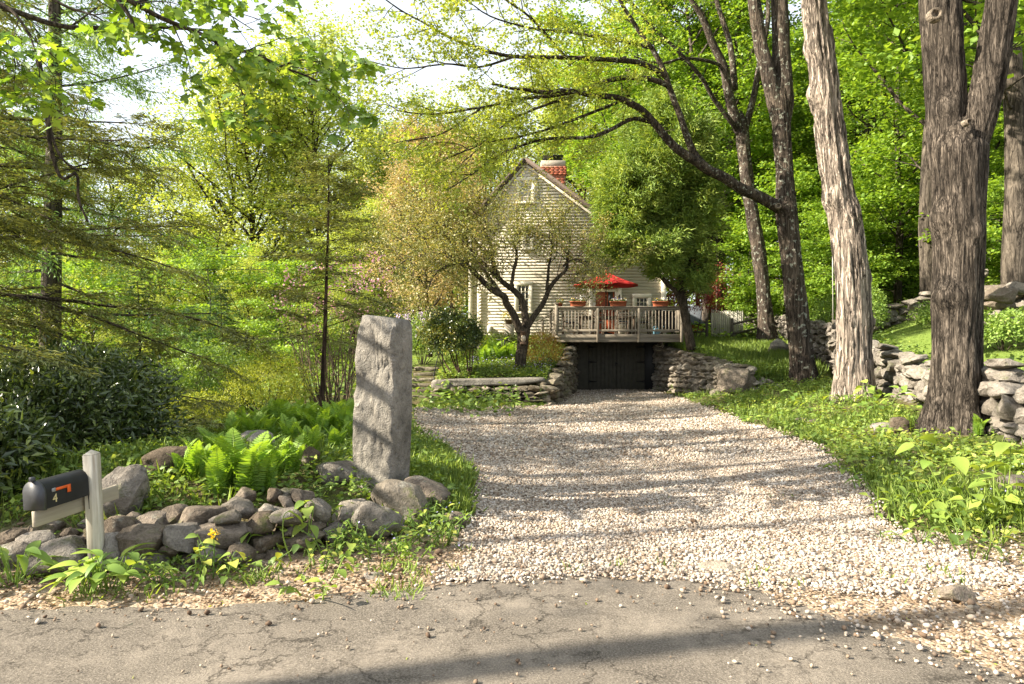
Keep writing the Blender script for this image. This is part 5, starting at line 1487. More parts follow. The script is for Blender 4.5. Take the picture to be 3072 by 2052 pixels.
limb(a, tl, [(2165, 200), (2152, 192), (2101, 178), (2043, 178), (1980, 195), (1900, 180)], 29.8, 28, 12, 4, r_, O, True, .4)
a.obj('trunk', M_BARK_B, t4, True)
a = Acc(); twig_leaves(a, tl, 11, (.10, .06), (.07, .13), r_, .85, .6, .3, TRIL); o = a.obj('crown', M_MAPLE, t4); o['kind'] = 'stuff'

# ------------------------------------------------------------------ woodland trees, one of each kind, then copies
def wood_maple(seed, Ht, rad, base, wid, nl1, per, size, leaf, bark=M_GREYB, up=.03, ang=62, spread=(.28, .09), nl2=7):
    r = np.random.default_rng(seed); a = Acc(); tw = []
    P = path(r, (0, 0, -.2), (0, 0, 1), Ht * .93, 14, .035, .02); rd = np.linspace(rad, rad * .15, len(P))
    tube(a, P, rd, 10)
    shape = lambda t: wid * (.35 + .75 * math.sin(math.pi * min(1, max(0, (t - base) / (1 - base) * .82 + .14))))
    grow(a, tw, P, rd, [dict(n=nl1, t=(base, 1), ang=lambda t: ang - 30 * max(0, t - .5), L=shape, rr=.017, seg=6, wander=.11, up=up, sides=5),
                        dict(n=nl2, t=(.25, 1), ang=48, L=wid * .36, rr=.012, seg=4, wander=.15, up=.01, sides=3, flat=.7),
                        dict(n=4, t=(.25, 1), ang=46, L=wid * .16, rr=.01, seg=3, wander=.2, sides=0, flat=.7)], r)
    b_ = Acc(); twig_leaves(b_, tw, per, spread, size, r, .8, .42, .2)
    return a.mesh('trunk', bark, True), b_.mesh('crown', leaf)

VAR = {}
VAR['woodA'] = wood_maple(51, 21, .26, .22, 4.3, 34, 22, (.13, .21), M_MAPLE)
VAR['woodB'] = wood_maple(52, 17, .17, .15, 3.4, 30, 22, (.12, .19), M_MAPLE)
VAR['under'] = wood_maple(53, 6.5, .06, .08, 2.1, 20, 14, (.10, .17), M_MAPLE, ang=78, up=.0, spread=(.2, .05))
VAR['openA'] = wood_maple(54, 21, .33, .16, 5.4, 40, 20, (.14, .24), M_OPEN, M_TWIG, .07, 45, (.34, .22))
VAR['openB'] = wood_maple(55, 17, .25, .12, 5.0, 36, 18, (.13, .22), M_OPEN, M_TWIG, .06, 50, (.32, .2))
VAR['tan'] = wood_maple(56, 11, .14, .15, 3.0, 30, 13, (.09, .16), M_TAN, M_TWIG, .06, 45, (.22, .16))
VAR['oak'] = wood_maple(57, 19, .3, .25, 5.2, 30, 9, (.11, .19), M_YOUNG, M_TWIG, .05, 52, (.3, .2))


def conifer(seed, Ht, rad, wid, base, n1, mat, bark, droop=-.03, needle=(.10, .18), per=26, z_pow=.9, seg2=9, spread=.03):
    r = np.random.default_rng(seed); a = Acc(); tw = []
    P = path(r, (0, 0, -.2), (0, 0, 1), Ht, 12, .015, .02); rd = np.linspace(rad, .015, len(P)); tube(a, P, rd, 9)
    grow(a, tw, P, rd, [dict(n=n1, t=(base, .99), ang=86, L=lambda t: wid * ((1 - t) / (1 - base) * .92 + .08) ** z_pow, rr=.014, seg=6, wander=.06, up=droop, curl=.05, sides=4),
                        dict(n=seg2, t=(.12, 1), ang=52, L=wid * .27, rr=.008, seg=4, wander=.1, up=droop, sides=3, flat=.85)], r)
    b_ = Acc(); T = np.asarray(tw); n = len(T); i = np.repeat(np.arange(n), per); t = r.random(n * per) * (NT_ - 1.001); k_ = t.astype(int); f = (t - k_)[:, None]
    Pn = T[i, k_] * (1 - f) + T[i, k_ + 1] * f + r.normal(0, spread, (n * per, 3))
    ax = unit(T[:, -1] - T[:, 0])[i]; sd = unit(np.cross(ax, [0, 0, 1.0]) + 1e-6) * np.where(r.random(n * per) < .5, 1, -1)[:, None]
    D = unit(ax * .75 + sd * .8 + r.normal(0, .22, Pn.shape) + np.array([0, 0, -.22])); L = r.uniform(*needle, n * per)
    put_leaves(b_, Pn, D, unit(np.array([0, 0, 1.0]) + r.normal(0, .35, Pn.shape)), L, L * .24, np.clip(.5 * r.random(n)[i] + .5 * r.random(n * per), 0, 1))
    return a.mesh('trunk', bark, True), b_.mesh('crown', mat)

VAR['spruce'] = conifer(61, 12, .17, 2.9, .06, 90, M_DARKC, M_REDB, -.03, (.16, .28), 12)


def plant_tree(kind, x, y, s, rz, name, label, group, sz=None):
    o = tree(name, label, (x, y, Hz(x, y)), group); o.rotation_euler = (0, 0, rz); o.scale = (s, s, sz or s)
    link('trunk', VAR[kind][0], o); c = link('crown', VAR[kind][1], o); c['kind'] = 'stuff'
    return o

rw_ = random.Random(41)
# the bright maple wood on the right
spots = []
tries = 0
while len(spots) < 46 and tries < 4000:
    tries += 1
    Yq = rw_.uniform(27, 74); u = rw_.uniform(1850, 3500); x = (u - 1536) / FPX * Yq
    if Yq < 36 and u < 2420: continue
    if Yq < 30 and 2560 < u < 2900: continue
    if min([math.hypot(x - p[0], Yq - p[1]) for p in spots] or [9]) < 3.4: continue
    spots.append((x, Yq))
for i, (x, y) in enumerate(spots):
    kd = 'woodA' if (i % 3 or y > 55) else 'woodB'
    plant_tree(kd, x, y, rw_.uniform(.85, 1.2), rw_.uniform(0, 6.28), 'maple_tree', 'slim bright green maple in the dense wood beyond the stone walls', 'maples of the wood on the right')
us = 0
while us < 44:
    Yq = rw_.uniform(22, 52); u = rw_.uniform(2180, 3500); x = (u - 1536) / FPX * Yq
    if inside_dist(LAWNS[2], np.array([[x, Yq]]))[0] > -1.2 or (Yq < 34 and u < 2420): continue
    if Yq < 27 and 2560 < u < 2960: continue
    plant_tree('under', x, Yq, rw_.uniform(.6, 1.25), rw_.uniform(0, 6.28), 'maple_sapling', 'young understorey maple with layered bright leaves in the wood', 'saplings under the wood on the right'); us += 1
# stouter trunks one can pick out in that wood
for (u, Yq, kd, s, lb) in ((3046, 19.5, 'woodA', 1.35, 'thick dark maple trunk cut by the right picture edge beyond the upper wall'), (2786, 25.5, 'woodA', 1.2, 'grey maple standing behind the tumbled stones, just left of the big forked maple'),
                           (2165, 37.5, 'woodA', 1.15, 'stout grey maple trunk rising behind the picket fence'), (2235, 41, 'woodB', 1.2, 'thin dark maple right of the picket fence top')):
    plant_tree(kd, (u - 1536) / FPX * Yq, Yq, s, 1.0 + u, 'maple_tree', lb, None)
# behind and beside the house
for (u, Yq, kd, s, rz, lb) in ((1750, 52, 'openA', .98, 1, 'pale green maple rising behind the brick chimney'), (1960, 47, 'woodA', 1.0, 2, 'bright maple behind the right slope of the roof'), (1880, 60, 'openA', 1.05, 4, 'pale maple farther back between chimney and cedar'),
                               (1560, 58, 'oak', 1.05, 3, 'thinly leafed tall tree behind the house gable'), (1420, 50, 'oak', .92, 5, 'thinly leafed tree left behind the gable with sky showing through'), (1300, 54, 'openB', 1.0, 2, 'pale maple left of the house in the second row'),
                               (1240, 46, 'openB', .92, 0, 'rounded pale green maple left of the house'), (1360, 38, 'tan', 1.05, 1, 'tan-pink budding tree just left of the house roof'), (1290, 25.5, 'tan', .78, 1.5, 'tan budding tree standing in front of the left house corner'), (1250, 33, 'tan', .78, 4, 'smaller tan budding tree left of the house wall'),
                               (1120, 52, 'openA', .85, 3, 'pale maple between the tall maple and the house'), (960, 45, 'openA', 1.06, 0, 'tallest yellow-green maple in the middle of the left background'), (760, 45, 'openA', .98, 2.2, 'broad yellow-green maple left of the tallest one'),
                               (600, 43, 'openB', 1.14, 1.4, 'yellow-green maple at the left edge of the sky gap'), (470, 52, 'openB', 1.0, .4, 'pale maple low behind the larch'), (300, 48, 'openA', .85, 5, 'pale maple behind the larch trunk'), (120, 46, 'openA', .9, 1, 'pale maple at the far left behind the hemlock'),
                               (860, 60, 'openA', 1.1, 3.3, 'maple of the back row behind the tallest one'), (1060, 68, 'openA', .95, 4.1, 'maple of the back row right of the tallest one'), (560, 64, 'openB', .95, 2.6, 'maple of the back row at left'), (-120, 40, 'openA', .9, 1, 'pale maple beyond the left picture edge'),
                               (1480, 72, 'openA', 1.0, 2, 'far maple behind the house, left'), (1680, 74, 'openA', 1.1, 5, 'far maple behind the house, right')):
    plant_tree(kd, (u - 1536) / FPX * Yq, Yq, s, rz, 'maple_tree' if kd != 'oak' else 'oak_tree', lb, None)
# lower trees at left: dark spruces and fresh bushes
for (u, Yq, kd, s, lb) in ((680, 27, 'spruce', .42, 'small deep green spruce behind the rounded green shrub'), (560, 25, 'spruce', .36, 'dark low spruce at the left end of the lower lawn'), (430, 28, 'spruce', .55, 'dark spruce left of the lower lawn'), (850, 31, 'spruce', .4, 'dark spruce behind the yellow-green shrub'),
                           (1130, 33, 'spruce', .6, 'dark spruce left of the house corner'), (1230, 31, 'spruce', .62, 'taller dark spruce behind the lilac'), (60, 22, 'spruce', .5, 'dark spruce low at the left picture edge'),
                           (740, 34, 'openB', .42, 'rounded grey-green small tree behind the shrubs'), (620, 31, 'under', 1.2, 'small bright green tree left of the shrubs'), (900, 27, 'under', .8, 'small bright tree behind the young hemlock'), (1050, 33, 'openB', .4, 'small pale tree between hemlock and house'),
                           (330, 30, 'openB', .45, 'small pale tree at the left below the larch'), (200, 26, 'under', 1.1, 'bright sapling at left behind the rhododendron'), (480, 36, 'openB', .5, 'pale small tree beyond the lower lawn'), (1180, 36, 'openB', .5, 'pale small tree behind the azalea')):
    plant_tree(kd, (u - 1536) / FPX * Yq, Yq, s, u * .7, 'spruce_tree' if kd == 'spruce' else 'small_tree', lb, None)

# far wood that closes the view between the trunks: reads as one mass
r_ = np.random.default_rng(71); n = 60000; th = r_.uniform(R(-58), R(60), n); dist = r_.uniform(78, 100, n)
x, y = np.sin(th) * dist, np.cos(th) * dist; topz = np.where(th < 0, 9 + 3 * np.sin(th * 9), 13 + 8 * sstep(.1, .5, th)) + 5 * fbm(np.stack([th * 14, th * 0, th * 0], -1), 3, 4)
P = np.stack([x, y, H(x, y) + r_.random(n) ** .9 * topz], -1); a = Acc(); L = r_.uniform(.35, .75, n)
put_leaves(a, P, unit(r_.normal(size=P.shape)), unit(r_.normal(size=P.shape) + [0, -.3, .8]), L, L * .8, np.clip(.5 + .5 * fbm(P * .25, 3, 2) + r_.normal(0, .2, n), 0, 1))
tag(a.obj('distant_woods', M_MAPLE), 'far wood closing the view between the trunks', None, None, 'stuff')
# ------------------------------------------------------------------ crabapple in front of the house
Y = 21.2; b = at(1558, 1112, Y); b.z = Hz(b.x, b.y) - .05; O = np.array(b)
cr_ = tree('crabapple_tree', 'spreading dark-limbed crabapple with small bronze leaves before the house front', b)
a = Acc(); tl = []; r_ = np.random.default_rng(81)
CL = [dict(n=lambda P: max(3, int(np.linalg.norm(np.diff(P, axis=0), axis=1).sum() / .17)), t=(.1, 1), ang=52, L=1.5, rr=.009, seg=7, wander=.22, up=.06, sides=4),
      dict(n=9, t=(.12, 1), ang=48, L=.6, rr=.010, seg=4, wander=.25, up=.03, sides=3)]
def crab(pts, Y0, Y1, w0, w1, t0=.3, tw=True):
    P = smooth_path(px_path(pts, Y0, Y1, O), len(pts) * 5); P = P + np.cumsum(r_.normal(0, .008, P.shape), 0)
    rad = np.linspace(w0, w1, len(P)) * Y / FPX / 2; tube(a, P, rad, 9)
    if tw: i = int(len(P) * t0); grow(a, tl, P[i:], rad[i:], CL, r_)
crab([(1557, 1125), (1558, 1100), (1564, 1045), (1571, 1000), (1572, 985)], 21.2, 21.2, 36, 34, 0, False)
crab([(1568, 1005), (1556, 980), (1541, 948), (1518, 912), (1508, 890), (1464, 865), (1430, 832), (1407, 808), (1372, 785), (1332, 796), (1290, 812)], 21.2, 20.3, 26, 8, .35)
crab([(1510, 890), (1480, 850), (1440, 800), (1400, 740), (1350, 690), (1290, 660)], 21, 21.6, 13, 4, .2)
crab([(1574, 995), (1577, 957), (1563, 899), (1522, 859), (1498, 836), (1478, 790), (1470, 740), (1450, 690), (1430, 640)], 21.3, 22.0, 24, 5, .35)
crab([(1535, 870), (1540, 820), (1550, 760), (1545, 720), (1552, 690), (1556, 660)], 21.3, 21.0, 13, 3, .15)
crab([(1578, 985), (1592, 960), (1625, 911), (1648, 853), (1688, 802), (1694, 756), (1700, 700)], 21.2, 21.6, 20, 6, .45)
crab([(1640, 870), (1650, 800), (1660, 740), (1652, 710), (1662, 680)], 21.4, 20.6, 11, 3, .2)
crab([(1690, 800), (1730, 780), (1770, 790), (1800, 820)], 21.5, 21.3, 8, 3, .1)
crab([(1500, 840), (1430, 770), (1330, 720), (1250, 700), (1180, 720)], 21.4, 22.4, 11, 3, .2)
crab([(1400, 805), (1330, 760), (1250, 770), (1190, 800)], 20.6, 20.0, 9, 3, .2)
crab([(1470, 780), (1400, 690), (1340, 600), (1290, 540)], 21.8, 23.0, 10, 3, .2)
a.obj('trunk', M_TWIG, cr_, True)
a = Acc(); twig_leaves(a, tl, 34, (.10, .09), (.05, .10), r_, .6, .8, .2, KITE, .5); o = a.obj('crown', M_CRAB, cr_); o['kind'] = 'stuff'
# lantern hanging on its trunk
M_RUST = plain('rusty_tin', (.12, .075, .05), .6, .35, 14, .2, .3)
c = at(1570, 1012, 20.95); ln = empty('oil_lantern', 'rusty old oil lantern hanging on the crabapple trunk', 'lantern', (c.x, c.y, c.z - .02))
a = Acc(); lathe(a, [(0, -.2), (.09, -.2), (.1, -.17), (.09, -.13), (.05, -.11), (0, -.1)], 16); a.obj('tank', M_RUST, ln, True)
a = Acc(); lathe(a, [(.05, -.11), (.085, -.04), (.075, .04), (.045, .08)], 16); a.obj('globe', plain('dusty_glass', (.33, .27, .2), .15, .2, 10, .05, 0, .6), ln, True)
a = Acc(); lathe(a, [(.045, .08), (.06, .09), (.055, .17), (.07, .175), (.07, .2), (0, .22)], 16); a.obj('chimney_cap', M_RUST, ln, True)
a = Acc()
for sx in (-1, 1): tube(a, [(sx * .09, 0, -.16), (sx * .115, 0, 0), (sx * .09, 0, .12), (sx * .055, 0, .16)], .01, 6)
tube(a, [(-.1, 0, .1), (-.09, 0, .26), (0, .03, .32), (.09, 0, .26), (.1, 0, .1)], .005, 5); a.obj('frame', M_RUST, ln)

# ------------------------------------------------------------------ arborvitae by the deck
Y = 24.3; b = at(2066, 1035, Y); b.z = Hz(b.x, b.y) - .1; O = np.array(b)
ce = tree('cedar_tree', 'big feathery dark green arborvitae leaning over the right end of the deck', b)
a = Acc(); r_ = np.random.default_rng(83)
def ced(pts, w0, w1, Y0=Y, Y1=Y):
    P = smooth_path(px_path(pts, Y0, Y1, O), len(pts) * 5); tube(a, P, np.linspace(w0, w1, len(P)) * Y / FPX / 2, 9); return P
stems = [ced([(2075, 1050), (2062, 980), (2054, 935), (2046, 863), (2043, 780), (2040, 650), (2035, 500), (2030, 340)], 30, 5),
         ced([(2056, 940), (2029, 877), (2007, 857), (1988, 835), (1949, 780), (1900, 700), (1880, 600), (1880, 480)], 17, 4, Y, Y - .8),
         ced([(2046, 870), (2060, 800), (2075, 700), (2085, 600), (2080, 470)], 26, 5, Y, Y + .6), ced([(2044, 800), (2000, 720), (1970, 600), (1965, 450), (1960, 360)], 22, 4, Y, Y - .5),
         ced([(2050, 900), (2090, 850), (2120, 780), (2140, 700)], 16, 4, Y, Y - .6)]
for P in stems:
    for k in range(26):
        p = P[r_.integers(len(P) // 3, len(P))]; d = unit([r_.normal(), r_.normal(), -.1]); tube(a, path(r_, p, d, r_.uniform(.6, 1.6), 5, .1, -.05), np.linspace(.018, .004, 6), 4, False)
a.obj('trunk', M_TWIG, ce, True)
def ell(u, v, ru, rv, n, dY=0.0, ry=1.5):
    c = np.array(at(u, v, Y + dY)) - O; p, d = shell(r_, n, (ru * Y / FPX, ry, rv * Y / FPX), .45, 3.4, .3, int(u)); return p + c, d
parts = [ell(1990, 520, 150, 200, 6500), ell(2040, 420, 95, 110, 2600), ell(1890, 620, 105, 150, 4200, -.5, 1.2), ell(1935, 740, 120, 70, 2600, -.8, 1.1), ell(1850, 745, 75, 50, 1100, -.9, .8), ell(2080, 610, 70, 170, 2900, .3), ell(2085, 780, 55, 60, 800, -.2, 1.0), ell(2000, 690, 130, 110, 3000, .2), ell(1985, 330, 60, 60, 700, 0, .8), ell(2100, 850, 40, 50, 350, -.2, .8), ell(2060, 840, 50, 40, 500, -.5, .7), ell(1985, 800, 50, 50, 700, -.6, .8)]
P = np.concatenate([p for p, d in parts]); d = np.concatenate([d for p, d in parts])
g = fbm(P * 1.9, 3, 7); keep = g > -.10; P, d, g = P[keep], d[keep], g[keep]
a = Acc()
for rep in range(6):                                         # a flat drooping spray is four fans of scale leaves
    Q = P + r_.normal(0, .07, P.shape); D = unit(d * [1, 1, .2] + r_.normal(0, .45, P.shape) + [0, 0, -.35 + .5 * (rep % 2)])
    L = r_.uniform(.12, .26, len(P)); put_leaves(a, Q, D, unit(d + r_.normal(0, .6, P.shape)), L, L * .22, np.clip(.5 + .9 * g + r_.normal(0, .18, len(P)), 0, 1), TRIL)
o = a.obj('crown', M_CEDAR, ce); o['kind'] = 'stuff'

# ------------------------------------------------------------------ evergreen sprays for the near conifers
def sprays(acc, tw, per, needle, r, w=.16, up=-.15, jit=.02, fan=.9):
    """Flat ferny sprays: short side shoots left and right of every twig."""
    T = np.asarray(tw); n = len(T); tt = np.tile(np.linspace(.05, 1, per), n) * (NT_ - 1.001); i = np.repeat(np.arange(n), per); k_ = tt.astype(int); f = (tt - k_)[:, None]
    P = T[i, k_] * (1 - f) + T[i, k_ + 1] * f + r.normal(0, jit, (n * per, 3)); ax = unit(T[i, k_ + 1] - T[i, k_]); sd = unit(np.cross(ax, [0, 0, 1.0]) + 1e-6) * np.where(np.arange(n * per) % 2, 1, -1)[:, None]
    D = unit(ax * .7 + sd * fan + r.normal(0, .18, P.shape) + np.array([0, 0, up])); L = r.uniform(*needle, n * per) * (1.15 - .6 * tt / NT_)
    put_leaves(acc, P, D, unit(np.array([0, 0, 1.0]) + r.normal(0, .3, P.shape)), L, L * w, np.clip(.45 * r.random(n)[i] + .55 * r.random(n * per), 0, 1))

# hemlock reaching in from the left: its trunk stands outside the picture
b = Vector((-9.6, 9.6, Hz(-9.6, 9.6))); O = np.array(b)
hm = tree('hemlock_tree', 'old hemlock reaching in from the left with long drooping olive sprays', b)
a = Acc(); tl = []; r_ = np.random.default_rng(85)
P = path(r_, (0, 0, -.2), (0, 0, 1), 11, 12, .02, .02); tube(a, P, np.linspace(.3, .04, 13), 12)
HB = [dict(n=15, t=(.16, 1), ang=50, L=lambda t: 1.35 * (1.1 - .55 * t), rr=.008, seg=5, wander=.1, up=-.045, sides=4, flat=.8), dict(n=7, t=(.12, 1), ang=48, L=.42, rr=.006, seg=4, wander=.12, up=-.05, sides=3, flat=.85)]
for k in range(27):
    z = .9 + .19 * k + r_.uniform(-.1, .1); az = R(r_.uniform(-48, 52)); L = r_.uniform(3.4, 5.8)
    Q = path(r_, (0, 0, z), (math.cos(az), math.sin(az), r_.uniform(-.05, .22)), L, 10, .06, -.045, .05); rd = np.linspace(.045, .008, len(Q)); tube(a, Q, rd, 6, False); grow(a, tl, Q, rd, HB, r_)
for k in range(12):
    z = r_.uniform(1, 9); az = R(r_.uniform(70, 290)); Q = path(r_, (0, 0, z), (math.cos(az), math.sin(az), 0), r_.uniform(2, 3.5), 8, .06, -.04); rd = np.linspace(.04, .008, len(Q)); tube(a, Q, rd, 5, False); grow(a, tl, Q, rd, [dict(HB[0], n=6), dict(HB[1], n=4)], r_)
# bare hanging branch
tube(a, smooth_path(px_path([(115, 180), (138, 300), (150, 430), (184, 535), (230, 520), (236, 600), (264, 665)], 7.6, 7.4, O), 30), np.linspace(.03, .012, 30), 7)
tube(a, smooth_path(px_path([(132, 300), (160, 420), (190, 480), (235, 512)], 7.6, 7.4, O), 20), np.linspace(.02, .012, 20), 7)
a.obj('trunk', M_TWIG, hm, True)
a = Acc(); sprays(a, tl, 26, (.07, .14), r_, .20); o = a.obj('crown', M_HEM, hm); o['kind'] = 'stuff'

# larch with a straight trunk behind it
Y = 14.5; b = at(140, 1120, Y); b.z = Hz(b.x, b.y) - .1; O = np.array(b)
la = tree('larch_tree', 'tall straight larch at the left with fresh hanging green tufts', b)
a = Acc(); tl = []; r_ = np.random.default_rng(87)
P = path(r_, (0, 0, -.2), (.01, 0, 1), 15, 14, .012, .02); tube(a, P, np.linspace(.24, .05, 15), 14)
grow(a, tl, P, np.linspace(.24, .05, 15), [dict(n=58, t=(.24, 1), ang=84, L=lambda t: 3.3 * (1.15 - .8 * t), rr=.011, seg=7, wander=.08, up=-.03, curl=.06, sides=5), dict(n=13, t=(.12, 1), ang=55, L=.75, rr=.006, seg=4, wander=.12, up=-.12, sides=3, flat=.45)], r_)
a.obj('trunk', M_GREYB, la, True)
a = Acc(); sprays(a, tl, 60, (.08, .17), r_, .26, -.35, .10); o = a.obj('crown', M_LARCH, la); o['kind'] = 'stuff'

# thin young hemlock left of the granite post
Y = 11.2; b = at(965, 1295, Y); b.z = Hz(b.x, b.y) - .05; O = np.array(b)
yh = tree('young_hemlock', 'thin young hemlock with bare lower stem left of the granite post', b)
a = Acc(); tl = []; r_ = np.random.default_rng(88)
P = np.concatenate([px_path([(965, 1300), (966, 1200), (971, 1090), (976, 960), (980, 820), (984, 700), (986, 580), (986, 470)], Y, Y, O)]); P = smooth_path(P, 24); rd = np.linspace(.048, .008, 24); tube(a, P, rd, 9)
grow(a, tl, P, rd, [dict(n=46, t=(.33, .99), ang=84, L=lambda t: 1.25 * (1.25 - .95 * t) if t > .42 else .9, rr=.008, seg=6, wander=.07, up=-.02, sides=4), dict(n=11, t=(.2, 1), ang=52, L=.36, rr=.006, seg=3, wander=.1, up=-.02, sides=3, flat=.85)], r_)
a.obj('trunk', M_REDB, yh, True)
a = Acc(); sprays(a, tl, 20, (.06, .12), r_, .24); o = a.obj('crown', M_HEM, yh); o['kind'] = 'stuff'

# ------------------------------------------------------------------ maple overhanging top left: its big leaves one by one
b = Vector((-7.2, 5.75, 0)); b.z = Hz(b.x, b.y) - .1; O = np.array(b)
mt = tree('maple_tree', 'near maple whose leafy boughs hang into the top left of the view', b)
a = Acc(); tl = []; r_ = np.random.default_rng(91)
P = path(r_, (0, 0, -.1), (.05, 0, 1), 11, 12, .03, .02); tube(a, P, np.linspace(.26, .1, 13), 12)
ML = [dict(n=lambda P: max(3, int(np.linalg.norm(np.diff(P, axis=0), axis=1).sum() / .13)), t=(.05, 1), ang=48, L=.6, rr=.011, seg=5, wander=.16, up=-.05, sides=4, flat=.6), dict(n=2, t=(.3, 1), ang=45, L=.25, rr=.01, seg=3, wander=.2, up=-.06, sides=3, flat=.6)]
def bough(pts, Y0, Y1, w0, w1, t0=0.0, lv=ML):
    Pb = px_path(pts, Y0, Y1, O); Pb = smooth_path(Pb, len(pts) * 5); rd = np.linspace(w0, w1, len(Pb)); tube(a, Pb, rd, 8); i = int(len(Pb) * t0)
    if lv: grow(a, tl, Pb[i:], rd[i:], lv, r_)
    return Pb
bough([(-700, -180), (-300, -90), (100, -40), (330, -20), (405, 11), (490, 57), (597, 99), (689, 145), (765, 161), (842, 199), (941, 237), (1010, 290)], 5.6, 6.6, .05, .007, .42)
bough([(640, 120), (690, 190), (720, 260), (742, 330)], 6.4, 6.3, .012, .004)
bough([(842, 199), (900, 180), (960, 190), (1020, 230)], 6.5, 6.7, .01, .004)
bough([(405, 11), (470, -10), (560, 0), (660, 30), (760, 90)], 6.0, 6.6, .016, .004)
bough([(-300, -60), (0, 20), (150, 70), (245, 84), (428, 80), (643, 92)], 6.2, 6.9, .035, .012, .7, [dict(ML[0], n=3), ML[1]])
bough([(330, -30), (370, 20), (398, 70), (394, 110)], 6.0, 6.0, .022, .016, 0, None)
bough([(-100, -40), (20, 20), (80, 90), (110, 170), (120, 230)], 5.9, 5.8, .02, .004, .3)
bough([(-200, 40), (-60, 90), (20, 130), (60, 200)], 5.7, 5.8, .02, .004, .3)
bough([(100, -40), (200, 20), (290, 50), (350, 100)], 6.0, 6.1, .018, .004, .2)
for zz, y1, r0 in ((3.55, 3.3, .07), (4.0, 3.6, .05), (4.42, 3.2, .085), (4.85, 3.5, .05), (5.25, 3.0, .07)):      # boughs that stripe the granite post with shade
    Q = smooth_path(np.array([(.0, 0, zz - .5), (.75, .05, zz), (1.0, -.3, zz + .1), (1.03, -1.0 + (y1 - 3.2) * .2, zz + .2)]), 14); tube(a, Q, np.linspace(r0, r0 * .6, 14), 7); grow(a, tl, Q, np.linspace(r0, r0 * .6, 14), [dict(ML[0], n=2), dict(ML[1], n=1)], r_)
a.obj('trunk', M_TWIG, mt, True)
T = np.asarray(tl); n = len(T); per = 7; i = np.repeat(np.arange(n), per); k_ = r_.integers(2, NT_, n * per)
LP = T[i, k_] + r_.normal(0, .05, (n * per, 3)) * [1, 1, .7]; LD = unit(r_.normal(size=LP.shape) * [1, 1, .5] + [.1, 0, -.55]); LN = unit(np.array([0, -.35, .8]) + r_.normal(0, .45, LP.shape)); LS = r_.uniform(.07, .13, len(LP))
near_cam = np.linalg.norm(LP + O - np.array([0, 0, CAM_Z]), axis=1); inview = np.abs((LP + O)[:, 0] / (LP + O)[:, 1]) < .76
order = np.argsort(near_cam + 50 * ~inview)
leaf_meshes = []
for q in range(8):
    a_ = Acc(); put_leaves(a_, np.zeros((1, 3)), np.array([[1.0, 0, 0]]), np.array([[0, .05 * (q % 3 - 1), 1.0]]), np.ones(1), np.full(1, .95 + .04 * (q % 3)), np.array([q / 7]), MAPLE); leaf_meshes.append(a_.mesh('leaf', M_MAPLE))
for j, q in enumerate(order[:290]):
    D = Vector(LD[q]); S = Vector(LN[q]).cross(D).normalized(); Nn = D.cross(S)
    o = link('leaf', leaf_meshes[j % 8], mt); M = Matrix((D, S, Nn)).transposed().to_4x4(); M.translation = Vector(LP[q]); o.matrix_local = M @ Matrix.Diagonal((LS[q], LS[q], LS[q], 1))
a = Acc(); q = order[290:]; put_leaves(a, LP[q], LD[q], LN[q], LS[q], LS[q] * .97, r_.random(len(q)), MAPLE)
tc_ = []; grow(Acc(), tc_, P[6:] * 1.0, np.linspace(.2, .1, 7), [dict(n=14, t=(.1, 1), ang=60, L=2.6, rr=.014, seg=5, wander=.15, up=.02, sides=0), dict(n=6, t=(.3, 1), ang=45, L=1.0, rr=.01, seg=3, wander=.2, sides=0, flat=.6)], r_)
twig_leaves(a, tc_, 8, (.2, .1), (.09, .14), r_, .95, .5, .3, MAPLE)
o = a.obj('crown', M_MAPLE, mt); o['kind'] = 'stuff'

# roadside trees left of the picture: their long shadows cross the drive
def side_tree(x, y, Ht, rad, seed, label, base=.3, n=16, L=2.6, per=10, wander=.02):
    o = tree('roadside_tree', label, (x, y, Hz(x, y) - .05)); r = np.random.default_rng(seed); a = Acc(); tw = []
    P = path(r, (0, 0, 0), (0, 0, 1), Ht, 14, wander, .0); P[:, :2] -= np.linspace(0, 1, len(P))[:, None] * P[-1, :2]; rd = np.linspace(rad, rad * .55, len(P)); tube(a, P, rd, 10)
    grow(a, tw, P, rd, [dict(n=n, t=(base, 1), ang=58, L=L, rr=.018, seg=6, wander=.14, up=.02, sides=5), dict(n=6, t=(.25, 1), ang=48, L=L * .4, rr=.012, seg=4, wander=.16, sides=3, flat=.6)], r)
    a.obj('trunk', M_BARK_D, o, True); a = Acc(); twig_leaves(a, tw, per, (.25, .12), (.10, .17), r, .85, .5, .25); c = a.obj('crown', M_MAPLE, o); c['kind'] = 'stuff'
    return o
SIDE = [(-12.0, .68, 14.5, .17, 'slim roadside tree standing left of the camera by the asphalt', .88, 6, 1.2, 6), (-14.0, 2.35, 12, .12, 'roadside tree at the left beyond the picture, second from the camera', .6, 7, 1.6, 6),
        (-13.5, 4.45, 13, .30, 'thick roadside tree at the left beyond the picture, third from the camera', .75, 6, 1.6, 6), (-14.2, 5.2, 13, .17, 'slimmer tree beside the thick roadside tree', .8, 5, 1.4, 6), (-15, 7.1, 14, .24, 'roadside tree at the left beyond the picture, behind the near maple', .7, 7, 1.6, 6),
        (-14, 8.6, 14, .16, 'slim tree on the left bank beyond the picture', .8, 5, 1.5, 6), (-16, 11.2, 15, .26, 'tree on the left slope beyond the picture', .7, 7, 1.6, 6)]
for i_, q in enumerate(SIDE): side_tree(*q[:4], 95 + i_, *q[4:])

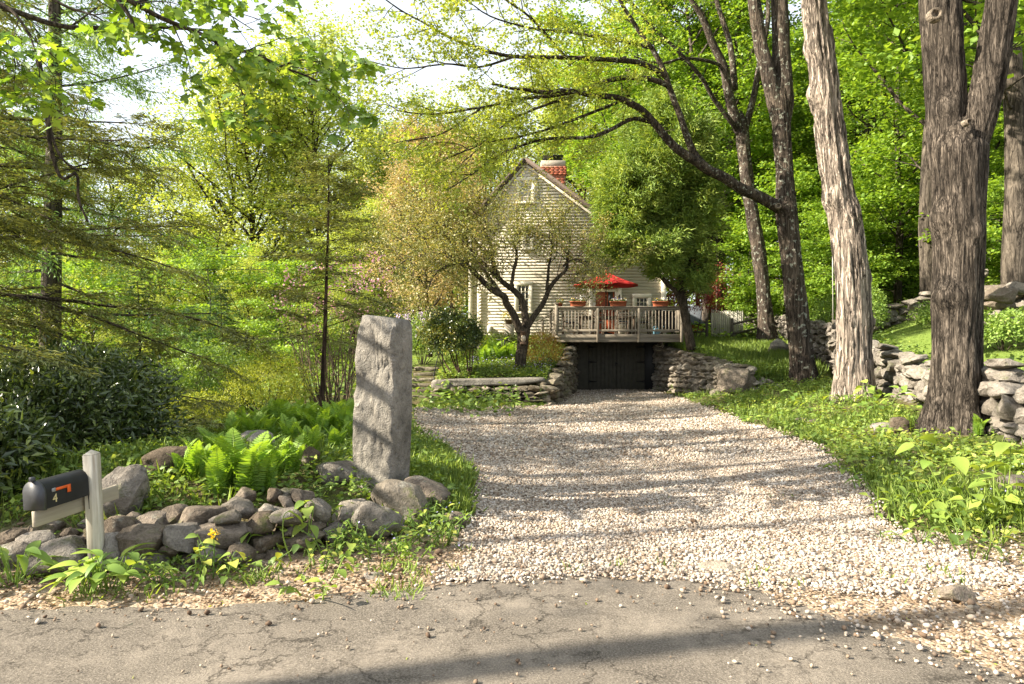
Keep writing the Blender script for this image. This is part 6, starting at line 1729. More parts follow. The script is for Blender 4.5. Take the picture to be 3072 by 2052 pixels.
# ------------------------------------------------------------------ shrubs
def shrub(name, label, u, v, w, h, Y, n, size, mat, seed, ry=None, cat='shrub', lump=.3, tuft=2, tilt=.7, wl=.5, stems=10, inner=.5, shape=KITE, zcut=-.6, bark=None, freq=2.4, group=None, sink=.0):
    """Dome of leaves over its own stems; (u, v) is the middle of its foot."""
    c = at(u, v, Y); c.z = Hz(c.x, c.y) - sink; k = Y / FPX; r = np.random.default_rng(seed)
    t = empty(name, label, cat, c, 0, group); rx, rz = w * k / 2, h * k / 2; ry = ry or rx * .8
    P, d = shell(r, n, (rx, ry, rz), lump, freq, inner, seed, zcut); P = P + [0, 0, rz * 1.02]
    a = Acc()
    for s in range(stems):
        e = P[r.integers(len(P))] * [.9, .9, .9]; p0 = np.array([e[0] * .18, e[1] * .18, -.05]); mid = (p0 + e) / 2 + [e[0] * .12, e[1] * .12, rz * .1]
        Q = smooth_path(np.array([p0, mid, e]), 10); tube(a, Q, np.linspace(.012 + .006 * rz, .003, 10), 5, False)
        for _ in range(3): i = r.integers(4, 9); tube(a, path(r, Q[i], unit(e - p0 + r.normal(0, .5, 3)), rz * .5, 4, .15), np.linspace(.006, .002, 5), 3, False)
    if a.n: a.obj('stems', bark or M_TWIG, t, True)
    a = Acc(); g = fbm(P * 2.2 / max(rx, .3), 3, seed + 3)
    for _ in range(tuft):
        Q = P + r.normal(0, size[1] * .5, P.shape); L = r.uniform(*size, len(P))
        put_leaves(a, Q, unit(d * .6 + r.normal(0, .7, P.shape)), unit(d * .7 + [0, 0, .5] + r.normal(0, tilt, P.shape)), L, L * wl, np.clip(.5 + .5 * g + r.normal(0, .22, len(P)), 0, 1), shape)
    o = a.obj('foliage', mat, t); o['kind'] = 'stuff'
    return t

M_SHRUBG = leaf_mat('fresh_shrub_leaves', [(0, (.06, .105, .02)), (.5, (.115, .18, .035)), (1, (.19, .26, .06))], .4)
M_SPIREA = leaf_mat('yellow_green_shrub_leaves', [(0, (.13, .16, .018)), (.5, (.20, .23, .03)), (1, (.28, .29, .045))], .42)
M_GLOSSY = leaf_mat('glossy_evergreen_leaves', [(0, (.02, .035, .012)), (.45, (.05, .08, .018)), (.75, (.12, .14, .025)), (1, (.26, .22, .04))], .2, (1.2, 1.1, .5), .3, .5)
M_PINKF = leaf_mat('pink_blossoms', [(0, (.40, .17, .22)), (1, (.58, .33, .38))], .35, (1, 1, 1))
M_LILACF = leaf_mat('lilac_blossoms', [(0, (.30, .22, .38)), (1, (.48, .40, .54))], .35, (1, 1, 1))
M_BRONZE = leaf_mat('bronze_shrub_leaves', [(0, (.14, .06, .02)), (.5, (.20, .13, .03)), (1, (.24, .22, .04))], .4)
# rhododendron, far left: whorls of long leaves
shrub('rhododendron', 'large dark leathery rhododendron at the left behind the mailbox', 195, 1450, 530, 350, 8.0, 8000, (.07, .125), M_RHODO, 101, 1.0, lump=.3, tuft=2, wl=.3, stems=16, inner=.35, zcut=-.85)
shrub('rhododendron', 'smaller rhododendron cut by the left picture edge beside the large dark one', -90, 1520, 300, 280, 5.9, 2200, (.08, .14), M_RHODO, 102, .8, wl=.32, inner=.35, zcut=-.9)
shrub('shrub', 'big rounded light green shrub above the lower lawn', 620, 1275, 290, 240, 17.0, 5200, (.06, .11), M_SHRUBG, 103, 1.2, stems=14, lump=.25)
shrub('shrub', 'feathery yellow-green shrub beside the rounded light green one', 800, 1240, 260, 190, 15.5, 4600, (.035, .07), M_SPIREA, 104, 1.0, wl=.35, stems=16, lump=.35, inner=.4)
shrub('shrub', 'low feathery yellow shrub sprawling over the lawn edge', 590, 1330, 210, 130, 14.0, 2600, (.035, .07), M_SPIREA, 105, .8, wl=.35, lump=.4, inner=.3)
shrub('shrub', 'glossy round evergreen shrub on bare stems above the garden wall', 1352, 1070, 165, 135, 20.3, 9000, (.06, .10), M_GLOSSY, 106, .75, wl=.42, stems=0, inner=.45, zcut=-.7)
t = bpy.data.objects['shrub.003']; t.location.z = at(1352, 1072, 20.3).z
a = Acc(); r_ = np.random.default_rng(107); base = np.array(at(1400, 1150, 20.3)) - np.array(t.location)
for (u, v) in ((1300, 1010), (1330, 990), (1360, 1000), (1385, 985), (1405, 1000), (1420, 1040), (1310, 1050), (1350, 1040)):
    e = np.array(at(u, v, 20.3 + r_.uniform(-.3, .3))) - np.array(t.location); o0 = base + [r_.uniform(-.35, .1) if u < 1360 else r_.uniform(-.05, .05), 0, 0]
    tube(a, smooth_path(np.array([o0, o0 * .55 + e * .45 + [(.06 if u > 1360 else -.06), 0, -.12], e]), 12), np.linspace(.032, .01, 12), 6)
a.obj('trunk', M_REDB, t, True)
shrub('shrub', 'yellow-topped loose shrub between the round evergreen and the house corner', 1385, 1035, 130, 130, 23.5, 1700, (.05, .09), M_SPIREA, 108, .8, inner=.4)
shrub('lilac', 'lilac with pale purple flower heads left of the round evergreen', 1265, 1060, 130, 150, 22.5, 1300, (.06, .1), M_SHRUBG, 109, .7, inner=.5)
o = bpy.data.objects['lilac']; a = Acc(); r_ = np.random.default_rng(110)
for _ in range(34):
    c_ = np.array([r_.uniform(-.7, .7), r_.uniform(-.6, .1), r_.uniform(.8, 1.65)]); p = c_ + r_.normal(0, 1, (26, 3)) * [.05, .05, .09]; put_leaves(a, p, unit(r_.normal(size=p.shape)), unit(r_.normal(size=p.shape)), np.full(26, .04), np.full(26, .04), r_.random(26))
f_ = a.obj('blossoms', M_LILACF, o); f_['kind'] = 'stuff'
# azalea: bare pale stems below, pink above
Y = 16.5; az_ = shrub('azalea', 'tall azalea with bare tan stems and scattered pink blossom behind the granite post', 1000, 1255, 330, 410, Y, 1500, (.05, .09), M_OPEN, 111, 1.1, inner=.6, stems=0, zcut=.05)
a = Acc(); r_ = np.random.default_rng(112); k = Y / FPX
for s in range(44):
    e = np.array([r_.uniform(-1.25, 1.15), r_.uniform(-.5, .6), r_.uniform(1.2, 2.5)]); p0 = np.array([e[0] * .35 + r_.normal(0, .12), e[1] * .4, -.05]); Q = smooth_path(np.array([p0, p0 * .6 + e * .4 + [r_.normal(0, .08), 0, .1], e]), 10) + np.cumsum(r_.normal(0, .008, (10, 3)), 0); tube(a, Q, np.linspace(.02, .006, 10), 5, False)
    for _ in range(4): i = r_.integers(4, 9); tube(a, path(r_, Q[i], unit([r_.normal(0, .6), r_.normal(0, .4), 1]), .5, 4, .2), np.linspace(.007, .003, 5), 3, False)
a.obj('stems', bark_mat('pale_tan_bark', (.20, .14, .09), (.42, .32, .23), .4, 8, .3), az_, True)
a = Acc()
for _ in range(48):
    c_ = np.array([r_.uniform(-1.2, 1.4), r_.uniform(-.9, .6), r_.uniform(1.9, 3.6)]); p = c_ + r_.normal(0, .10, (16, 3)); put_leaves(a, p, unit(r_.normal(size=p.shape)), unit(r_.normal(size=p.shape)), np.full(16, .06), np.full(16, .06), r_.random(16))
f_ = a.obj('blossoms', M_PINKF, az_); f_['kind'] = 'stuff'
shrub('shrub', 'bronze and gold leaved shrub right of the crabapple trunk', 1630, 1115, 130, 110, 21.6, 1700, (.045, .08), M_BRONZE, 113, .6, wl=.35, inner=.4)
shrub('hedge_shrub', 'clipped dark green shrub against the house below the left window', 1510, 1012, 76, 40, 26.2, 900, (.04, .07), M_GLOSSY, 114, .5)
shrub('japanese_maple', 'red-leaved japanese maple behind the deck end and cedar', 2075, 1030, 200, 260, 31, 4600, (.06, .11), M_REDM, 115, 1.1, cat='tree', lump=.45, inner=.4, stems=5, zcut=-.3, bark=M_GREYB)
shrub('shrub', 'light green bush at the far end of the mown path', 2590, 985, 130, 150, 24, 1800, (.07, .12), M_SHRUBG, 116, 1.0)
for i_, (u, v, w, h, Y_, lb) in enumerate(((2830, 985, 150, 70, 20.5, 'low leafy bush on the bank between path and upper wall'), (3010, 1075, 190, 120, 16.0, 'leafy bush below the upper wall at the right edge'), (2980, 985, 120, 90, 18.5, 'thin bush in front of the upper wall stones'), (2500, 960, 130, 110, 27, 'bright bush behind the pale maple trunk'), (2240, 1015, 50, 26, 31.8, 'small dark bush at the foot of the picket fence'))):
    shrub('shrub', lb, u, v, w, h, Y_, 1300, (.06, .11), M_SHRUBG if i_ != 4 else M_GLOSSY, 120 + i_, lump=.4, inner=.4)
# ------------------------------------------------------------------ ferns, perennials, grass
M_FERN = leaf_mat('ostrich_fern', [(0, (.06, .12, .014)), (.5, (.10, .18, .02)), (1, (.17, .25, .03))], .5)
M_GRASS = leaf_mat('grass_blades', [(0, (.06, .10, .018)), (.5, (.11, .165, .03)), (1, (.19, .235, .055))], .4)
M_COVER = leaf_mat('ground_cover_leaves', [(0, (.045, .08, .014)), (.5, (.095, .15, .028)), (.85, (.16, .22, .04)), (1, (.24, .26, .05))], .4)
M_HOSTA = leaf_mat('broad_light_leaves', [(0, (.075, .13, .025)), (.6, (.13, .20, .035)), (1, (.20, .26, .05))], .42)
M_KNOT = leaf_mat('large_lime_leaves', [(0, (.10, .155, .025)), (1, (.165, .215, .04))], .5)
M_DEAD = leaf_mat('brown_leaf_litter', [(0, (.07, .04, .02)), (.5, (.16, .10, .055)), (1, (.28, .2, .12))], .1)
M_BLUEF = leaf_mat('small_blue_flowers', [(0, (.22, .2, .42)), (1, (.36, .34, .55))], .3, (1, 1, 1))


def frond_mesh(seed, L=.75):
    r = np.random.default_rng(seed); a = Acc(); n = 26; t = np.linspace(0, 1, n); bend = r.uniform(.5, .9)
    x = L * (.17 * t + .30 * bend * t ** 2.4); z = L * (1.0 * t - .30 * bend * t ** 3); Pm = np.stack([x, 0 * x, z], -1)
    tube(a, Pm, np.linspace(.006, .0015, n), 3, False, .9); T = unit(np.gradient(Pm, axis=0)); S = np.array([0, 1.0, 0])
    i = np.repeat(np.arange(3, n), 2); sg = np.tile([1, -1], n - 3)[:, None]; ln = .135 * L / .75 * np.sin(np.pi * (.10 + .9 * t[i]) ** .75) ** .8 + .008
    D = unit(S * sg + T[i] * .35 + [0, 0, -.12] + r.normal(0, .05, (len(i), 3))); Nn = unit(np.cross(T[i], S) * -1 + r.normal(0, .12, (len(i), 3)))
    put_leaves(a, Pm[i], D, Nn, ln, np.full(len(i), .030 * L / .75), np.clip(.35 + .5 * t[i] + r.normal(0, .1, len(i)), 0, 1), OVAL)
    return a.mesh('frond', M_FERN)
FR = [frond_mesh(200 + q, .62 + .05 * q) for q in range(6)]
rf = random.Random(77)
def fern(x, y, s, label, nf=8, group='ostrich ferns in the bed beside the drive'):
    t = empty('fern', label, 'fern', (x, y, Hz(x, y) - .02), rf.uniform(0, 6), group)
    for q in range(nf):
        o = link('frond', rf.choice(FR), t, (0, 0, 0), (rf.uniform(-.12, .12), rf.uniform(-.22, .12), q / nf * 6.283 + rf.uniform(-.25, .25)), (s * rf.uniform(.8, 1.15),) * 3)
fern_px = [(590, 1450, 8.3, .95), (545, 1430, 8.8, .8), (700, 1480, 7.8, 1.15), (745, 1500, 7.4, 1.2), (800, 1490, 7.6, 1.1), (660, 1500, 7.5, .9), (830, 1440, 8.4, 1.0), (880, 1430, 8.8, .95), (930, 1400, 9.3, 1.0), (690, 1400, 9.2, 1.0), (650, 1380, 9.8, .9),
           (760, 1340, 10.6, 1.05), (800, 1330, 10.9, 1.1), (840, 1320, 11.2, 1.2), (880, 1310, 11.5, 1.1), (820, 1290, 12.3, 1.15), (860, 1290, 12.5, 1.1), (920, 1310, 11.4, 1.1), (960, 1330, 10.8, 1.05), (1000, 1320, 11.0, 1.1), (1030, 1330, 10.8, 1.1), (1050, 1300, 11.6, 1.0), (990, 1290, 12.2, 1.0), (1030, 1290, 12.5, 1.0), (900, 1280, 12.8, 1.1), (780, 1300, 12.0, 1.0), (720, 1310, 11.8, .9), (700, 1340, 10.8, .9), (940, 1290, 12.6, 1.0), (620, 1420, 8.9, .8), (1010, 1370, 9.8, .85), (870, 1350, 10.4, .95), (790, 1400, 9.2, 1.0), (1060, 1340, 10.6, .9)]
for i_, (u, v, Y, s) in enumerate(fern_px):
    c = gat(u, v); s = s * c.y / Y * .85; fern(c.x, c.y, s, 'ostrich fern in the bright fern bed left of the granite post')
for (u, v, Y, s) in ((1450, 1095, 22.5, 1.15), (1475, 1085, 23, 1.2), (1500, 1090, 22.8, 1.25), (1520, 1080, 23.2, 1.2), (1460, 1070, 23.8, 1.2), (1540, 1085, 23, 1.0), (1490, 1070, 24, 1.2)):
    c = gat(u, v); s = s * c.y / Y * .85; fern(c.x, c.y, s, 'tall fern on the garden terrace left of the crabapple trunk', 9, 'ferns on the garden terrace')
for (u, v, Y, s) in ((2905, 1290, 9.9, .5), (2935, 1310, 9.6, .55), (2880, 1300, 9.8, .45)):
    c = gat(u, v); s = s * c.y / Y * .85; fern(c.x, c.y, s, 'small feathery fern at the foot of the big dark maple', 7, 'small ferns at the maple foot')


def blade_leaf(name, prof, L, W, mat, fold=.18, droop=.35, n=7):
    """Broad leaf with a fold along the midrib, built flat along +x from its stalk."""
    V, F = [], []
    for i in range(n):
        t = i / (n - 1); w = W * prof(t); z = -droop * L * t * t
        V += [(t * L, -w, z + fold * w), (t * L, 0, z), (t * L, w, z + fold * w)]
    for i in range(n - 1):
        for j in range(2): F.append([i * 3 + j, i * 3 + j + 1, i * 3 + j + 4, i * 3 + j + 3])
    return np.array(V), np.array(F)


def leafy(name, label, x, y, z, n, L, W, mat, seed, tilt=(25, 70), stalk=.12, spread=.06, stems=0, stemh=.4, prof=lambda t: math.sin(math.pi * min(1, .04 + t ** .8 * .96)) ** .9, droop=.45, cat='plant', group=None):
    """A plant of separate large leaves, each on its stalk."""
    t = empty(name, label, cat, (x, y, z), 0, group); r = random.Random(seed); ms = []
    for q in range(4):
        v, f = blade_leaf('leaf', prof, L * (.85 + .1 * q), W * (.85 + .1 * q), mat, .25, droop * r.uniform(.7, 1.3)); ms.append(make_mesh('leaf', v, f, mat, True, np.full(len(f), q / 3)))
    a = Acc(); tips = []
    if stems:
        for s in range(stems):
            th = r.uniform(0, 6.28); sp = spread * r.uniform(.5, 3); top = (math.cos(th) * sp * 2.2, math.sin(th) * sp * 2.2, stemh * r.uniform(.7, 1.15)); p0 = (math.cos(th) * sp, math.sin(th) * sp, -.02)
            Q = smooth_path(np.array([p0, (np.array(p0) + top) / 2 + [r.uniform(-.03, .03), r.uniform(-.03, .03), .03], top]), 8); tube(a, Q, np.linspace(.008, .003, 8), 5, False, .5); tips.append(Q)
    for q in range(n):
        th = q * 2.4 + r.uniform(-.4, .4); el = R(r.uniform(*tilt)); d = np.array([math.cos(th) * math.cos(el), math.sin(th) * math.cos(el), math.sin(el)])
        if stems: Q = tips[q % stems]; p0 = Q[min(7, 2 + (q // stems) * 6 // max(1, n // stems))]; p1 = p0 + d * stalk * .5
        else: p0 = np.array([math.cos(th), math.sin(th), 0]) * spread * r.random(); p1 = p0 + d * stalk * r.uniform(.6, 1.3) + [0, 0, stalk * .3]
        tube(a, [p0, (np.array(p0) + p1) / 2 + [0, 0, .01], p1], .0035, 4, False, .5)
        lo = R(r.uniform(-10, 45)) if not stems else R(r.uniform(-25, 25))
        o = link('leaf', r.choice(ms), t, p1, (r.uniform(-.4, .4), -lo, th + r.uniform(-.3, .3)), (r.uniform(.7, 1.15),) * 3)
    if a.n: a.obj('stalks', mat, t)['kind'] = 'stuff'
    return t
def leafy_px(name, label, u, v, Y, *k, **kw):
    c = gat(u, v); return leafy(name, label, c.x, c.y, Hz(c.x, c.y), *k, **kw)

hp_ = lambda t: math.sin(math.pi * min(1, .05 + t ** .75 * .95)) ** .8
leafy_px('hosta', 'broad-leaved light green hosta clump right of the mailbox post foot', 330, 1770, 4.65, 26, .15, .036, M_HOSTA, 301, (35, 80), .16, .10, prof=hp_)
leafy_px('hosta', 'broad-leaved hosta clump directly at the mailbox post foot', 262, 1790, 4.6, 20, .15, .036, M_HOSTA, 302, (35, 80), .14, .08, prof=hp_)
leafy_px('hosta', 'darker hosta clump at the left picture edge below the wall', 45, 1760, 4.7, 26, .17, .036, M_HOSTA, 303, (30, 80), .18, .10, prof=hp_)
leafy_px('weed', 'small leafy weed between the hosta and the yellow flower', 480, 1765, 4.65, 14, .09, .022, M_HOSTA, 304, (20, 75), .08, .05)
leafy_px('weed', 'upright grey-green weed left of the yellow flower', 555, 1765, 4.65, 22, .08, .012, M_HOSTA, 305, (30, 85), .05, .04, 4, .2)
lc = leafy_px('celandine', 'bushy green celandine with one yellow flower head before the wall', 640, 1740, 4.8, 40, .09, .032, M_COVER, 306, (20, 70), .07, .09, 7, .26)
c = at(640, 1600, 4.75); st_ = Acc(); base = np.array(lc.location); tube(st_, smooth_path(np.array([[0, 0, 0], [.01, -.01, .2], np.array(c) - base]), 12), np.linspace(.006, .003, 12), 5); st_.obj('flower_stem', M_HOSTA, lc)
a = Acc(); r_ = np.random.default_rng(307); p = np.array(c) - base + r_.normal(0, .014, (26, 3)); put_leaves(a, p, unit(r_.normal(size=p.shape)), unit(r_.normal(size=p.shape) + [0, -.6, .5]), np.full(26, .022), np.full(26, .022), r_.random(26)); a.obj('blossom', M_YELLOW, lc)
leafy_px('lime_leaved_plant', 'plant with large lime leaves at the wall end left of the granite post', 900, 1690, 5.0, 18, .14, .048, M_KNOT, 308, (15, 60), .1, .08, 5, .34)
leafy_px('lime_leaved_plant', 'low lime-leaved seedling plants on the dirt below the wall end', 960, 1760, 4.75, 16, .10, .034, M_KNOT, 309, (15, 65), .08, .08, 5, .14)
leafy_px('lime_leaved_plant', 'tall plant with large lime leaves at the right picture edge', 2985, 1560, 6.0, 34, .17, .062, M_KNOT, 310, (10, 50), .12, .12, 7, .62)
leafy_px('lime_leaved_plant', 'shorter lime-leaved plant left of the tall one at the right edge', 2880, 1590, 5.9, 20, .14, .05, M_KNOT, 311, (10, 55), .1, .10, 6, .3)
leafy_px('lime_leaved_plant', 'lime-leaved plant standing at the foot of the pale shaggy maple', 2620, 1240, 13.0, 40, .18, .07, M_HOSTA, 312, (15, 65), .14, .25, 9, .5)
leafy_px('lime_leaved_plant', 'lime-leaved plant just left of the pale maple root', 2500, 1235, 13.4, 26, .16, .06, M_HOSTA, 313, (15, 65), .14, .2, 7, .35)
leafy_px('weed', 'broadleaf weed at the drive edge right of the granite post stones', 1395, 1520, 6.5, 12, .11, .02, M_KNOT, 314, (35, 80), .05, .03)
leafy_px('weed', 'pale-leaved weed on the right verge half way up the drive', 2330, 1255, 14.0, 20, .14, .03, M_HOSTA, 315, (25, 75), .08, .08)
for i_, (u, v, Y, h) in enumerate(((1075, 1640, 5.6, .2), (1140, 1650, 5.5, .2), (1190, 1655, 5.5, .18), (1030, 1660, 5.3, .2), (1260, 1610, 5.9, .2), (1310, 1590, 6.1, .2), (990, 1640, 5.5, .22), (1330, 1620, 5.8, .16), (1225, 1660, 5.4, .14), (940, 1720, 4.95, .12))):
    leafy_px('periwinkle', 'trailing small-leaved periwinkle mound below the granite post boulders', u, v, Y, 46, .05, .014, M_COVER if i_ % 2 else M_HOSTA, 320 + i_, (0, 60), .03, .07, 9, h, droop=.3, group='periwinkle mounds at the post boulders')


for i_, (u, v, n_, L_, st2) in enumerate(((2250, 1270, 16, .13, 0), (2420, 1330, 18, .12, 4), (2520, 1420, 16, .11, 0), (2600, 1470, 20, .11, 5), (2480, 1300, 14, .14, 0), (2690, 1380, 18, .11, 4), (2740, 1520, 20, .10, 5), (2820, 1500, 16, .12, 0), (2640, 1560, 16, .09, 4), (2760, 1640, 14, .09, 0), (2920, 1660, 16, .09, 4), (2560, 1380, 14, .12, 0))):
    leafy_px('weed', 'coarse leafy weed standing in the grass of the right verge', u, v, 9, n_, L_, L_ * (.2 if i_ % 2 else .3), (M_HOSTA, M_COVER, M_KNOT)[i_ % 3], 340 + i_, (20, 75), .1, .08, st2, .25, group='coarse weeds of the right verge')


# ---- grass and ground cover, as scattered blades
def scatter(n, b, fn, seed):
    return poisson_like(n, b, fn, seed)

def blades(name, label, P, h, w, mat, seed, per=5, lean=.5, kind='stuff', spread=.04):
    r = np.random.default_rng(seed); P = np.repeat(P, per, 0) + r.normal(0, spread, (len(P) * per, 2)); n = len(P); h = np.repeat(h, per) if not np.isscalar(h) else np.full(n, h)
    Q = np.stack([P[:, 0], P[:, 1], H(P[:, 0], P[:, 1]) - .01], -1); D = unit(r.normal(0, lean, (n, 3)) * [1, 1, .2] + [0, 0, 1]); L = h * r.uniform(.5, 1.25, n); a = Acc()
    put_leaves(a, Q, D, unit(r.normal(size=(n, 3)) * [1, 1, .3]), L, np.full(n, w) * r.uniform(.7, 1.3, n), np.clip(r.normal(.5, .25, n), 0, 1), KITE)
    return tag(a.obj(name, mat), label, None, None, 'stuff')

def cover(name, label, P, size, h, mat, seed, per=6, spread=.07, wl=.55, tb=0.0):
    r = np.random.default_rng(seed); i = np.repeat(np.arange(len(P)), per); Q2 = P[i] + r.normal(0, spread, (len(i), 2)); n = len(i); hh = h * r.random(n) ** .7 * np.repeat(r.uniform(.4, 1.3, len(P)), per)
    Q = np.stack([Q2[:, 0], Q2[:, 1], H(Q2[:, 0], Q2[:, 1]) + hh], -1); L = r.uniform(*size, n); a = Acc(); tn = fbm(np.stack([Q2[:, 0] * .9, Q2[:, 1] * .9, 0 * L], -1), 3, seed)
    put_leaves(a, Q, unit(r.normal(size=(n, 3)) * [1, 1, .35]), unit(r.normal(0, .55, (n, 3)) + [0, 0, 1]), L, L * wl, np.clip(.5 + .35 * tn + r.normal(0, .2, n) + tb, 0, 1), KITE)
    return tag(a.obj(name, mat), label, None, None, 'stuff')

def off_drive(P): return sstep(.05, -.12, dist_drive(P))
def noise2(P, s, seed): return fbm(np.stack([P[:, 0] * s, P[:, 1] * s, 0 * P[:, 0]], -1), 3, seed)
def in_hill(P): return inside_dist(P_HILL, P)
def verge(P):                                   # right of the drive, in front of the walls
    d = dist_drive(P); return off_drive(P) * (P[:, 0] > 2.5) * sstep(-.3, -.9, in_hill(P)) * (np.hypot(P[:, 0] - 7.0, P[:, 1] - 10.7) > .75) * (inside_dist(P_RIGHT, P) < -.1) * sstep(5.0, 6.3, P[:, 1] + .3 * noise2(P, 1.5, 4) - .12 * np.maximum(0, P[:, 0] - 3.4))
def bed(P):                                     # left bed behind the rubble wall
    return off_drive(P) * (P[:, 0] < .3) * (inside_dist(P_LEFT, P) < -.05) * sstep(5.6, 6.0, P[:, 1] + .45 * (P[:, 0] < -3)) * (1 - .75 * lawn_w(P))
cover('ground_cover', 'low leafy weeds on the right verge of the drive', scatter(15000, (2.6, 10.5, 5.0, 22), lambda P: verge(P) * (.2 + .8 * sstep(-.25, .3, noise2(P, 1.3, 21))) * np.clip(9 / P[:, 1], .35, 1), 401), (.045, .105), .19, M_COVER, 402, tb=.12)
blades('grass', 'long fresh grass on the right verge', scatter(12000, (2.6, 9.5, 5.0, 22), lambda P: verge(P) * sstep(-.1, .35, noise2(P, .7, 22)) * np.clip(9 / P[:, 1], .4, 1), 403), .21, .011, M_GRASS, 404, 6, .5)
cover('ground_cover', 'leafy weeds in the left bed between boulders and ferns', scatter(15000, (-9, .2, 5.5, 16), lambda P: bed(P) * (.5 + .5 * sstep(-.3, .2, noise2(P, .9, 23))) * np.clip(9 / P[:, 1], .4, 1), 405), (.04, .085), .16, M_COVER, 406)
blades('grass', 'grass and thin weeds in the left bed', scatter(6500, (-9, .2, 5.5, 15), lambda P: bed(P) * sstep(-.2, .3, noise2(P, .8, 24)), 407), .20, .010, M_GRASS, 408, 6, .4)
blades('grass', 'darker grass between the granite post and the gravel', scatter(2600, (-1.1, .3, 6.2, 11), lambda P: off_drive(P) * sstep(-.9, -.4, inside_dist(DRIVE, P)) * (P[:, 0] < .3), 409), .17, .011, M_GRASS, 410, 7, .45)
lawnP = scatter(30000, (-16, 16, 8.5, 33), lambda P: sstep(.3, .7, lawn_w(P)) * (off_drive(P) > .5) * np.clip(14 / P[:, 1], .35, 1), 411)
blades('lawn_grass', 'short mown grass of the lawns and the path', lawnP, .06, .012, M_GRASS, 412, 4, .6, spread=.08)
terr = scatter(6000, (-2.4, 2.5, 19.9, 28.4), lambda P: (inside_dist(P_LEFT, P) > .12) * (P[:, 0] < 1.2 + (P[:, 1] - 19.7) * .18), 413)
cover('ground_cover', 'flowering ground cover on the garden terrace above the wall', terr, (.05, .11), .20, M_COVER, 414, 7, .1, tb=.08)
cover('blue_flowers', 'pale blue flowers in the terrace bed by the crabapple', scatter(260, (-1.4, 1.3, 20.4, 23), lambda P: np.ones(len(P)) * .8, 415), (.03, .05), .28, M_BLUEF, 416, 4, .08, .9)
cover('blue_flowers', 'pale blue flowers scattered through the fern bed and verges', np.concatenate([scatter(70, (-4.5, -2, 11, 14), lambda P: np.ones(len(P)), 417), scatter(90, (3.2, 6.5, 6, 10), lambda P: verge(P), 418), scatter(60, (-1.3, -.4, 5.4, 6.4), lambda P: np.ones(len(P)), 419)]), (.015, .025), .18, M_BLUEF, 420, 2, .05, .9)
blades('grass', 'tall yellow-green grass on the terrace right of the deck', scatter(7000, (5.7, 12.5, 20.8, 33), lambda P: (inside_dist(P_RIGHT, P) > .15) * (.5 + .5 * sstep(-.2, .2, noise2(P, .6, 25))), 421), .30, .014, M_GRASS, 422, 6, .35, spread=.1)
cover('ground_cover', 'leafy weeds hanging over the retaining wall', scatter(2600, (5.6, 9, 20.8, 27), lambda P: (inside_dist(P_RIGHT, P) > .0) * (inside_dist(P_RIGHT, P) < 1.0), 423), (.06, .13), .25, M_COVER, 424, 6, .1)
cover('ground_cover', 'leafy undergrowth on the wooded slope at the right', scatter(16000, (7.4, 26, 8.5, 34), lambda P: (in_hill(P) > .3) * (1 - lawn_w(P)) * np.clip(20 / P[:, 1], .5, 1), 425), (.07, .15), .35, M_COVER, 426, 6, .16)
cover('undergrowth', 'shadowy undergrowth below the left background trees', scatter(12000, (-26, 0, 16, 44), lambda P: (1 - lawn_w(P)) * (inside_dist(P_LEFT, P) < -.3) * (np.abs(P[:, 0] + 2.75) > .6) * .8, 427), (.10, .22), .55, M_COVER, 428, 6, .25)
cover('undergrowth', 'green floor of the wood on the right', scatter(9000, (9, 45, 30, 60), lambda P: np.ones(len(P)) * .8, 429), (.14, .28), .6, M_MAPLE, 430, 5, .35)
blades('grass', 'uncut grass along the foot of the garden wall', scatter(2200, (-2.6, 1.5, 18.6, 19.75), lambda P: off_drive(P), 431), .11, .012, M_GRASS, 432, 5, .5)
# ivy on the garden wall, strays on the road
r_ = np.random.default_rng(433); n = 520; x = r_.uniform(-1.5, 1.0, n); P = np.stack([x, 19.42 + r_.normal(0, .04, n), -.1 + r_.random(n) ** 1.2 * .55], -1); P = P[fbm(P * 2.2, 3, 5) > .02]; a = Acc(); L = r_.uniform(.035, .07, len(P))
put_leaves(a, P, unit(r_.normal(size=P.shape) + [0, 0, -.4]), unit(r_.normal(0, .5, P.shape) + [0, -1, .3]), L, L * .7, r_.random(len(P)) * .6); iv = a.obj('ivy', M_GLOSSY); iv.parent = tw; iv['kind'] = 'stuff'
cover('leaf_litter', 'dry brown leaves and bark bits on the dirt below the rubble wall', scatter(2200, (-6, 1.5, 4.2, 5.7), lambda P: (P[:, 1] > road_edge(P[:, 0]) - .1) * (inside_dist(DRIVE, P) < -.05) * .75, 434), (.015, .05), .015, M_DEAD, 435, 3, .06, .5)
cover('leaf_litter', 'dry brown leaves on the right road edge', scatter(700, (2.8, 7, 3.6, 6.3), lambda P: (inside_dist(DRIVE, P) < -.05) * .6, 436), (.015, .045), .015, M_DEAD, 437, 3, .08, .5)
cover('fallen_sprigs', 'bits of yellow-green bloom fallen on the road', scatter(46, (-3, 3.4, 2.9, 5), lambda P: np.ones(len(P)) * .9, 438), (.015, .035), .012, M_YOUNG, 439, 3, .03, .5)
blades('grass', 'thin grass tufts growing through the gravel edges', scatter(420, (-6, 7, 4.3, 6.5), lambda P: (np.abs(dist_drive(P)) < .35) * (P[:, 1] > road_edge(P[:, 0])) * .6, 440), .11, .008, M_GRASS, 441, 7, .55)
blades('grass', 'scant grass on the dirt strip below the wall', scatter(500, (-7, -.6, 4.35, 5.2), lambda P: sstep(-.1, .3, noise2(P, 2.5, 31)), 442), .10, .008, M_GRASS, 443, 7, .6)
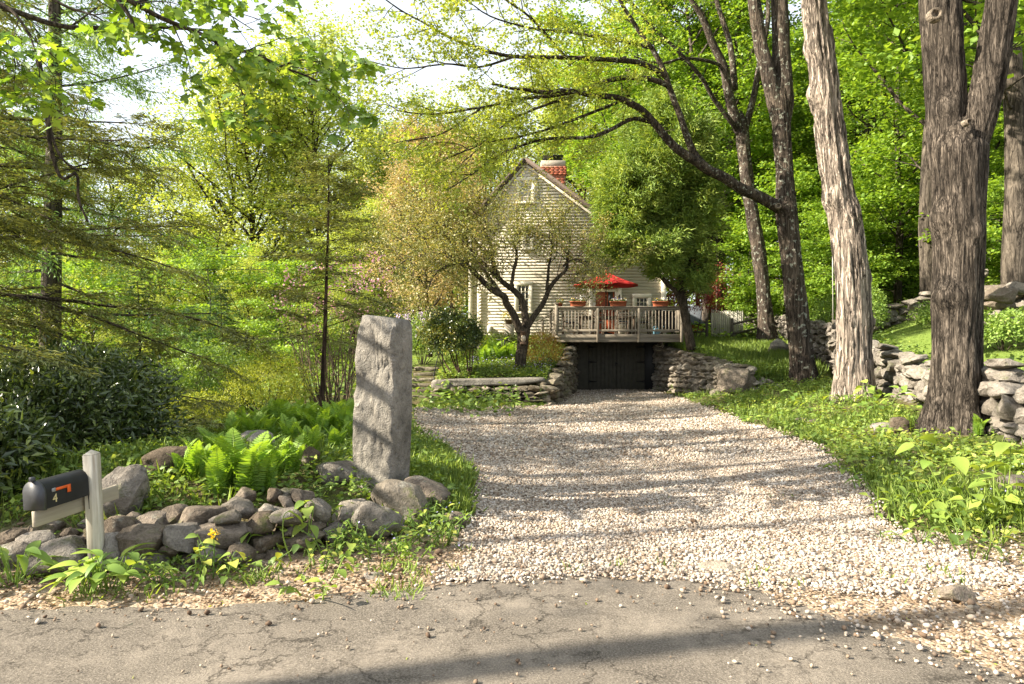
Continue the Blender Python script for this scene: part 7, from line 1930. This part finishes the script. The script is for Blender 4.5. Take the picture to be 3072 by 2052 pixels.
cover('ground_cover', 'small weeds along the foot of the rubble wall', scatter(900, (-6, -.7, 4.55, 5.3), lambda P: sstep(-.05, .3, noise2(P, 1.8, 33)) * sstep(0, .3, P[:, 1] - 4.5 - .2 * np.maximum(0, P[:, 0] + 3)), 444), (.03, .06), .10, M_COVER, 445, 7, .06)
cover('leaf_litter', 'dry leaf bits and specks of soil lying on the gravel', scatter(900, (-2, 5, 4.8, 14), lambda P: (dist_drive(P) > 0) * .8, 446), (.012, .035), .03, M_DEAD, 447, 2, .05, .6)
blades('grass', 'stray grass and seedlings in the gravel', scatter(160, (-1, 5, 4.8, 16), lambda P: (dist_drive(P) > 0) * sstep(0, .3, noise2(P, 1.1, 35)), 448), .07, .008, M_GRASS, 449, 5, .7)
# clods of asphalt on the road, wires through the trees
for i_, (u, v, w, lb) in enumerate(((388, 1872, 42, 'larger crumb of black asphalt lying on the road at the left'), (1025, 1872, 24, 'black asphalt crumb on the road, left of a pair'), (1072, 1888, 26, 'black asphalt crumb on the road, right of a pair'), (270, 1872, 18, 'small tan pebble beside the largest asphalt crumb'))):
    boulder('asphalt_crumb' if i_ < 3 else 'pebble', lb, u, v + 8, w, w * .5, 1.65 * FPX / (v + 8 - 1026), 60 + i_, M_DARKDOOR if i_ < 3 else M_PALE, depth=w * .002, sub=2, rough=.2)
M_WIRE = plain('black_cable', (.02, .02, .02), .6)
for (v0, v1, lb) in ((762, 766, 'topmost of the three utility wires crossing the left background'), (805, 800, 'middle of the three utility wires crossing the left background'), (843, 842, 'lowest of the three utility wires crossing the left background')):
    P = np.array([np.array(at(u, v0 + (v1 - v0) * t + 26 * t * (1 - t), 30)) for t, u in ((q / 16, 250 + 1050 * q / 16) for q in range(17))]); a = Acc(); tube(a, P, .012, 4); tag(a.obj('utility_wire', M_WIRE), lb, 'wire')
# rope swing beside the pale maple, garden rail
a = Acc(); tube(a, [at(2500, 600, 17.5), at(2503, 820, 17.5)], .012, 5); tube(a, [at(2497, 610, 17.5), at(2499, 960, 17.5)], .012, 5); tag(a.obj('swing_rope', M_PICKET), 'pale rope hanging left of the pale shaggy maple', 'rope')
O = at(1505, 1082, 23.0); gr2 = empty('garden_handrail', 'short black iron handrail standing among the terrace ferns', 'handrail', O); a = Acc()
for pts in ([(1506, 1085), (1506, 1020)], [(1513, 1045), (1513, 1020)], [(1488, 1019), (1515, 1019), (1546, 1033)]): tube(a, [at(u, v, 23) - O for u, v in pts], .014, 6)
a.obj('rail', M_IRON, gr2)
ur = at(1440, 1040, 25); u_ = empty('stone_urn', 'weathered stone urn on the terrace behind the round evergreen', 'urn', (ur.x, ur.y, Hz(ur.x, ur.y))); a = Acc(); lathe(a, [(0, 0), (.16, 0), (.16, .05), (.06, .1), (.06, .16), (.2, .3), (.22, .38), (.18, .38), (.1, .32)], 18); a.obj('bowl', M_CONC, u_, True)
